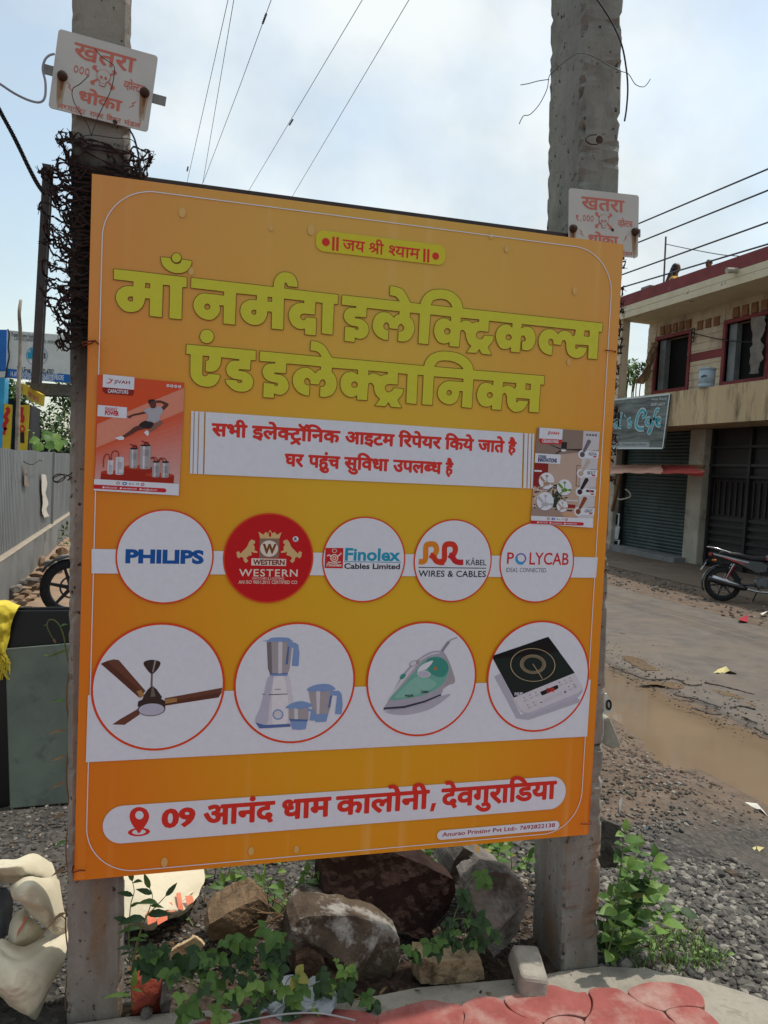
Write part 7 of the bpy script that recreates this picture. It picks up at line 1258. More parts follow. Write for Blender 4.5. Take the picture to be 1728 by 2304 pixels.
# ------------------------------------------------------------------ sacks
sackm = mat('woven_sack', '#c6bb9f', '#d6ccb2', scale=6, rough=.75, bump=.5, bscale=220, bdist=.002, c3='#a2947a', s3=6, t3=(.58,.78)); sackp = mat('sack_orange_print', '#c9694a', '#d98a6c', scale=12, rough=.8)
ysack = mat('yellow_sack', '#c7b02a', '#d9c63e', scale=8, rough=.7, bump=.4, bscale=40, bdist=.006)
FOLDS = [(.8,.2,.55,7,.55),(-.5,.3,.8,9,.5),(.25,.1,-.95,12,.35),(.95,-.2,-.2,15,.25),(.5,.5,.7,23,.16)]
def cloth(mb, rows, mt, k=10, amp=.010, seed=0., thick=.012, fq=14):
    """a folded sheet from control rows of points, smoothed, creased, with a real back"""
    R1 = [crom(r_, k) for r_ in rows]; n = len(R1[0]); cols = [crom([r_[j] for r_ in R1], k) for j in range(n)]
    G_ = [[cols[j][i] for j in range(n)] for i in range(len(cols[0]))]
    def ridge(p, f_): return max(0.0,1 - 5.5 * abs(mnoise.noise(p * f_))) ** 1.3
    def dsp(p):
        q = p + Vector((seed * 3.1, seed, 7)); w = Vector((mnoise.noise(q * fq * .6), mnoise.noise(q * fq * .6 + Vector((5,0,0))), mnoise.noise(q * fq * .6 + Vector((0,5,0))))) * (.6 / fq)
        r_ = ridge(q + w, fq * .8) * .6 + ridge(q * 1.0 + w * 1.5 + Vector((3,1,2)), fq * 1.7) * .4 + ridge(q + Vector((1,8,2)), fq * 3.6) * .16
        tri = lambda v: abs(v % 1 - .5) * 2 - .5; wb = mnoise.noise(q * 5); d_f = 0
        for nx, ny, nz, f_, a_f in FOLDS: d_f += a_f * tri((q.x * nx + q.y * ny + q.z * nz) * f_ * fq / 12 + wb * .45 + seed)
        return Vector((w.x * amp * 3,-r_ * amp * .35 + d_f * amp * 2.2, w.z * amp * 4 + d_f * amp * .3))
    Fg = [[p + dsp(p) for p in r_] for r_ in G_]; mb.grid(Fg, mt); mb.grid([[p + Vector((0, thick, -.002)) for p in r_[::-1]] for r_ in Fg], mt)
    return Fg
S1 = cm(0,1900,5.476)
def s1(x, y, d): return atY(*S1(x, y),2.25 + d)
t = thing('woven_sack', 'crumpled cream woven sack slumped on the ground left of the left pole', 'sack', GP(60,2290))
mb = MB()
cloth(mb, [[s1(-330,260,.16), s1(-120,240,.14), s1(0,195,.14), s1(160,160,.14), s1(350,120,.16), s1(480,165,.2), s1(630,240,.24)],
           [s1(-330,330,.08), s1(-120,320,.07), s1(0,290,.07), s1(160,260,.06), s1(350,240,.08), s1(500,280,.12), s1(680,340,.2)],
           [s1(-330,430,.10), s1(-120,410,.10), s1(0,385,.10), s1(160,380,.08), s1(300,360,.06), s1(500,390,.10), s1(710,450,.18)],
           [s1(-330,520,.20), s1(-120,515,.20), s1(0,505,.2), s1(140,490,.14), s1(280,470,.12), s1(480,460,.14), s1(720,520,.2)]], sackm, seed=1., amp=.010, fq=11)
cloth(mb, [[s1(130,500,.10), s1(220,440,.05), s1(380,400,.04), s1(520,410,.08), s1(720,470,.16)],
           [s1(140,580,.06), s1(240,520,.0), s1(400,480,-.01), s1(580,560,.03), s1(750,640,.12)],
           [s1(170,680,.05), s1(280,660,-.02), s1(420,660,-.02), s1(600,760,.0), s1(790,850,.10)],
           [s1(240,740,.06), s1(360,745,.0), s1(500,790,.0), s1(640,900,.03), s1(828,940,.10)],
           [s1(300,800,.12), s1(420,900,.08), s1(540,980,.06), s1(680,1080,.06), s1(828,1090,.1)]], sackm, seed=2., amp=.010, fq=11)
cloth(mb, [[s1(100,1270,.06), s1(120,1000,.08), s1(200,860,.10), s1(290,800,.12)],
           [s1(150,1290,.03), s1(220,1100,.03), s1(300,960,.05), s1(400,920,.08)],
           [s1(250,1330,.04), s1(330,1200,.04), s1(400,1080,.04), s1(480,1010,.07)],
           [s1(400,1300,.06), s1(480,1230,.07), s1(520,1180,.1), s1(560,1120,.12)]], sackm, seed=3., amp=.008, fq=12)
cloth(mb, [[s1(-330,1290,.02), s1(-120,1280,.0), s1(0,1280,-.02), s1(120,1330,-.02), s1(260,1340,-.02), s1(520,1250,.02), s1(830,1110,.08)],
           [s1(-330,1430,-.02), s1(-120,1420,-.05), s1(0,1400,-.07), s1(120,1420,-.08), s1(300,1420,-.07), s1(540,1370,-.03), s1(828,1260,.04)],
           [s1(-330,1560,-.04), s1(-120,1580,-.08), s1(0,1600,-.1), s1(150,1560,-.11), s1(320,1560,-.10), s1(540,1520,-.06), s1(790,1480,.0)],
           [s1(-330,1720,-.04), s1(-120,1740,-.09), s1(0,1760,-.11), s1(160,1790,-.13), s1(330,1800,-.12), s1(520,1740,-.08), s1(680,1640,-.02)],
           [s1(-330,1840,-.02), s1(-120,1850,-.07), s1(0,1880,-.09), s1(150,1960,-.12), s1(300,2010,-.12), s1(440,2000,-.08), s1(600,1800,-.02)],
           [s1(-330,1880,.1), s1(-120,1890,.08), s1(0,1905,.06), s1(180,2010,-.02), s1(330,2080,-.06), s1(455,2110,-.04), s1(560,1900,.06)]], sackm, seed=4., amp=.011, thick=.05, fq=10)
sb = mb.build('fabric', None, t, smooth=False, fix=False)
mb = MB(); cloth(mb, [[s1(130,1190,.055), s1(150,1040,.07), s1(200,920,.085), s1(245,880,.10)],[s1(180,1190,.03), s1(230,1080,.025), s1(290,990,.035), s1(330,900,.065)]], sackp, seed=3., amp=.005, thick=.002)
mb.build('orange_print', None, t, smooth=True, fix=False)
mb = MB(); cloth(mb, [[s1(-330,560,.18), s1(-100,560,.16), s1(40,545,.15), s1(130,550,.16)],[s1(-330,780,.08), s1(-100,790,.08), s1(40,800,.09), s1(150,760,.14)],[s1(-330,1000,.06), s1(-100,1010,.07), s1(40,1020,.08), s1(130,980,.14)],[s1(-330,1160,.1), s1(-100,1160,.1), s1(40,1150,.1), s1(110,1130,.14)]], mat('slate_cloth', '#3d4248', '#555b60', scale=20, rough=.6), seed=6.)
tag(mb.build('grey_cloth', None, None, smooth=True, fix=False), 'dark grey cloth bundle stuffed inside the crumpled cream sack', 'cloth')
f = lambda x, y, d: atY(*K4(x, y),2.52 + d)
t = thing('woven_sack', 'pale printed sack lying on gravel just under the board at left', 'sack', f(900,560,0))
mb = MB(); rows = [[f(700,260,.25), f(850,250,.28), f(1000,240,.3), f(1170,270,.3)],[f(690,380,.12), f(850,370,.1), f(1000,360,.12), f(1175,340,.2)],[f(690,480,.04), f(850,480,.0), f(980,460,.02), f(1140,420,.12)],[f(700,570,-.02), f(860,590,-.06), f(960,530,-.04), f(1110,455,.05)],[f(720,600,.06), f(870,602,.04), f(960,560,.05), f(1110,470,.12)]]
cloth(mb, rows, sackm, seed=8., amp=.022, thick=.06, fq=11); mb.build('fabric', None, t, smooth=False, fix=False)
mb = MB()
for q in ([(930,430),(985,420),(1000,470),(955,480)],[(1010,370),(1035,362),(1050,450),(1022,452)],[(1060,385),(1100,380),(1110,415),(1070,430)],[(840,480),(880,470),(900,520),(850,540)],[(900,510),(960,500),(960,525),(905,540)]): P = [f(x, y, (.13 - (y - 330) * .0008)) + np.array([0,-.045,0]) for x, y in q]; cloth(mb, [[P[0], P[1]],[P[3], P[2]]], sackp, seed=8., amp=.01, thick=.002, fq=11)
mb.build('orange_print', None, t, smooth=True, fix=False)
mb = MB(); cloth(mb, [[GP(620,2276) + np.array([0,.05,.05]), GP(740,2268) + np.array([0,.05,.07])],[GP(600,2292) + np.array([0,0,.04]), GP(760,2282) + np.array([0,0,.05])],[GP(560,2308) + np.array([0,0,.02]), GP(770,2290) + np.array([0,0,.025])]], mat('clear_polythene', '#7f8789', '#9aa1a3', scale=9, rough=.25, spec=.6), seed=9., amp=.03, thick=.004, fq=22)
tag(mb.build('plastic_bag', None, None, smooth=False, fix=False), 'crumpled whitish plastic bag under the bramble runner', 'plastic bag')
wire('plastic_strip', 'long white plastic strip curving along the pavement edge', [GP(480,2312,.03), GP(560,2296,.05), GP(640,2282,.06), GP(720,2280,.05), GP(800,2296,.03)],.0026, mat('white_plastic', '#8f9092', '#a8a9aa', scale=9, rough=.4), cat='plastic strip')

# ------------------------------------------------------------------ stone slabs stacked left of the pole
V1 = cm(0,1200,3.16)
def slab(label, c4_, thick, mt, lean):
    """front face from its four measured corners (bottom left, bottom right, top right, top left) pushed back by its thickness"""
    P = [Vector([float(q) for q in p]) for p in c4_]; mb = MB(); n = (P[1] - P[0]).cross(P[3] - P[0]).normalized(); n = -n if n.y < 0 else n
    mb.hexa(P, [p + n * thick for p in P]); o = mb.build('stone_slab', mt, None); bevel(o, .004,2); return tag(o, label, 'stone slab')
grn = mat('green_slate', '#56615b', '#687369', scale=5, rough=.55, bump=.25, bscale=60, bdist=.002, c3='#4b544f', s3=9); blkg = mat('black_granite', '#0b0b0c', '#121214', scale=30, rough=.32, spec=.3)
y0 = 3.62
slab('grey-green stone slab leaning on the black slab, standing on gravel', [atY(*V1(70,1958), y0), atY(*V1(640,1905), y0), atY(*V1(640,770), y0 + .12), atY(*V1(36,820), y0 + .12)],.02, grn, 0)
slab('polished black stone slab standing behind the grey-green slab', [atY(*V1(-330,1980), y0 + .06), atY(*V1(680,1900), y0 + .06), atY(*V1(680,548), y0 + .19), atY(*V1(-330,552), y0 + .19)],.02, blkg, 0)
slab('second polished black slab standing directly behind the first', [atY(*V1(-330,1970), y0 + .10), atY(*V1(690,1890), y0 + .10), atY(*V1(690,522), y0 + .235), atY(*V1(-330,528), y0 + .235)],.02, blkg, 0)
f = lambda x, y, d=0: atY(*V1(x, y), y0 + .12 + d)
t = thing('yellow_sack', 'bright yellow plastic sack hung over the top of the black slabs', 'sack', f(40,560))
mb = MB(); cloth(mb, [[f(-120,480,.1), f(0,475,.1), f(60,480,.08), f(142,515,.06)],[f(-120,520,.0), f(0,520,-.01), f(60,525,-.01), f(118,545,.01)],[f(-120,650,-.03), f(0,650,-.04), f(40,650,-.03), f(80,640,.0)],[f(-120,760,-.03), f(0,770,-.05), f(30,770,-.04), f(58,760,.0)],[f(-120,840,-.02), f(0,850,-.04), f(20,850,-.03), f(42,830,.0)]], ysack, seed=3.5, amp=.012); mb.build('fabric', None, t, smooth=True, fix=False)
mb = MB(); rr = random.Random(5)
for _ in range(70): b = f(rr.uniform(-60,40), rr.uniform(820,860),-.02); e = f(rr.uniform(-50,95) * .8, rr.uniform(900,1050),-.03); mb.tube([b, (b + e) / 2 + np.array([rr.uniform(-.02,.02),0,0]), e],.0016,3)
mb.build('frayed_threads', ysack, t)
tag(slab_rock('flat dark stone leaning against the right pole back near the gravel', cm(1150,1850,2.87),[(560,20),(600,-10),(700,20),(712,40),(706,130),(690,240),(670,290),(600,300),(560,290)],2.36,.05, rockmat('rock_slate', '#4a4743', '#5e5a54', '#3c3936'),3.1, bulge=.004), 'flat dark stone leaning behind the right pole near the gravel', 'rock')
f = lambda x, y, yy=2.9: atY(*c6(x, y), yy)
mb = MB(); mb.prism([f(240,1040), f(285,1030), f(330,1130), f(380,1250), f(375,1275), f(310,1305), f(235,1270)],(0,.06,.01)); o = mb.build('kerb_stone', mat('painted_kerbstone', '#8f897c', '#a8a294', scale=9, rough=.85, bump=.4), None); bevel(o, .008); tag(o, 'tapered grey marker stone lying behind the right pole', 'stone')
mb = MB(); P = [f(235,1000), f(312,968), f(278,850), f(255,815), f(235,820)]; mb.prism(P, (0,.01,0)); t = thing('number_board', 'small white number board standing behind the right pole edge', 'sign', f(270,990)); mb.build('board', ink('board_white', '#d3d0c6', .7), t)
V, T = text2d('0', .03); q = np.array(V); q = (q - q.min(0)) / (q.max(0) - q.min(0)); mb = MB(); A, Bx, Cx = f(252,972,2.893), f(303,950,2.893), f(240,880,2.893); mb.add([tuple(A + (Bx - A) * p[0] + (Cx - A) * p[1]) for p in q], T); mb.build('digit', BLK, t, fix=False)
# litter
paper = mat('waste_paper', '#c9c6b8', '#dedbd0', scale=20, rough=.8, bump=.3); straw = mat('waste_straw', '#b9ab72', '#cbbd86', scale=20, rough=.8)
def scrap(label, m, pts, mt, h=.012, name='litter'):
    P = [GH(*m(*p)) + np.array([0,0, h * (1 + (i % 3))]) for i, p in enumerate(pts)]; mb = MB(); V = [Vector(p) for p in P]; T = tessellate_polygon([V]); mb.add([tuple(v) for v in V] + [tuple(v - Vector((0,0,.004))) for v in V],[tuple(t_) for t_ in T] + [tuple(i + len(V) for i in t_)[::-1] for t_ in T]); return tag(mb.build(name, mt, None, fix=False), label, 'litter')
scrap('flat pale paper scrap on the dark gravel near the right pole', c6,[(1005,2020),(1040,2022),(1110,2060),(1165,2100),(1160,2120),(1100,2105),(1040,2075),(1000,2045)], paper, .006)
scrap('bent white paper strip on the dirt by the puddle', c6,[(1190,1830),(1230,1800),(1300,1780),(1345,1805),(1310,1795),(1240,1830),(1235,1880),(1195,1860)], paper)
scrap('long white plastic shred at the right edge of the dirt', c6,[(1400,1785),(1470,1800),(1560,1830),(1640,1880),(1659,1930),(1590,1880),(1490,1835)], paper)
scrap('dry straw wisp lying on the asphalt beyond the cracks', c6,[(1170,660),(1220,640),(1290,632),(1340,655),(1390,678),(1320,672),(1260,662),(1220,668)], straw, .02)
scrap('thin white stick standing in the weeds by the right pole', c6,[(355,1815),(372,1815),(380,1900),(368,1900)], paper, .03)
scrap('yellow scrap on the gravel near the right edge', Q1,[(1540,180),(1580,185),(1632,210),(1590,215),(1555,200)], straw)
scrap('small blue wrapper speck on the dark gravel', c6,[(605,2005),(630,2012),(622,2030),(604,2022)], ink('wrap_blue', '#3f8fc0', .5))
scrap('curled pale husk on the dirt slope behind the right pole', c6,[(280,1500),(320,1495),(355,1515),(340,1530),(300,1525)], paper)
scrap('white wrapper on the far verge beside the motorcycle', c6,[(1590,135),(1659,130),(1659,148),(1610,150)], paper, .03)
scrap('red packet on the far road edge', c6,[(1400,195),(1440,180),(1485,190),(1480,212),(1410,215)], ink('wrap_red', '#a8303a', .5),.03)
# ------------------------------------------------------------------ corrugated fence on its low wall (left)
galv = mat('galvanised_sheet', '#7d8082', '#969a9c', scale=3, rough=.5, metal=.25, bump=.1, bscale=8, c3='#6c6a66', s3=4, t3=(.58,.72), aniso=(1,1,.3))
wallg = mat('cement_wall', '#6c6d6c', '#838481', scale=2, rough=.85, bump=.4, bscale=30, c3='#595a58', s3=1.5)
t = thing('corrugated_fence', 'grey corrugated metal fence on a low wall left of the poles', 'fence', (-1.5,10,-.15))
mb = MB(); mb.hexa([(-1.62,5,-.3),(-1.44,5,-.3),(-1.44,24,-.3),(-1.62,24,-.3)],[(-1.62,5,.405),(-1.44,5,.405),(-1.44,24,.405),(-1.62,24,.405)]); mb.build('wall', wallg, t)
dust = mat('sandy_dust', '#8d8272', '#a09584', scale=12, rough=.95)
mb = MB(); mb.hexa([(-1.60,5,.403),(-1.435,5,.403),(-1.435,24,.403),(-1.60,24,.403)],[(-1.60,5,.43),(-1.46,5,.415),(-1.46,24,.415),(-1.60,24,.43)]); mb.build('wall_top', dust, t)
mb = MB(); P0, P1_ = [],[]; y = 5.0; k = 0
prof = [(0,0),(.035,0),(.05,.028),(.085,.028),(.10,0)]
while y < 24:
    for dy, dx in prof[:-1]:
        if 13.42 < y + dy < 13.47: continue
        P0.append((-1.53 + dx, y + dy, .415)); P1_.append((-1.53 + dx, y + dy, 1.57 + .006 * math.sin(y * 3)))
    y += .10
mb.grid([P0, P1_]); sh = mb.build('sheets', galv, t, fix=False)
for yy in (8.2,13.44,18.6): mb = MB(); mb.box((-1.49, yy, .98),(.05,.05,1.2)); mb.build('post', galv, t)
ragm = mat('torn_cloth', '#bdb9ac', '#d4d0c4', scale=14, rough=.85, bump=.3); ragb = mat('brown_rag', '#7a6a5c', '#97877a', scale=14, rough=.85)
f6 = cm(0,650,3.687); fx_ = lambda x, y, dx=-1.47: atX(*f6(x, y), dx)
mb = MB(); cloth(mb, [[fx_(345,1535), fx_(385,1545)],[fx_(345,1600), fx_(390,1620)],[fx_(348,1680), fx_(380,1700)],[fx_(355,1760), fx_(400,1780)],[fx_(350,1840), fx_(385,1830)],[fx_(365,1895), fx_(410,1885)]], ragm, amp=.02, thick=.006, seed=2.); tag(mb.build('rag', None, None, smooth=True, fix=False), 'torn white rag hanging on the corrugated fence', 'cloth')
mb = MB(); cloth(mb, [[fx_(200,1460), fx_(215,1475)],[fx_(205,1540), fx_(228,1550)],[fx_(203,1610), fx_(238,1620)],[fx_(205,1630), fx_(235,1640)]], ragb, amp=.012, thick=.006, seed=5.); tag(mb.build('rag', None, None, smooth=True, fix=False), 'small brownish strap of cloth hooked on the fence', 'cloth')
wire('loose_wire', 'short wires poking out of the fence near the rags', [fx_(195,1430,-1.44), fx_(230,1450,-1.42), fx_(275,1455,-1.42), fx_(330,1420,-1.42), fx_(345,1430,-1.42)],.006, bw)
sx = lambda x, y: atX(*f6(x, y),-1.75)
barkm = mat('pale_bark', '#857a6c', '#a3988a', scale=9, rough=.9, bump=.6, bscale=40, c3='#6a5f52', s3=5)
mb = MB(); P = [atX(*f6(*p),-1.70) for p in ((135,1500),(143,1250),(150,1000),(155,800),(165,600),(170,420),(165,300),(160,200),(172,95))]; mb.tube(crom(P, 4),[.030 - .0003 * i + .004 * fbm((i * .5,0,0),1) for i in range(33)],9); tag(mb.build('wooden_post', barkm, None, smooth=True), 'crooked bare wooden post standing behind the corrugated fence', 'post')
rubm = rockmat('rubble_tan', '#8a705a', '#a68b72', '#6d5746')
k = 0
for (x, y, w, h, lb) in ((100,400,55,22, 'nearest flat tan rubble stone by the fence wall'),(170,440,40,22, 'small tan rubble stone at the front of the heap'),(215,470,38,16, 'reddish rubble stone on the sand before the motorcycle wheel'),(205,350,75,22, 'long dark rubble stone across the middle of the heap'),(270,385,45,18, 'light grey stone lying against the wheel'),(255,300,55,20, 'broad rubble stone on the upper middle of the heap'),(330,320,45,22, 'brown stone just above the motorcycle tyre'),(310,265,65,20, 'flat rubble stone near the heap top'),(290,205,22,45, 'upright dark rubble stone against the wall'),(350,225,60,32, 'large grey slab stone leaning at the heap back'),(380,175,35,22, 'small brown stone in the upper heap'),(440,130,50,32, 'topmost rounded stone of the heap beside the pole'),(440,185,45,28, 'weathered stone at the heap top beside the pole'),(130,470,38,14, 'low tan stone beside the front rubble stone')):
    Yd = 8.75 + (470 - y) * .008; m_ = V1; k += 1
    rr = random.Random(k); out = [(x + w * math.cos(a) * rr.uniform(.75,1.1), y + h * math.sin(a) * rr.uniform(.75,1.1)) for a in np.arange(9) * 2 * math.pi / 9]
    o = slab_rock(lb, m_, out, Yd, .25,(rubm, R_GREY, R_TAN)[k % 3], k * 1.7, bulge=.06, name='rubble_stone'); tag(o, lb, 'stone', 'rubble stones by the fence wall')
sand = mat('reddish_sand', '#86705c', '#9c846c', scale=8, rough=.95, bump=.4)
mb = MB(); P = []
for i in range(24):
    row = []
    for j in range(16): y = 7.6 + i * .36; x = -1.50 + j * .13; h = max(0,1 - ((x + 1.4) / 1.5) ** 2) * max(0, min(1,(y - 7.8) / 4)) * .16 + .03 * fbm((x, y, 1),2.5,4); row.append((x, y, -.155 + max(-.02, h) - (.08 if j == 15 or i in (0,23) else 0)))
    P.append(row)
mb.grid(P, sand); kind(mb.build('sand_heap', None, None, smooth=True, fix=False), 'structure')
weed('green shrub growing on the heap beside the pole', [[atY(*f6(x, y),14.) for x, y in p] for p in (((545,2150),(520,2080),(545,2000)),((560,2150),(560,2060),(530,1990)),((520,2140),(500,2100),(515,2050)),((570,2140),(575,2050),(560,1960)))],21,.10,.05,(LFM, LFD), gap=.045)
# vine leaves over the fence
weed('climbing vine with bright leaves peeping over the fence top', [[atX(*f6(x, y),-1.6) for x, y in p] for p in (((400,1360),(420,1330),(440,1300),(480,1250),(500,1180),(530,1110),(545,1020)),((380,1320),(350,1280),(320,1270),(290,1220),(250,1170)),((300,1330),(270,1280),(250,1240)))],22,.05,.03,(LFL, LFM), gap=.16, name='vine')
mb = MB(); rr = random.Random(3); t = thing('vine', 'cluster of large bright green vine leaves above the fence', 'plant', fx_(440,1230)); lv = MB()
for x, y, s in ((430,1190,.22),(470,1200,.22),(500,1240,.24),(480,1265,.22),(350,1275,.2),(385,1275,.18),(330,1250,.16),(410,1215,.18),(515,1255,.16)): lv.leaf(atX(*f6(x, y),-1.65),(rr.uniform(-1,1),-.4, rr.uniform(-.8,-.1)),(rr.uniform(-.4,.4),-.8,.6), s, s * .95, rr.choice((LFL, LFL, LFM)),.2)
st = MB(); st.tube(crom([atX(*f6(*p),-1.65) for p in ((400,1360),(430,1300),(450,1220))],5),.008,5); st.build('stem', STEM, t); lv.build('leaves', None, t, smooth=True, fix=False)

# ------------------------------------------------------------------ shop with signboard beyond the fence (far left)
YS = 22.0; gs = lambda x, y, d=0: atY(*f6(x, y), YS + d)
blu = mat('blue_panel', '#0d5fae', '#1a70c0', scale=3, rough=.45); cyn = mat('cyan_panel', '#1f93c4', '#38a6d2', scale=3, rough=.5); wpan = mat('signboard_white', '#c6c8c4', '#d6d8d4', scale=3, rough=.5, c3='#aeb0ac', s3=2, t3=(.55,.75)); drk = mat('dark_shop', '#1c1c20', '#2a2a2e', scale=4, rough=.8); yel = mat('yellow_sign', '#c9a81c', '#d8b92c', scale=6, rough=.6); stl = mat('steel_beam', '#4b4744', '#6b655f', scale=10, rough=.6)
def quadbox(mb, a, b, c, d, th, mt=None): P = [np.array(q, float) for q in (a, b, c, d)]; mb.hexa(P, [p + np.array([0, th, 0]) for p in P], mt)
t = thing('shop', 'blue fronted shop with yellow panels behind the corrugated fence', 'shop', (gs(100,1300)[0], YS, -.15))
mb = MB(); x0, x1, z1 = gs(-900,1300)[0], gs(20,1300)[0], gs(0,950)[2]; quadbox(mb, gs(-900,335), gs(56,338), gs(50,680), gs(-900,680),.6, blu); mb.build('fascia_panel', None, t)
mb = MB(); quadbox(mb, gs(-900,684), gs(48,684), gs(40,735), gs(-900,735),.6, wpan); mb.build('white_band', None, t)
mb = MB(); quadbox(mb, gs(-900,738), gs(40,738),(gs(12,1330)[0], YS, -.2),(x0, YS, -.2),.6, cyn); mb.build('side_panel', None, t)
mb = MB(); quadbox(mb, gs(30,900,1.2), gs(250,960,1.2),(gs(250,900)[0], YS + 1.2,-.2),(gs(10,900)[0], YS + 1.2,-.2),2, drk); mb.build('wall', None, t)
mb = MB(); quadbox(mb, gs(35,950), gs(102,962),(gs(80,1000)[0], YS, .3),(gs(15,1000)[0], YS, .3),.1, yel); a_ = Art(lambda u, v, h: tuple(np.array([u, YS - .012 - h, v])), lambda x, y: (atY(x, y, YS)[0], atY(x, y, YS)[2])); o = mb.build('yellow_panel', None, t)
a_.stroke(f6,[(50,1170),(35,1130),(60,1090),(45,1060),(70,1010),(55,985)],.09, CRED, 1); a_.stroke(f6,[(30,1210),(45,1150)],.06, CRED, 1); a_.build('red_lettering', t)
mb = MB(); quadbox(mb, gs(165,965), gs(246,960),(gs(215,1000)[0], YS, .3),(gs(150,1000)[0], YS, .3),.1, yel); o = mb.build('yellow_panel', None, t)
a_ = Art(lambda u, v, h: tuple(np.array([u, YS - .012 - h, v])), lambda x, y: (atY(x, y, YS)[0], atY(x, y, YS)[2])); a_.stroke(f6,[(185,980),(175,1030),(190,1070),(178,1110)],.09, CRED, 1); a_.ell(f6,185,1160,22,34, CRED, 1,20, r0=.5); a_.poly(f6,[(168,1190),(202,1190),(202,1280),(168,1275)], DRK, 1); a_.build('red_lettering', t)
for (p, nm) in (([(130,770),(200,790),(200,880),(130,850)], 'hanging_sign'),([(222,803),(350,880),(342,972),(220,912)], 'hanging_sign')):
    mb = MB(); d0 = [gs(*p[0],.5), gs(*p[1],-.4), gs(*p[2],-.4), gs(*p[3],.5)]; mb.hexa(d0,[q + np.array([.06,.06,0]) for q in d0], yel); mb.build(nm, None, t)
    a_ = MB(); A = d0[0]; U = d0[1] - A; Vv = d0[3] - A; nn = np.cross(U, Vv); nn /= np.linalg.norm(nn); nn = -nn if nn[1] > 0 else nn
    for (u0, u1) in ((.12,.3),(.42,.6),(.66,.8)): a_.add([tuple(A + U * u + Vv * v + nn * .01) for u, v in ((u0,.35),(u1,.35),(u1,.7),(u0,.7))],[(0,1,2,3)], sackp)
    a_.build('red_lettering', None, t, fix=False)
mb = MB(); quadbox(mb, gs(205,770), gs(1000,822), gs(1000,900), gs(330,880),.5, stl); mb.build('beam', None, t)
mb = MB(); mb.tube([(gs(245,960)[0], YS + .3,-.2), gs(245,960,.3)],.05,6); mb.build('column', stl, t)
t = thing('shop_signboard', 'white and blue shop signboard raised above the shop beam at far left', 'signboard', gs(300,760,-.4)); YB = YS - .4
gb = lambda x, y, d=0: atY(*f6(x, y), YB + d)
mb = MB(); quadbox(mb, gb(64,343), gb(700,397), gb(698,790), gb(48,735),.12, wpan); mb.build('panel', None, t)
a_ = Art(lambda u, v, h: tuple(np.array([u, YB - .006 - h, v])), lambda x, y: (atY(x, y, YB)[0], atY(x, y, YB)[2]),.002); SB = ink('sign_blue', '#1565b0', .5); BG = ink('sign_text', '#4b5058', .6)
a_.poly(f6,[(52,660),(698,722),(698,788),(48,733)], SB, 1); a_.text('Total Piping Solutions', f6,(92,402),(340,384), BG, 2, bold=.02)
a_.text('Complete plumbing for supply, sanitary, drainage', f6,(118,436),(540,428), BG, 2); a_.text('Toll Free: 1800-102-4707', f6,(140,690),(446,668), BG, 2, bold=.02)
a_.text('SHRI SHREE RADHE SANITARY WARE', f6, (140, 712), (480, 696), WHITE, 2, bold=.02); a_.text('14, ANAND BAROD, DEVGURADIYA, INDORE', f6, (88, 732), (530, 716), WHITE, 2, bold=.02); a_.text('MOB. 9981233500, 8989992590', f6, (170, 752), (445, 738), WHITE, 2, bold=.02)
a_.ell(f6,307,555,88,84, SB, 2,40, r0=.96)
for x, w, h in ((240,20,50),(262,22,85),(290,18,50),(318,16,60),(336,14,40),(352,18,75),(372,12,45)): a_.poly(f6,[(x - w / 2,575 - h),(x + w / 2,578 - h),(x + w / 2,580),(x - w / 2,578)], CYAN if w > 15 else BG, 3)
a_.build('printed_face', t)
wire('cable', 'thin cable hanging down the left end of the shop signboard', [gb(65,335,-.05), gb(75,380,-.08), gb(68,480,-.08),(gb(75,560,-.08)), gb(60,640,-.08), gb(45,740,-.05)],.02, blkc, cat='cable')
# trees beyond
def tree(label, base, h, r, seed, n, mts, lf, group=None, trunk_r=.12, low=.35):
    rr = random.Random(seed); t = thing('tree', label, 'tree', base, group); b = Vector([float(q) for q in base]); tk = MB(); top = b + Vector((rr.uniform(-.2,.2),0, h * .6)); tk.tube(crom([b, b + Vector((.05,0, h * .3)), top],5),[trunk_r * (1 - .05 * i) for i in range(11)],8)
    cl = []
    for k in range(16): a = rr.uniform(0,6.3); q = rr.random() ** .5; c = b + Vector((r * q * math.cos(a), r * q * math.sin(a), h * rr.uniform(low, .92))); cl.append((c, r * rr.uniform(.28,.5))); tk.tube(crom([top - Vector((0,0, h * .2)),(top + c) / 2, c],4),[.04 * trunk_r / .12] * 8 + [.012],5)
    cr = MB()
    for _ in range(n):
        c, cr_r = rr.choice(cl); d = Vector((rr.gauss(0,1), rr.gauss(0,1), rr.gauss(0,.8))).normalized() * cr_r * (rr.random() ** .4); cr.leaf(c + d, Vector((rr.uniform(-1,1), rr.uniform(-1,1), rr.uniform(-.8,.4))), Vector((rr.uniform(-.6,.6), rr.uniform(-.8,.2),1)), lf * rr.uniform(.6,1.3), lf * .5, rr.choice(mts),.2)
    tk.build('trunk', barkm, t, smooth=True); cr.build('crown', None, t, fix=False); return t
tree('dense dark green tree behind the corrugated fence beside the shop', (-3.1,27,-.2),4.2,2.0,4,15000,(LFD, LFD, LFM),.17, low=.1)
tree('second bushy tree further right behind the fence, mostly hidden', (-1.2,30,-.2),3.9,1.9,5,7000,(LFD, LFM, LFM),.17, low=.1)
tree('low hedge-like tree left of the dense dark tree', (-4.0,25.5,-.2),3.0,1.2,8,4000,(LFD, LFM),.14, low=.1)

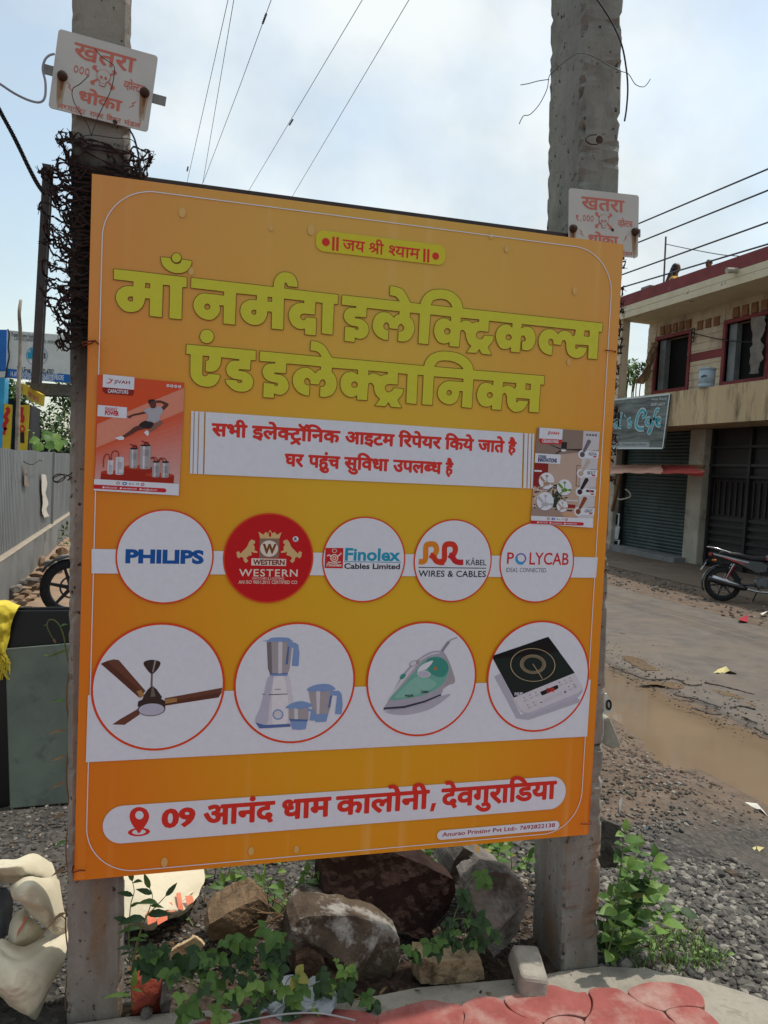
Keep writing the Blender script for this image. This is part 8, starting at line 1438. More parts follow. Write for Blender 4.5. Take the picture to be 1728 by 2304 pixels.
# ------------------------------------------------------------------ two-storey building on the right
cream = mat('cream_plaster', '#bfae94', '#cdbda4', scale=2.2, rough=.88, bump=.4, bscale=14, c3='#8f7e68', s3=1.8, t3=(.48,.70), aniso=(1,1,.45)); maroon = mat('maroon_paint', '#6e2f31', '#843a3b', scale=3, rough=.75, c3='#9b8d80', s3=4.5, t3=(.62,.70)); fas = mat('fascia_cream', '#c4b89c', '#d2c7ac', scale=3, rough=.85, c3='#6f675a', s3=3.0, t3=(.60,.68), aniso=(1,1,.8)); slabm = mat('stained_concrete', '#b09a78', '#c4ae8a', scale=1.5, rough=.9, bump=.4, bscale=20, c3='#6a5a48', s3=2.6, t3=(.50,.70), aniso=(1,2.2,.4)); vent = mat('terracotta_vent', '#7a553c', '#8f6549', scale=6, rough=.85); dark_in = mat('dark_interior', '#0d0c0c', '#161413', scale=3, rough=.9); shut = mat('shutter_steel', '#33413f', '#42514e', scale=2, rough=.5, metal=.3, c3='#2a3331', s3=1.2); shut2 = mat('shutter_brown', '#1f1b1a', '#292423', scale=2, rough=.6); wh = mat('whitewash', '#9a9486', '#b3ad9f', scale=2, rough=.85, bump=.3, bscale=15, c3='#7a6a58', s3=1.5); greyfr = mat('window_frame_grey', '#6f7274', '#868a8c', scale=5, rough=.6)
BX = 12.0; t = thing('two_storey_building', 'cream two storey building with maroon trims and shuttered shops across the road', 'building', (12,13,-.2))
def pan(mb, x0, x1, y0, y1, z0, z1, mt=None): mb.hexa([(x0, y0, z0),(x1, y0, z0),(x1, y1, z0),(x0, y1, z0)],[(x0, y0, z1),(x1, y0, z1),(x1, y1, z1),(x0, y1, z1)], mt)
YE, Y0 = 17.0,6.0
wins = [(15.40,16.58,3.91,5.16),(12.98,14.17,3.90,5.16),(10.4,11.6,3.9,5.16),(8.0,9.2,3.9,5.16)]
mb = MB()                                                  # upper wall between the openings
ys_ = sorted([Y0, YE] + [w[0] for w in wins] + [w[1] for w in wins])
for a_0, a_1 in zip(ys_[:-1], ys_[1:]):
    w = [q for q in wins if abs(q[0] - a_0) < .01]
    if w: pan(mb, BX, BX + .22, a_0, a_1,2.92, w[0][2]); pan(mb, BX, BX + .22, a_0, a_1, w[0][3],5.62)
    else: pan(mb, BX, BX + .22, a_0, a_1,2.92,5.62)
pan(mb, BX + .22, BX + 6, YE - .22, YE, 2.92,5.62); pan(mb, BX + 6, BX + 6.2, Y0, YE, -.2,5.62)
mb.build('wall', cream, t)
mb = MB()                                                  # ruled grooves of the plaster as thin recess shadows: raised courses
z = 3.05
while z < 5.5:
    for a_0, a_1 in zip(ys_[:-1], ys_[1:]):
        w = [q for q in wins if abs(q[0] - a_0) < .01]
        if w and w[0][2] - .1 < z < w[0][3] + .12: continue
        lo = a_0 + (.09 if any(abs(q[1] - a_0) < .01 for q in wins) else 0); hi = a_1 - (.09 if any(abs(q[0] - a_1) < .01 for q in wins) else 0)
        pan(mb, BX - .016, BX + .002, lo, hi, z, z + .150)
    z += .166
mb.build('plaster_courses', cream, t)
for a_0, a_1 in zip(ys_[:-1], ys_[1:]):
    if not any(abs(q[0] - a_0) < .01 for q in wins) and a_0 < 15.5: mb = MB(); pan(mb, BX - .021, BX, a_0 + .09, a_1 - .09,4.47,4.66); mb.build('maroon_band', maroon, t)
for (a_0, a_1, z0, z1) in wins:
    wf = MB(); d = .09
    pan(wf, BX - .05, BX + .12, a_0 - d, a_0, z0 - d, z1 + d); pan(wf, BX - .05, BX + .12, a_1, a_1 + d, z0 - d, z1 + d); pan(wf, BX - .05, BX + .12, a_0, a_1, z0 - d, z0); pan(wf, BX - .05, BX + .12, a_0, a_1, z1, z1 + d)
    wo_ = wf.build('window_frame', maroon, t); bevel(wo_, .01)
    g_ = MB(); pan(g_, BX + .06, BX + .2, a_1 - .22, a_1, z0, z1); g_.build('jamb', greyfr, wo_)
    g_ = MB(); pan(g_, BX + .24, BX + .26, a_0 - .3, a_1 + .3, z0 - .2, z1 + .2); g_.build('dark_opening', dark_in, wo_)
for n_, y0_, dy_, w_v, z0_, z1_ in ((5,15.38,.24,.15,5.28,5.48),(3,14.42,.27,.16,5.18,5.38),(5,12.75,.27,.17,5.26,5.48),(5,10.2,.27,.17,5.26,5.48)):
    for k in range(n_): vs = MB(); pan(vs, BX - .05, BX + .005, y0_ + k * dy_, y0_ + k * dy_ + w_v, z0_, z1_); vs.build('vent_brick', vent, t)
mb = MB(); pan(mb, 11.02, BX + 6.2, Y0,16.98,5.62,5.80, fas); pan(mb, 11.02,11.16, Y0,16.98,5.80,5.90, fas); mb.build('roof_slab', None, t)
mb = MB(); pan(mb, 11.0,11.14, Y0,16.99,5.905,6.17, maroon); pan(mb, 10.985,11.02, Y0,17.0,5.60,5.75, fas); pan(mb, 10.985,11.02, Y0,17.0,5.758,5.895, fas); mb.build('roof_parapet', None, t)
mb = MB(); pan(mb, 11.14, BX + 6.2,16.84,16.99,5.80,6.17, maroon); mb.build('roof_parapet', None, t)
mb = MB(); mb.tube([(10.75,12.84,5.86),(11.1,12.84,5.90)],.055,12); mb.build('rain_spout', wh, t)
mb = MB(); pan(mb, 11.0,13.0, Y0,18.0,2.90,3.06, slabm); pan(mb, 10.98,11.12, Y0,18.0,2.88,3.64, slabm); mb.build('balcony', None, t)
mb = MB(); pan(mb, 11.05,11.27,16.75,16.97,3.06,5.62); mb.build('veranda_post', cream, t)
mb = MB(); pan(mb, 11.12,11.26,16.99,18.0,3.06,3.95); mb.build('balcony_end_wall', cream, t)
mb = MB(); pan(mb, 11.92,12.35,14.55,15.05,-.3,2.90); o = mb.build('pillar', wh, t); bevel(o, .03,3)
mb = MB(); pan(mb, 11.92,12.35,17.95,18.4,-.3,2.90); o = mb.build('pillar', wh, t); bevel(o, .03,3)
mb = MB(); pan(mb, 12.6,12.8, Y0,19.5,-.3,2.9); mb.build('shop_back_wall', shut2, t)
mb = MB(); pan(mb, 11.6,13,14.9,19.5,-.35,-.08); mb.build('shop_plinth', wallg, t)
mb = MB(); pan(mb, 12.10,12.3,15.05,15.22,-.1,2.9); pan(mb, 12.1,12.3,17.85,17.95,-.1,2.9); mb.build('shutter_rail', shut2, t)
mb = MB(); P = []
z = -.08
while z < 2.9:
    for dz, dx in ((0,0),(.02,-.018),(.05,-.022),(.075,-.010)): P.append([(12.22 + dx, 15.22, z + dz),(12.22 + dx, 17.85, z + dz)])
    z += .085
mb.grid(P); mb.build('rolling_shutter', shut, t, fix=False)
g = MB(); pan(g, 12.18,12.22,9.0,14.55,-.3,2.9); g.build('gate', shut2, t)
g = MB()
for z in (2.45,2.05,1.80): pan(g, 12.10,12.19,9.0,14.55, z, z + .06)
for z in np.arange(-.1,.9,.16): pan(g, 12.13,12.19,9.0,14.5, z, z + .075)
for y in np.arange(9.1,14.5,.17): pan(g, 12.14,12.19, y, y + .04,.98,1.72)
for y in (14.45,13.3,11.9,10.5): pan(g, 12.09,12.2, y, y + .07,-.25,2.9)
g.build('gate_bars', mat('gate_iron', '#1c1b1c', '#282627', scale=5, rough=.5), t)
mb = MB(); pan(mb, 9.3,12.0,8.0,14.85,-.35,-.185); mb.build('forecourt', mat('forecourt_dust', '#5f5245', '#736453', scale=3, rough=.95, bump=.4), t)
# things on and at the building
cp = lambda x, y, X: atX(*cm(1328,500,4.1475)(x, y), X); cq = lambda x, y, X: atX(*cm(1328,850,4.0225)(x, y), X)
t = thing('cafe_signboard', 'grey wood-look cafe signboard with turquoise lettering on the balcony', 'signboard', cq(480,640,10.9)); XS_ = 10.93
P = [cq(720,146, XS_), cq(50,215, XS_), cq(30,640, XS_), cq(657,640, XS_)]
sgm = mat('sign_wood_print', '#484d4b', '#7a817e', scale=2.2, rough=.6, aniso=(1,.35,3.5), c3='#3b403e', s3=3, t3=(.52,.64)); mb = MB(); mb.hexa(P, [p + np.array([.05,0,0]) for p in P]); mb.build('panel', sgm, t)
a_ = Art(lambda u, v, h: (XS_ - .006 - h, u, v), lambda x, y: (atX(x, y, XS_)[1], atX(x, y, XS_)[2]),.002); m_ = cm(1328,850,4.0225); WL = ink('sign_white', '#c9d4d6', .6); TQ = ink('sign_turquoise', '#4fa0ae', .6)
for w_, c_, l_ in ((.125, WL, 1),(.078, TQ, 2)):
    a_.stroke(m_, [(500,330),(490,300),(460,300),(430,360),(420,430),(445,462),(490,460)], w_, c_, l_); a_.stroke(m_, [(470,360),(500,340),(510,310)], w_ * .8, c_, l_)
    a_.stroke(m_, [(545,375),(520,370),(508,405),(530,428),(548,400),(550,375),(552,425)], w_ * .8, c_, l_); a_.stroke(m_, [(630,295),(605,290),(590,330),(570,420),(545,490),(530,490),(545,460)], w_ * .8, c_, l_); a_.stroke(m_, [(570,375),(610,370)], w_ * .7, c_, l_); a_.stroke(m_, [(600,405),(635,385),(625,365),(603,385),(600,415),(620,432),(642,425)], w_ * .75, c_, l_)
    a_.stroke(m_, [(372,375),(355,375),(345,395),(372,410),(365,440),(338,438)], w_ * .7, c_, l_); a_.stroke(m_, [(322,338),(316,355)], w_ * .7, c_, l_); a_.stroke(m_, [(290,310),(275,380),(262,445),(285,445)], w_ * .7, c_, l_); a_.stroke(m_, [(252,390),(232,385),(222,425),(240,448),(256,420),(258,390),(258,445)], w_ * .7, c_, l_)
def mtext(s, x0, y0, x1, y1, c, bold=0.0):                 # reads left to right as seen from the street
    V, T = text2d(s, bold); q = np.array(V); q = (q - q.min(0)) / (q.max(0) - q.min(0)); A = atX(*m_(x0, y0), XS_); B = atX(*m_(x1, y1), XS_); Cc = atX(*m_(x0, y0 - 26), XS_)
    a_.put([(A[1] + (B[1] - A[1]) * p[0], A[2] + (Cc[2] - A[2]) * p[1] + (B[2] - A[2]) * p[0]) for p in q], T, c, 2)
mtext('Vikas Goyal', 554,212,695,202, WL); mtext('80097-60039', 552,258,680,250, WL)
a_.poly(m_, [(60,585),(530,582),(540,600),(538,636),(50,636)], ink('sign_footer', '#9aa0a2', .6),1); mtext('Shri Ram Nagar, Devguradiya, Indore', 120,622,505,618, DGY)
for p, q in (((722,146),(657,640)),((720,148),(50,217)),((657,638),(30,638))): a_.stroke(m_, [p, q],.035, WL, 1.5, False)
a_.build('printed_face', t)
t = thing('awning', 'faded pink and red cloth awning over the rolling shutter', 'awning', cq(600,830,11)); awm = mat('awning_pink', '#b98b74', '#cfa08a', scale=3, rough=.8, bump=.4, bscale=20); awr = mat('awning_red', '#8a2c24', '#a43a2e', scale=4, rough=.8, bump=.4, bscale=20)
mb = MB(); a0, a1, b0, b1 = cq(120,792,11.9), cq(640,785,11.9), cq(120,880,10.6), cq(650,862,10.6)
cloth(mb, [[a0,(a0 * .67 + a1 * .33),(a0 * .33 + a1 * .67), a1],[(a0 + b0) / 2 + np.array([0,0,.05]), cq(300,825,11.2), cq(480,825,11.2),(a1 + b1) / 2 + np.array([0,0,.02])],[b0, cq(300,862,10.6), cq(480,866,10.6), b1]], awm, amp=.05, thick=.02, fq=4, seed=1.); mb.build('pink_cloth', None, t, smooth=True, fix=False)
mb = MB(); cloth(mb, [[cq(640,785,11.9), cq(760,790,11.8), cq(930,800,11.6)],[cq(640,830,11.2), cq(790,830,11.1), cq(990,838,10.9)],[cq(645,862,10.6), cq(820,858,10.6), cq(1040,850,10.5)],[cq(648,870,10.62), cq(830,866,10.62), cq(1005,900,10.55)]], awr, amp=.04, thick=.02, fq=4, seed=2.); mb.build('red_cloth', None, t, smooth=True, fix=False)
mb = MB(); mb.tube([cq(270,870,10.7), cq(235,1050,10.9), cq(200,1200,11.1)],.045,7); mb.build('prop_stick', DRYS, t); mb = MB(); mb.tube([cq(120,800,11.85), cq(1035,800,11.85)],.035,6); mb.build('rail', vent, t)
for k, (y0_, y1_, c_, lb) in enumerate(((1228,1340, BLK, 'topmost black poster on the shutter edge'),(1345,1460, WL, 'pale middle poster with red spots on the shutter edge'),(1468,1580, BLK, 'lowest dark poster with red patch on the shutter edge'))):
    mb = MB(); P = [cq(265, y0_, 12.05), cq(120, y0_ - 3,12.05), cq(110, y1_ - 2,12.05), cq(255 - k * 8, y1_, 12.05)]; mb.hexa(P, [p + np.array([.02,0,0]) for p in P], WL); P2_ = [(p * .88 + sum(P) / 4 * .12) - np.array([.01,0,0]) for p in P]; mb.add(P2_, [(0,1,2,3)], c_)
    if k: Pm = sum(P) / 4; mb.add([Pm * .6 + p * .4 - np.array([.02,0,0]) for p in P],[(0,1,2,3)], CRED)
    tag(mb.build('poster', None, None, fix=False), lb, 'poster', 'posters on the shutter edge')
wire('loose_wire', 'loose cable loop hanging in front of the shutter', [cq(200,1060,11.5), cq(260,1100,11.5), cq(330,1090,11.4), cq(368,1070,11.4), cq(350,1030,11.4), cq(320,1010,11.4)],.022, wh)
t = thing('water_drum', 'pale blue plastic water drum standing on the balcony parapet', 'drum', cp(1085,1540,11.05)); drm = mat('drum_blue', '#8fa3b2', '#a5b6c2', scale=5, rough=.5); c = cp(1083,1538,11.05); c[2] = 3.642; r_ = .165
mb = MB(); mb.lathe([(0,0),(r_ * .93,0),(r_ * .95,.06),(r_ * .92,.065),(r_ * .92,.09),(r_ * .97,.095),(r_ * .98,.33),(r_ * .95,.335),(r_ * .95,.355),(r_, .36),(r_, .40),(r_ * .9,.405),(0,.40)],28, drm, Matrix.Translation(Vector(c))); mb.build('body', None, t, smooth=True)
mb = MB(); mb.lathe([(r_ * 1.02,.375),(r_ * 1.06,.38),(r_ * 1.06,.40),(r_ * 1.02,.405)],28, drm, Matrix.Translation(Vector(c))); mb.build('lid_rim', None, t, smooth=True)
mb = MB(); fr_c = Vector(c)
for (a, z, w) in ((3.45,.20,.05),(3.62,.215,.03),(3.78,.21,.06)): d = Vector((math.cos(a), math.sin(a),0)); s_ = Vector((-d.y, d.x, 0)); p = fr_c + d * (r_ * 1.0) + Vector((0,0, z)); mb.hexa([p - s_ * w / 2 + d * -.01, p + s_ * w / 2 + d * -.01, p + s_ * w / 2 + d * .004, p - s_ * w / 2 + d * .004],[q + Vector((0,0,.035)) for q in (p - s_ * w / 2 + d * -.01, p + s_ * w / 2 + d * -.01, p + s_ * w / 2 + d * .004, p - s_ * w / 2 + d * .004)])
mb.build('dark_marks', BG, t)
tarp = mat('tarpaulin', '#9a8264', '#b59a78', scale=5, rough=.85, bump=.4)
mb = MB(); cloth(mb, [[cp(570,1120,11.7), cp(640,1110,11.9)],[cp(560,1200,11.6), cp(620,1200,11.9)],[cp(520,1330,11.4), cp(590,1300,11.85)],[cp(470,1430,11.3), cp(560,1420,11.8)],[cp(400,1500,11.2), cp(500,1510,11.6)]], tarp, amp=.05, thick=.03, fq=5, seed=4.); tag(mb.build('tarpaulin', None, None, smooth=True, fix=False), 'brown tarpaulin strip hanging from the left window corner to the balcony', 'cloth')
mb = MB(); cloth(mb, [[cp(1510,890,11.9), cp(1560,880,11.85), cp(1640,865,11.85)],[cp(1510,1050,11.92), cp(1570,1050,11.86), cp(1610,1050,11.85)],[cp(1500,1250,11.92), cp(1550,1250,11.86), cp(1600,1250,11.85)],[cp(1495,1400,11.92), cp(1530,1420,11.87), cp(1580,1410,11.86)]], mat('curtain_grey', '#6c655f', '#8a8178', scale=5, rough=.85, bump=.4), amp=.06, thick=.03, fq=5, seed=5.); tag(mb.build('curtain', None, None, smooth=True, fix=False), 'ragged grey curtain pulled aside in the right upper window', 'curtain')
wire('loose_wire', 'dark cable strung between the two upper windows', [cp(940,1040,11.9), cp(1000,1045,11.88), cp(1120,1075,11.88), cp(1270,1102,11.88), cp(1400,1115,11.88), cp(1520,1118,11.88)],.012, blkc)
mb = MB(); c = cp(958,1055,11.93)
for dz in (.10,0,-.10): mb.tube([Vector(c) + Vector((0,.045 * math.cos(a), dz + .065 * math.sin(a))) for a in np.arange(10) * 2 * math.pi / 10],.013,5, closed=True)
tag(mb.build('insulator_bracket', blkc, None), 'small dark shackle bracket fixed beside the left upper window', 'bracket')
mb = MB(); rod0 = cp(690,578,11.3); rod1 = cp(706,135,11.3); rod0[2] = 5.8; mb.tube([rod0, rod1],.022,6); tag(mb.build('roof_rod', stl, None), 'thin iron rod standing upright on the roof edge', 'rod')
wire('loose_wire', 'thin line stretched from the roof rod to the parapet', [cp(712,205,11.3), cp(900,245,11.25), cp(1200,300,11.2), cp(1330,312,11.2), cp(1500,325,11.15)],.010, plm)
mb = MB(); pan(mb, 11.05,11.4,15.75,16.1,6.172,6.25); o = mb.build('concrete_block', wallg, None); bevel(o, .02); tag(o, 'small dark concrete block left on the roof parapet', 'concrete block')
grow = [cp(400,1480,11.5)]; t = thing('balcony_plant', 'bushy potted plant filling the open end of the balcony', 'plant', (11.6,17.6,3.06)); lv = MB(); st = MB(); rr = random.Random(8)
for _ in range(16):
    e = cp(rr.uniform(310,500), rr.uniform(1310,1490),11.7); b_ = np.array([11.7,17.7,3.3]); b_[1] = e[1]; st.tube(crom([b_, (b_ + e) / 2 + np.array([0,.1,0]), e],4),.012,4)
    for _ in range(14): lv.leaf(Vector(e) + Vector((rr.uniform(-.12,.12), rr.uniform(-.15,.15), rr.uniform(-.12,.12))),(rr.uniform(-1,1), rr.uniform(-1,.4), rr.uniform(-.6,.8)),(-.4,-.3,1), rr.uniform(.12,.2),.06, rr.choice((LFM, LFM, LFL, GRS)),.3)
st.build('stem', STEM, t); lv.build('leaves', None, t, smooth=True, fix=False); mb = MB(); mb.lathe([(0,0),(.16,0),(.22,.3),(.2,.3),(.19,.26),(0,.26)],16, vent, Matrix.Translation((11.7,17.75,3.06))); mb.build('pot', None, t)
mb = MB()

# ------------------------------------------------------------------ people sitting on the terrace
SKIN = mat('skin_brown', '#5a3826', '#6a4430', scale=8, rough=.6); HAIR = mat('black_hair', '#0e0c0d', '#191516', scale=30, rough=.45)
def person(label, base, yaw, shirt, pants, hair_long, seed, scale=1.0):
    """seated figure: one skinned body; legs folded in front"""
    t = thing('person', label, 'person', base, None, local=True); t.rotation_euler = (0,0, yaw); t.scale = (scale,) * 3
    J = [(0,0,.12),(0,.0,.26),(0,-.01,.42),(0,0,.50),(0,.01,.56),(0,.015,.62),(0,.01,.72),
         (-.10,.02,.47),(-.19,.03,.44),(-.23,.10,.24),(-.16,.26,.17),(.10,.02,.47),(.19,.03,.44),(.23,.10,.24),(.16,.26,.17),
         (-.10,.03,.11),(-.27,.34,.20),(-.02,.36,.06),(-.02,.48,.05),(.10,.03,.11),(.27,.34,.20),(.02,.30,.10),(.02,.42,.08),(-.10,.33,.17),(.10,.33,.17)]
    Rr = [.145,.125,.135,.115,.055,.065,.055,.085,.062,.048,.036,.085,.062,.048,.036,.105,.075,.05,.04,.105,.075,.05,.04,.032,.032]
    E = [(0,1),(1,2),(2,3),(3,4),(4,5),(5,6),(3,7),(7,8),(8,9),(9,10),(10,23),(3,11),(11,12),(12,13),(13,14),(14,24),(0,15),(15,16),(16,17),(17,18),(0,19),(19,20),(20,21),(21,22)]
    me = bpy.data.meshes.new('body'); me.from_pydata(J, E, []); o = bpy.data.objects.new('body', me); SC.collection.objects.link(o); o.parent = t
    sm = o.modifiers.new('skin', 'SKIN'); sub_ = o.modifiers.new('sub', 'SUBSURF'); sub_.levels = 2; sub_.render_levels = 2
    for i, r in enumerate(Rr): me.skin_vertices[0].data[i].radius = (r, r)
    me.skin_vertices[0].data[0].use_root = True
    dg = bpy.context.evaluated_depsgraph_get(); m2 = bpy.data.meshes.new_from_object(o.evaluated_get(dg)); o.modifiers.clear(); o.data = m2
    for m_x in (SKIN, shirt, pants): m2.materials.append(m_x)
    for p in m2.polygons:
        c = p.center; p.use_smooth = True; p.material_index = 0
        if .17 < c.z < .555 and abs(c.x) < .20 and c.y < .10: p.material_index = 1
        elif c.z < .30 and not (c.z < .10 and c.y > .40): p.material_index = 2 if abs(c.x) < .34 and (c.y > .0 or c.z < .2) and not (abs(c.x) > .15 and c.z > .17 and c.y < .22) and not (abs(c.x) < .18 and c.z > .13 and c.y > .27) else 0
    hd = MB(); hd.lathe([(0,-.105),(.035,-.10),(.062,-.07),(.078,-.02),(.080,.03),(.070,.075),(.042,.105),(0,.115)],18, SKIN, Matrix.Translation((0,.025,.72)) @ Matrix.Diagonal((.93,1.1,1,1))); hd.leaf((0,.108,.735),(0,.5,-1),(0,1,.5),.035,.026, SKIN, 0,.8)
    for s in (-1,1): hd.lathe([(0,0),(.016,.004),(.02,.012),(.012,.02),(0,.02)],8, SKIN, Matrix.Translation((s * .076,.02,.715)) @ Matrix.Rotation(s * math.pi / 2,4, 'Y')); hd.lathe([(0,0),(.010,0),(.008,.006),(0,.008)],8, HAIR, Matrix.Translation((s * .030,.102,.735)) @ Matrix.Rotation(-math.pi / 2,4, 'X'))
    hd.box((0,.106,.672),(.036,.006,.008), shirt); hd.build('head', None, t, smooth=True)
    hr = MB()
    if hair_long: hr.lathe([(.088,-.03),(.090,.02),(.084,.07),(.055,.115),(0,.128)],18, HAIR, Matrix.Translation((0,.008,.72)) @ Matrix.Diagonal((.97,1.08,1,1))); hr.grid([[(x, -.075 - .02 * math.cos(x * 20) - k * .008,.74 - k * .07) for x in np.linspace(-.085 + .008 * k, .085 - .008 * k, 7)] for k in range(8)]); hr.grid([[(x, -.062 - k * .008,.74 - k * .07) for x in np.linspace(-.085 + .008 * k, .085 - .008 * k, 7)] for k in range(8)])
    else: hr.lathe([(.086,.01),(.088,.04),(.080,.08),(.050,.115),(0,.124)],18, HAIR, Matrix.Translation((0,.012,.72)) @ Matrix.Diagonal((.96,1.08,1,1)))
    hr.build('hair', HAIR, t, smooth=True)
    return t
yl = mat('yellow_garment', '#b78a1e', '#cb9e30', scale=12, rough=.8); pur = mat('dark_purple_cloth', '#231a2a', '#33263c', scale=12, rough=.8)
hw = cp(797,388,11.42); person('woman in a yellow top with long dark hair sitting on the roof terrace', (hw[0], hw[1],5.81), math.radians(-150), yl, pur, True, 1,(hw[2] - 5.81) / .835)
mb = MB(); hm = cp(1115,352,11.42); person('short haired person in a dark shirt looking over the roof parapet', (hm[0], hm[1],5.81), math.radians(100), pur, pur, False, 2,(hm[2] - 5.81) / .835)
mb = MB(); B0 = [cp(780,400,11.36), cp(762,440,11.32), cp(740,490,11.3), cp(712,560,11.3)]
cloth(mb, [[p + np.array([0,.05,0]), p + np.array([-.02,-.06 - .02 * i, 0])] for i, p in enumerate(B0)], pur, amp=.01, thick=.02, fq=6, seed=2.)
o = mb.build('scarf', None, None, smooth=True, fix=False); tag(o, 'dark scarf draped down the back of the woman on the terrace', 'scarf')

# ------------------------------------------------------------------ motorcycles
TYR = mat('tyre_rubber', '#161617', '#232325', scale=30, rough=.85, bump=.3, bscale=90); RIM = mat('alloy_black', '#2a2a2d', '#38383b', scale=10, rough=.4, metal=.5); CHR = mat('chrome', '#9a9a9c', '#b4b4b6', scale=6, rough=.22, metal=.9); BLP = mat('gloss_black', '#0d1018', '#161a24', scale=8, rough=.18, spec=.6); SEATM = mat('seat_vinyl', '#17161a', '#222026', scale=40, rough=.6, bump=.2); REDM = mat('gloss_red', '#8a1018', '#a01820', scale=8, rough=.25, spec=.6); SILV = mat('silver_paint', '#8d8f94', '#a5a7ac', scale=8, rough=.3, metal=.5); ENGM = mat('engine_metal', '#4e4f52', '#66676a', scale=14, rough=.45, metal=.7); AMBR = mat('amber_lens', '#b05a14', '#c66c1e', scale=10, rough=.2)
def motorcycle(label, loc, yaw, lean=.10, accent=REDM, size=1.0):
    """built along +X (front), wheel bottoms at z 0"""
    t = thing('motorcycle', label, 'motorcycle', loc, 'motorcycles parked along the street', local=True); t.rotation_euler = (lean, 0, yaw); t.scale = (size,) * 3
    def wheel(x, r, w):
        mb = MB(); M = Matrix.Translation((x, 0, r)) @ Matrix.Rotation(math.pi / 2,4, 'X'); mb.lathe([(r - .085,-w * .42),(r - .05,-w * .5),(r - .018,-w * .4),(r, -w * .15),(r, w * .15),(r - .018, w * .4),(r - .05, w * .5),(r - .085, w * .42)],40, TYR, M); wh_ = mb.build('wheel', None, t, smooth=True)
        mb = MB(); mb.lathe([(r - .10,-.03),(r - .08,-.035),(r - .082,0),(r - .08,.035),(r - .10,.03),(r - .10,-.03)],40, RIM, M); mb.lathe([(0,-.05),(.045,-.05),(.05,-.02),(.05,.02),(.045,.05),(0,.05)],20, RIM, M)
        for k in range(6):
            a = k * math.pi / 3 + .2; c, s = math.cos(a), math.sin(a); mb.hexa([M @ Vector((c * .045 - s * .02, s * .045 + c * .02,-.018)), M @ Vector((c * .045 + s * .02, s * .045 - c * .02,-.018)), M @ Vector((c * (r - .09) + s * .014, s * (r - .09) - c * .014,-.014)), M @ Vector((c * (r - .09) - s * .014, s * (r - .09) + c * .014,-.014))],[M @ Vector((c * .045 - s * .02, s * .045 + c * .02,.018)), M @ Vector((c * .045 + s * .02, s * .045 - c * .02,.018)), M @ Vector((c * (r - .09) + s * .014, s * (r - .09) - c * .014,.014)), M @ Vector((c * (r - .09) - s * .014, s * (r - .09) + c * .014,.014))], RIM)
        mb.build('rim', None, wh_)
        mb = MB(); mb.lathe([(.10,.055),(.12,.055),(.12,.060),(.10,.060),(.10,.055)],24, ENGM, M); mb.build('brake_disc', None, wh_)
    wheel(-.64,.305,.10); wheel(.64,.305,.085)
    def shell(name, sec, mt, par=t, n=16, smooth=True):        # lofted body from cross sections (x, z centre, half width, half height)
        mb = MB(); P = []
        for (x, z, w, h) in sec: P.append([(x, w * math.copysign(abs(math.cos(a)) ** .75, math.cos(a)), z + h * math.copysign(abs(math.sin(a)) ** .75, math.sin(a))) for a in np.arange(n + 1) * 2 * math.pi / n])
        mb.grid(P, mt); k = len(sec); mb.add([p for p in P[0][:-1]],[tuple(range(n))], mt); mb.add([p for p in P[-1][:-1]],[tuple(range(n))], mt); return mb.build(name, None, par, smooth=smooth)
    tank = shell('fuel_tank', [(.02,.80,.10,.05),(.08,.82,.13,.09),(.20,.86,.15,.13),(.34,.88,.15,.13),(.44,.86,.12,.10),(.50,.84,.06,.05)], BLP)
    for s in (-1,1): mb = MB(); P = [[(x, s * (w + .006), z + dz) for dz in (-.02,.03)] for x, z, w in ((.03,.80,.105),(.10,.83,.135),(.22,.86,.152),(.34,.89,.152),(.45,.91,.12))]; mb.grid(P, accent); P = [[(x, s * (w + .006), z + dz) for dz in (.038,.052)] for x, z, w in ((.03,.80,.105),(.10,.83,.135),(.22,.86,.152),(.34,.89,.152),(.45,.91,.12))]; mb.grid(P, SILV); mb.build('tank_stripe', None, tank, smooth=True, fix=False)
    mb = MB(); mb.lathe([(0,.012),(.03,.012),(.035,0)],16, CHR, Matrix.Translation((.30,0,1.005))); mb.build('fuel_cap', None, tank)
    shell('seat', [(-.72,.86,.09,.02),(-.66,.855,.12,.045),(-.40,.835,.14,.055),(-.20,.795,.14,.055),(-.02,.80,.115,.06),(.08,.82,.08,.05)], SEATM)
    for s in (-1,1):
        mb = MB(); pr = [(-.86,.86),(-.50,.80),(-.22,.755),(-.05,.75),(.06,.70),(.04,.58),(-.12,.55),(-.28,.62),(-.50,.72),(-.84,.80)]; mb.prism([(x, s * .115, z) for x, z in pr],(0, s * .03,0), BLP); sp_ = mb.build('side_panel', None, t); bevel(sp_, .008)
        mb = MB(); mb.prism([(x, s * .147, z) for x, z in ((-.84,.84),(-.50,.775),(-.24,.73),(-.26,.71),(-.50,.75),(-.84,.82))],(0, s * .004,0), SILV); mb.prism([(x, s * .147, z) for x, z in ((-.70,.80),(-.45,.74),(-.30,.69),(-.36,.68),(-.52,.725),(-.70,.785))],(0, s * .005,0), accent); mb.build('decal', None, sp_)
        mb = MB(); mb.tube([(-.64, s * .11,.33),(-.48, s * .12,.68)],.016,8, CHR)
        for k in range(9): q = k / 9; c = Vector((-.60 + .13 * q, s * .113,.40 + .25 * q)); mb.lathe([(.026,-.006),(.034,0),(.026,.006)],12, accent, Matrix.Translation(c) @ Matrix.Rotation(.42,4, 'Y'))
        mb.build('shock_absorber', None, t)
        mb = MB(); mb.tube([(.64, s * .075,.305),(.50, s * .075,.70),(.43, s * .075,.93)],[.026,.022,.018],10, CHR); mb.build('fork_leg', None, t, smooth=True)
        mb = MB(); mb.tube([(-.64, s * .085,.305),(-.05, s * .085,.33)],.022,8, BLP); mb.build('swingarm', None, t)
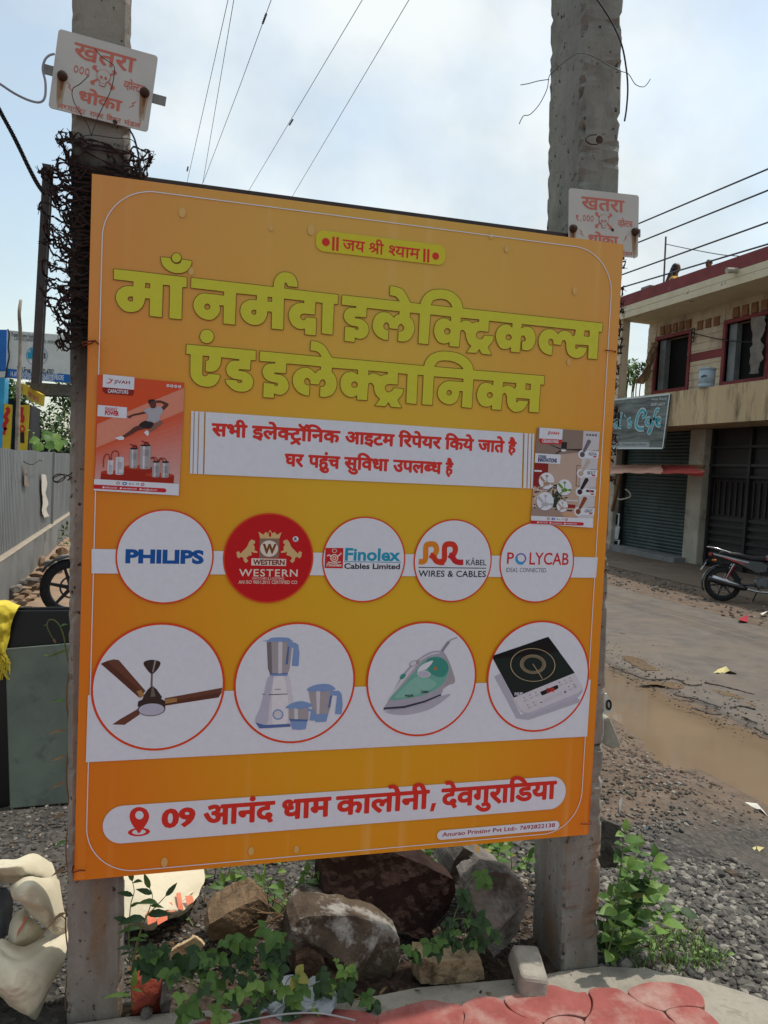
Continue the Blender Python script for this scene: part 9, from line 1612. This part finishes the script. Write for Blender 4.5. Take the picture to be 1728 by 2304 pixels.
        mb = MB(); mb.tube(crom([(.36, s * .05,1.02),(.36, s * .16,1.06),(.30, s * .33,1.04),(.24, s * .37,1.03)],5),.012,8, BLP); mb.tube([(.30, s * .27,1.045),(.23, s * .375,1.03)],.019,10, SEATM); mb.build('handlebar', None, t, smooth=True)
        mb = MB(); mb.tube(crom([(.33, s * .22,1.05),(.34, s * .27,1.15),(.30, s * .31,1.22)],4),.007,6, BLP); mb.lathe([(0,-.012),(.05,-.012),(.062,0),(.055,.012),(0,.016)],20, BLP, Matrix.Translation((.30, s * .32,1.26)) @ Matrix.Rotation(math.pi / 2,4, 'Y') @ Matrix.Diagonal((.7,1.1,1,1))); mb.lathe([(0,0),(.055,0),(.055,-.003),(0,-.003)],20, CHR, Matrix.Translation((.286, s * .32,1.26)) @ Matrix.Rotation(math.pi / 2,4, 'Y') @ Matrix.Diagonal((.7,1.1,1,1))); mb.build('mirror', None, t, smooth=True)
        mb = MB(); mb.lathe([(0,0),(.022,.01),(.026,.04),(.018,.07),(0,.075)],12, AMBR, Matrix.Translation((-.80, s * .10,.72)) @ Matrix.Rotation(s * -math.pi / 2,4, 'X')); mb.build('indicator', None, t, smooth=True)
        mb = MB(); mb.tube([(-.02, s * .12,.32),(-.02, s * .24,.31)],.016,8, SEATM); mb.tube([(-.36, s * .12,.42),(-.36, s * .20,.43)],.014,8, SEATM); mb.build('footrest', None, t)
    mb = MB(); mb.tube([(.43,0,.93),(.30,0,.72),(.18,0,.36)],.028,8, BLP); mb.tube([(.43,0,.93),(0,0,.74),(-.75,0,.80)],.022,8, BLP); mb.tube([(0,0,.74),(-.05,0,.32),(.18,0,.36)],.024,8, BLP); mb.build('frame', None, t, smooth=True)
    mb = MB(); mb.box((.05,0,.38),(.30,.22,.20), ENGM); mb.lathe([(0,-.14),(.09,-.14),(.10,-.12),(.10,.12),(.09,.14),(0,.14)],22, ENGM, Matrix.Translation((-.02,0,.37)) @ Matrix.Rotation(math.pi / 2,4, 'X'))
    for k in range(7): mb.box((.17 + k * .008,0,.48 + k * .026),(.15,.17,.012), ENGM)
    mb.box((.19,0,.56),(.10,.12,.20), BLP); e_ = mb.build('engine', None, t); bevel(e_, .008)
    mb = MB(); mb.tube(crom([(.24,-.06,.52),(.32,-.10,.40),(.22,-.13,.25),(-.05,-.15,.22),(-.30,-.16,.26)],5),.021,9, CHR); mb.build('exhaust_pipe', None, t, smooth=True)
    mb = MB(); mb.tube([(-.26,-.165,.25),(-.34,-.17,.27),(-.84,-.18,.38),(-.90,-.18,.395)],[.03,.052,.058,.045],16, BLP); mb.tube([(-.34,-.175,.295),(-.84,-.187,.41)],[.04,.048],14, CHR); mb.build('silencer', None, t, smooth=True)
    def fender(cx, r, a0, a1, w, nm, mt):
        mb = MB(); P = []
        for i in range(15): a = a0 + (a1 - a0) * i / 14; P.append([(cx + (r - .02 * abs(j) ** 2) * math.cos(a), j * w / 2,.305 + (r - .02 * j * j) * math.sin(a)) for j in (-1,-.5,0,.5,1)])
        mb.grid(P, mt); o_ = mb.build(nm, None, t, smooth=True, fix=False); md = o_.modifiers.new('thick', 'SOLIDIFY'); md.thickness = .006; return o_
    fender(.64,.345, math.radians(30), math.radians(175),.12, 'front_mudguard', BLP); fender(-.64,.36, math.radians(55), math.radians(205),.14, 'rear_mudguard', BLP)
    mb = MB(); mb.lathe([(0,.06),(.075,.06),(.09,.03),(.085,-.02),(.05,-.09),(0,-.10)],20, BLP, Matrix.Translation((.54,0,.94)) @ Matrix.Rotation(math.pi / 2,4, 'Y')); hl = mb.build('headlamp', None, t, smooth=True)
    mb = MB(); mb.lathe([(0,.07),(.05,.067),(.074,.058)],20, CHR, Matrix.Translation((.54,0,.94)) @ Matrix.Rotation(math.pi / 2,4, 'Y')); mb.build('lens', None, hl, smooth=True)
    mb = MB(); mb.box((.47,0,1.03),(.08,.18,.06), BLP); o_ = mb.build('instrument_cluster', None, t); bevel(o_, .015)
    mb = MB(); mb.box((-.87,0,.82),(.05,.16,.06), mat('tail_lens', '#7a1010', '#94161a', scale=10, rough=.2)); o_ = mb.build('tail_light', None, t); bevel(o_, .012)
    mb = MB(); mb.tube(crom([(-.50,.10,.86),(-.78,.11,.93),(-.90,.08,.95),(-.93,0,.95),(-.90,-.08,.95),(-.78,-.11,.93),(-.50,-.10,.86)],4),.013,8, CHR); mb.build('grab_rail', None, t, smooth=True)
    mb = MB(); Rm = Matrix.Rotation(math.radians(28),3, 'Y'); mb.box((-.98,0,.60),(.008,.20,.16), SILV, Rm); mb.box((-.955,0,.66),(.02,.06,.14), BLP, Rm); mb.build('number_plate', None, t)
    mb = MB(); mb.tube([(-.02,.12,.30),(-.10,.24,.02)],.014,7, BLP); mb.build('side_stand', None, t)
    return t
wb = GH(1609,1352); yawb = math.radians(-34); off = Vector((math.cos(yawb), math.sin(yawb),0)) * .64
motorcycle('black and red motorcycle parked on its stand before the dark gate', (wb[0] + off.x * .87 + .12, wb[1] + off.y * .87,-.2), yawb, lean=-.10, size=.87)
wl = atZ(158,1388,-.15); yl_ = math.radians(183); off = Vector((math.cos(yl_), math.sin(yl_),0)) * .64
motorcycle('motorcycle by the rubble with only its front wheel showing left of the pole', (wl[0] - off.x, wl[1] - off.y, -.15), yl_, lean=.06, accent=SILV)
grass_tuft('grass growing under the parked motorcycle by the gate', [(9.4,9.1,-.2),(9.8,8.9,-.2),(10.1,8.6,-.2),(9.7,8.5,-.2)],33,60,.16,.22,(LFM, GRS))
for o in list(SC.objects):
    if o.type == 'MESH' and len(o.data.polygons) == 0: bpy.data.objects.remove(o)
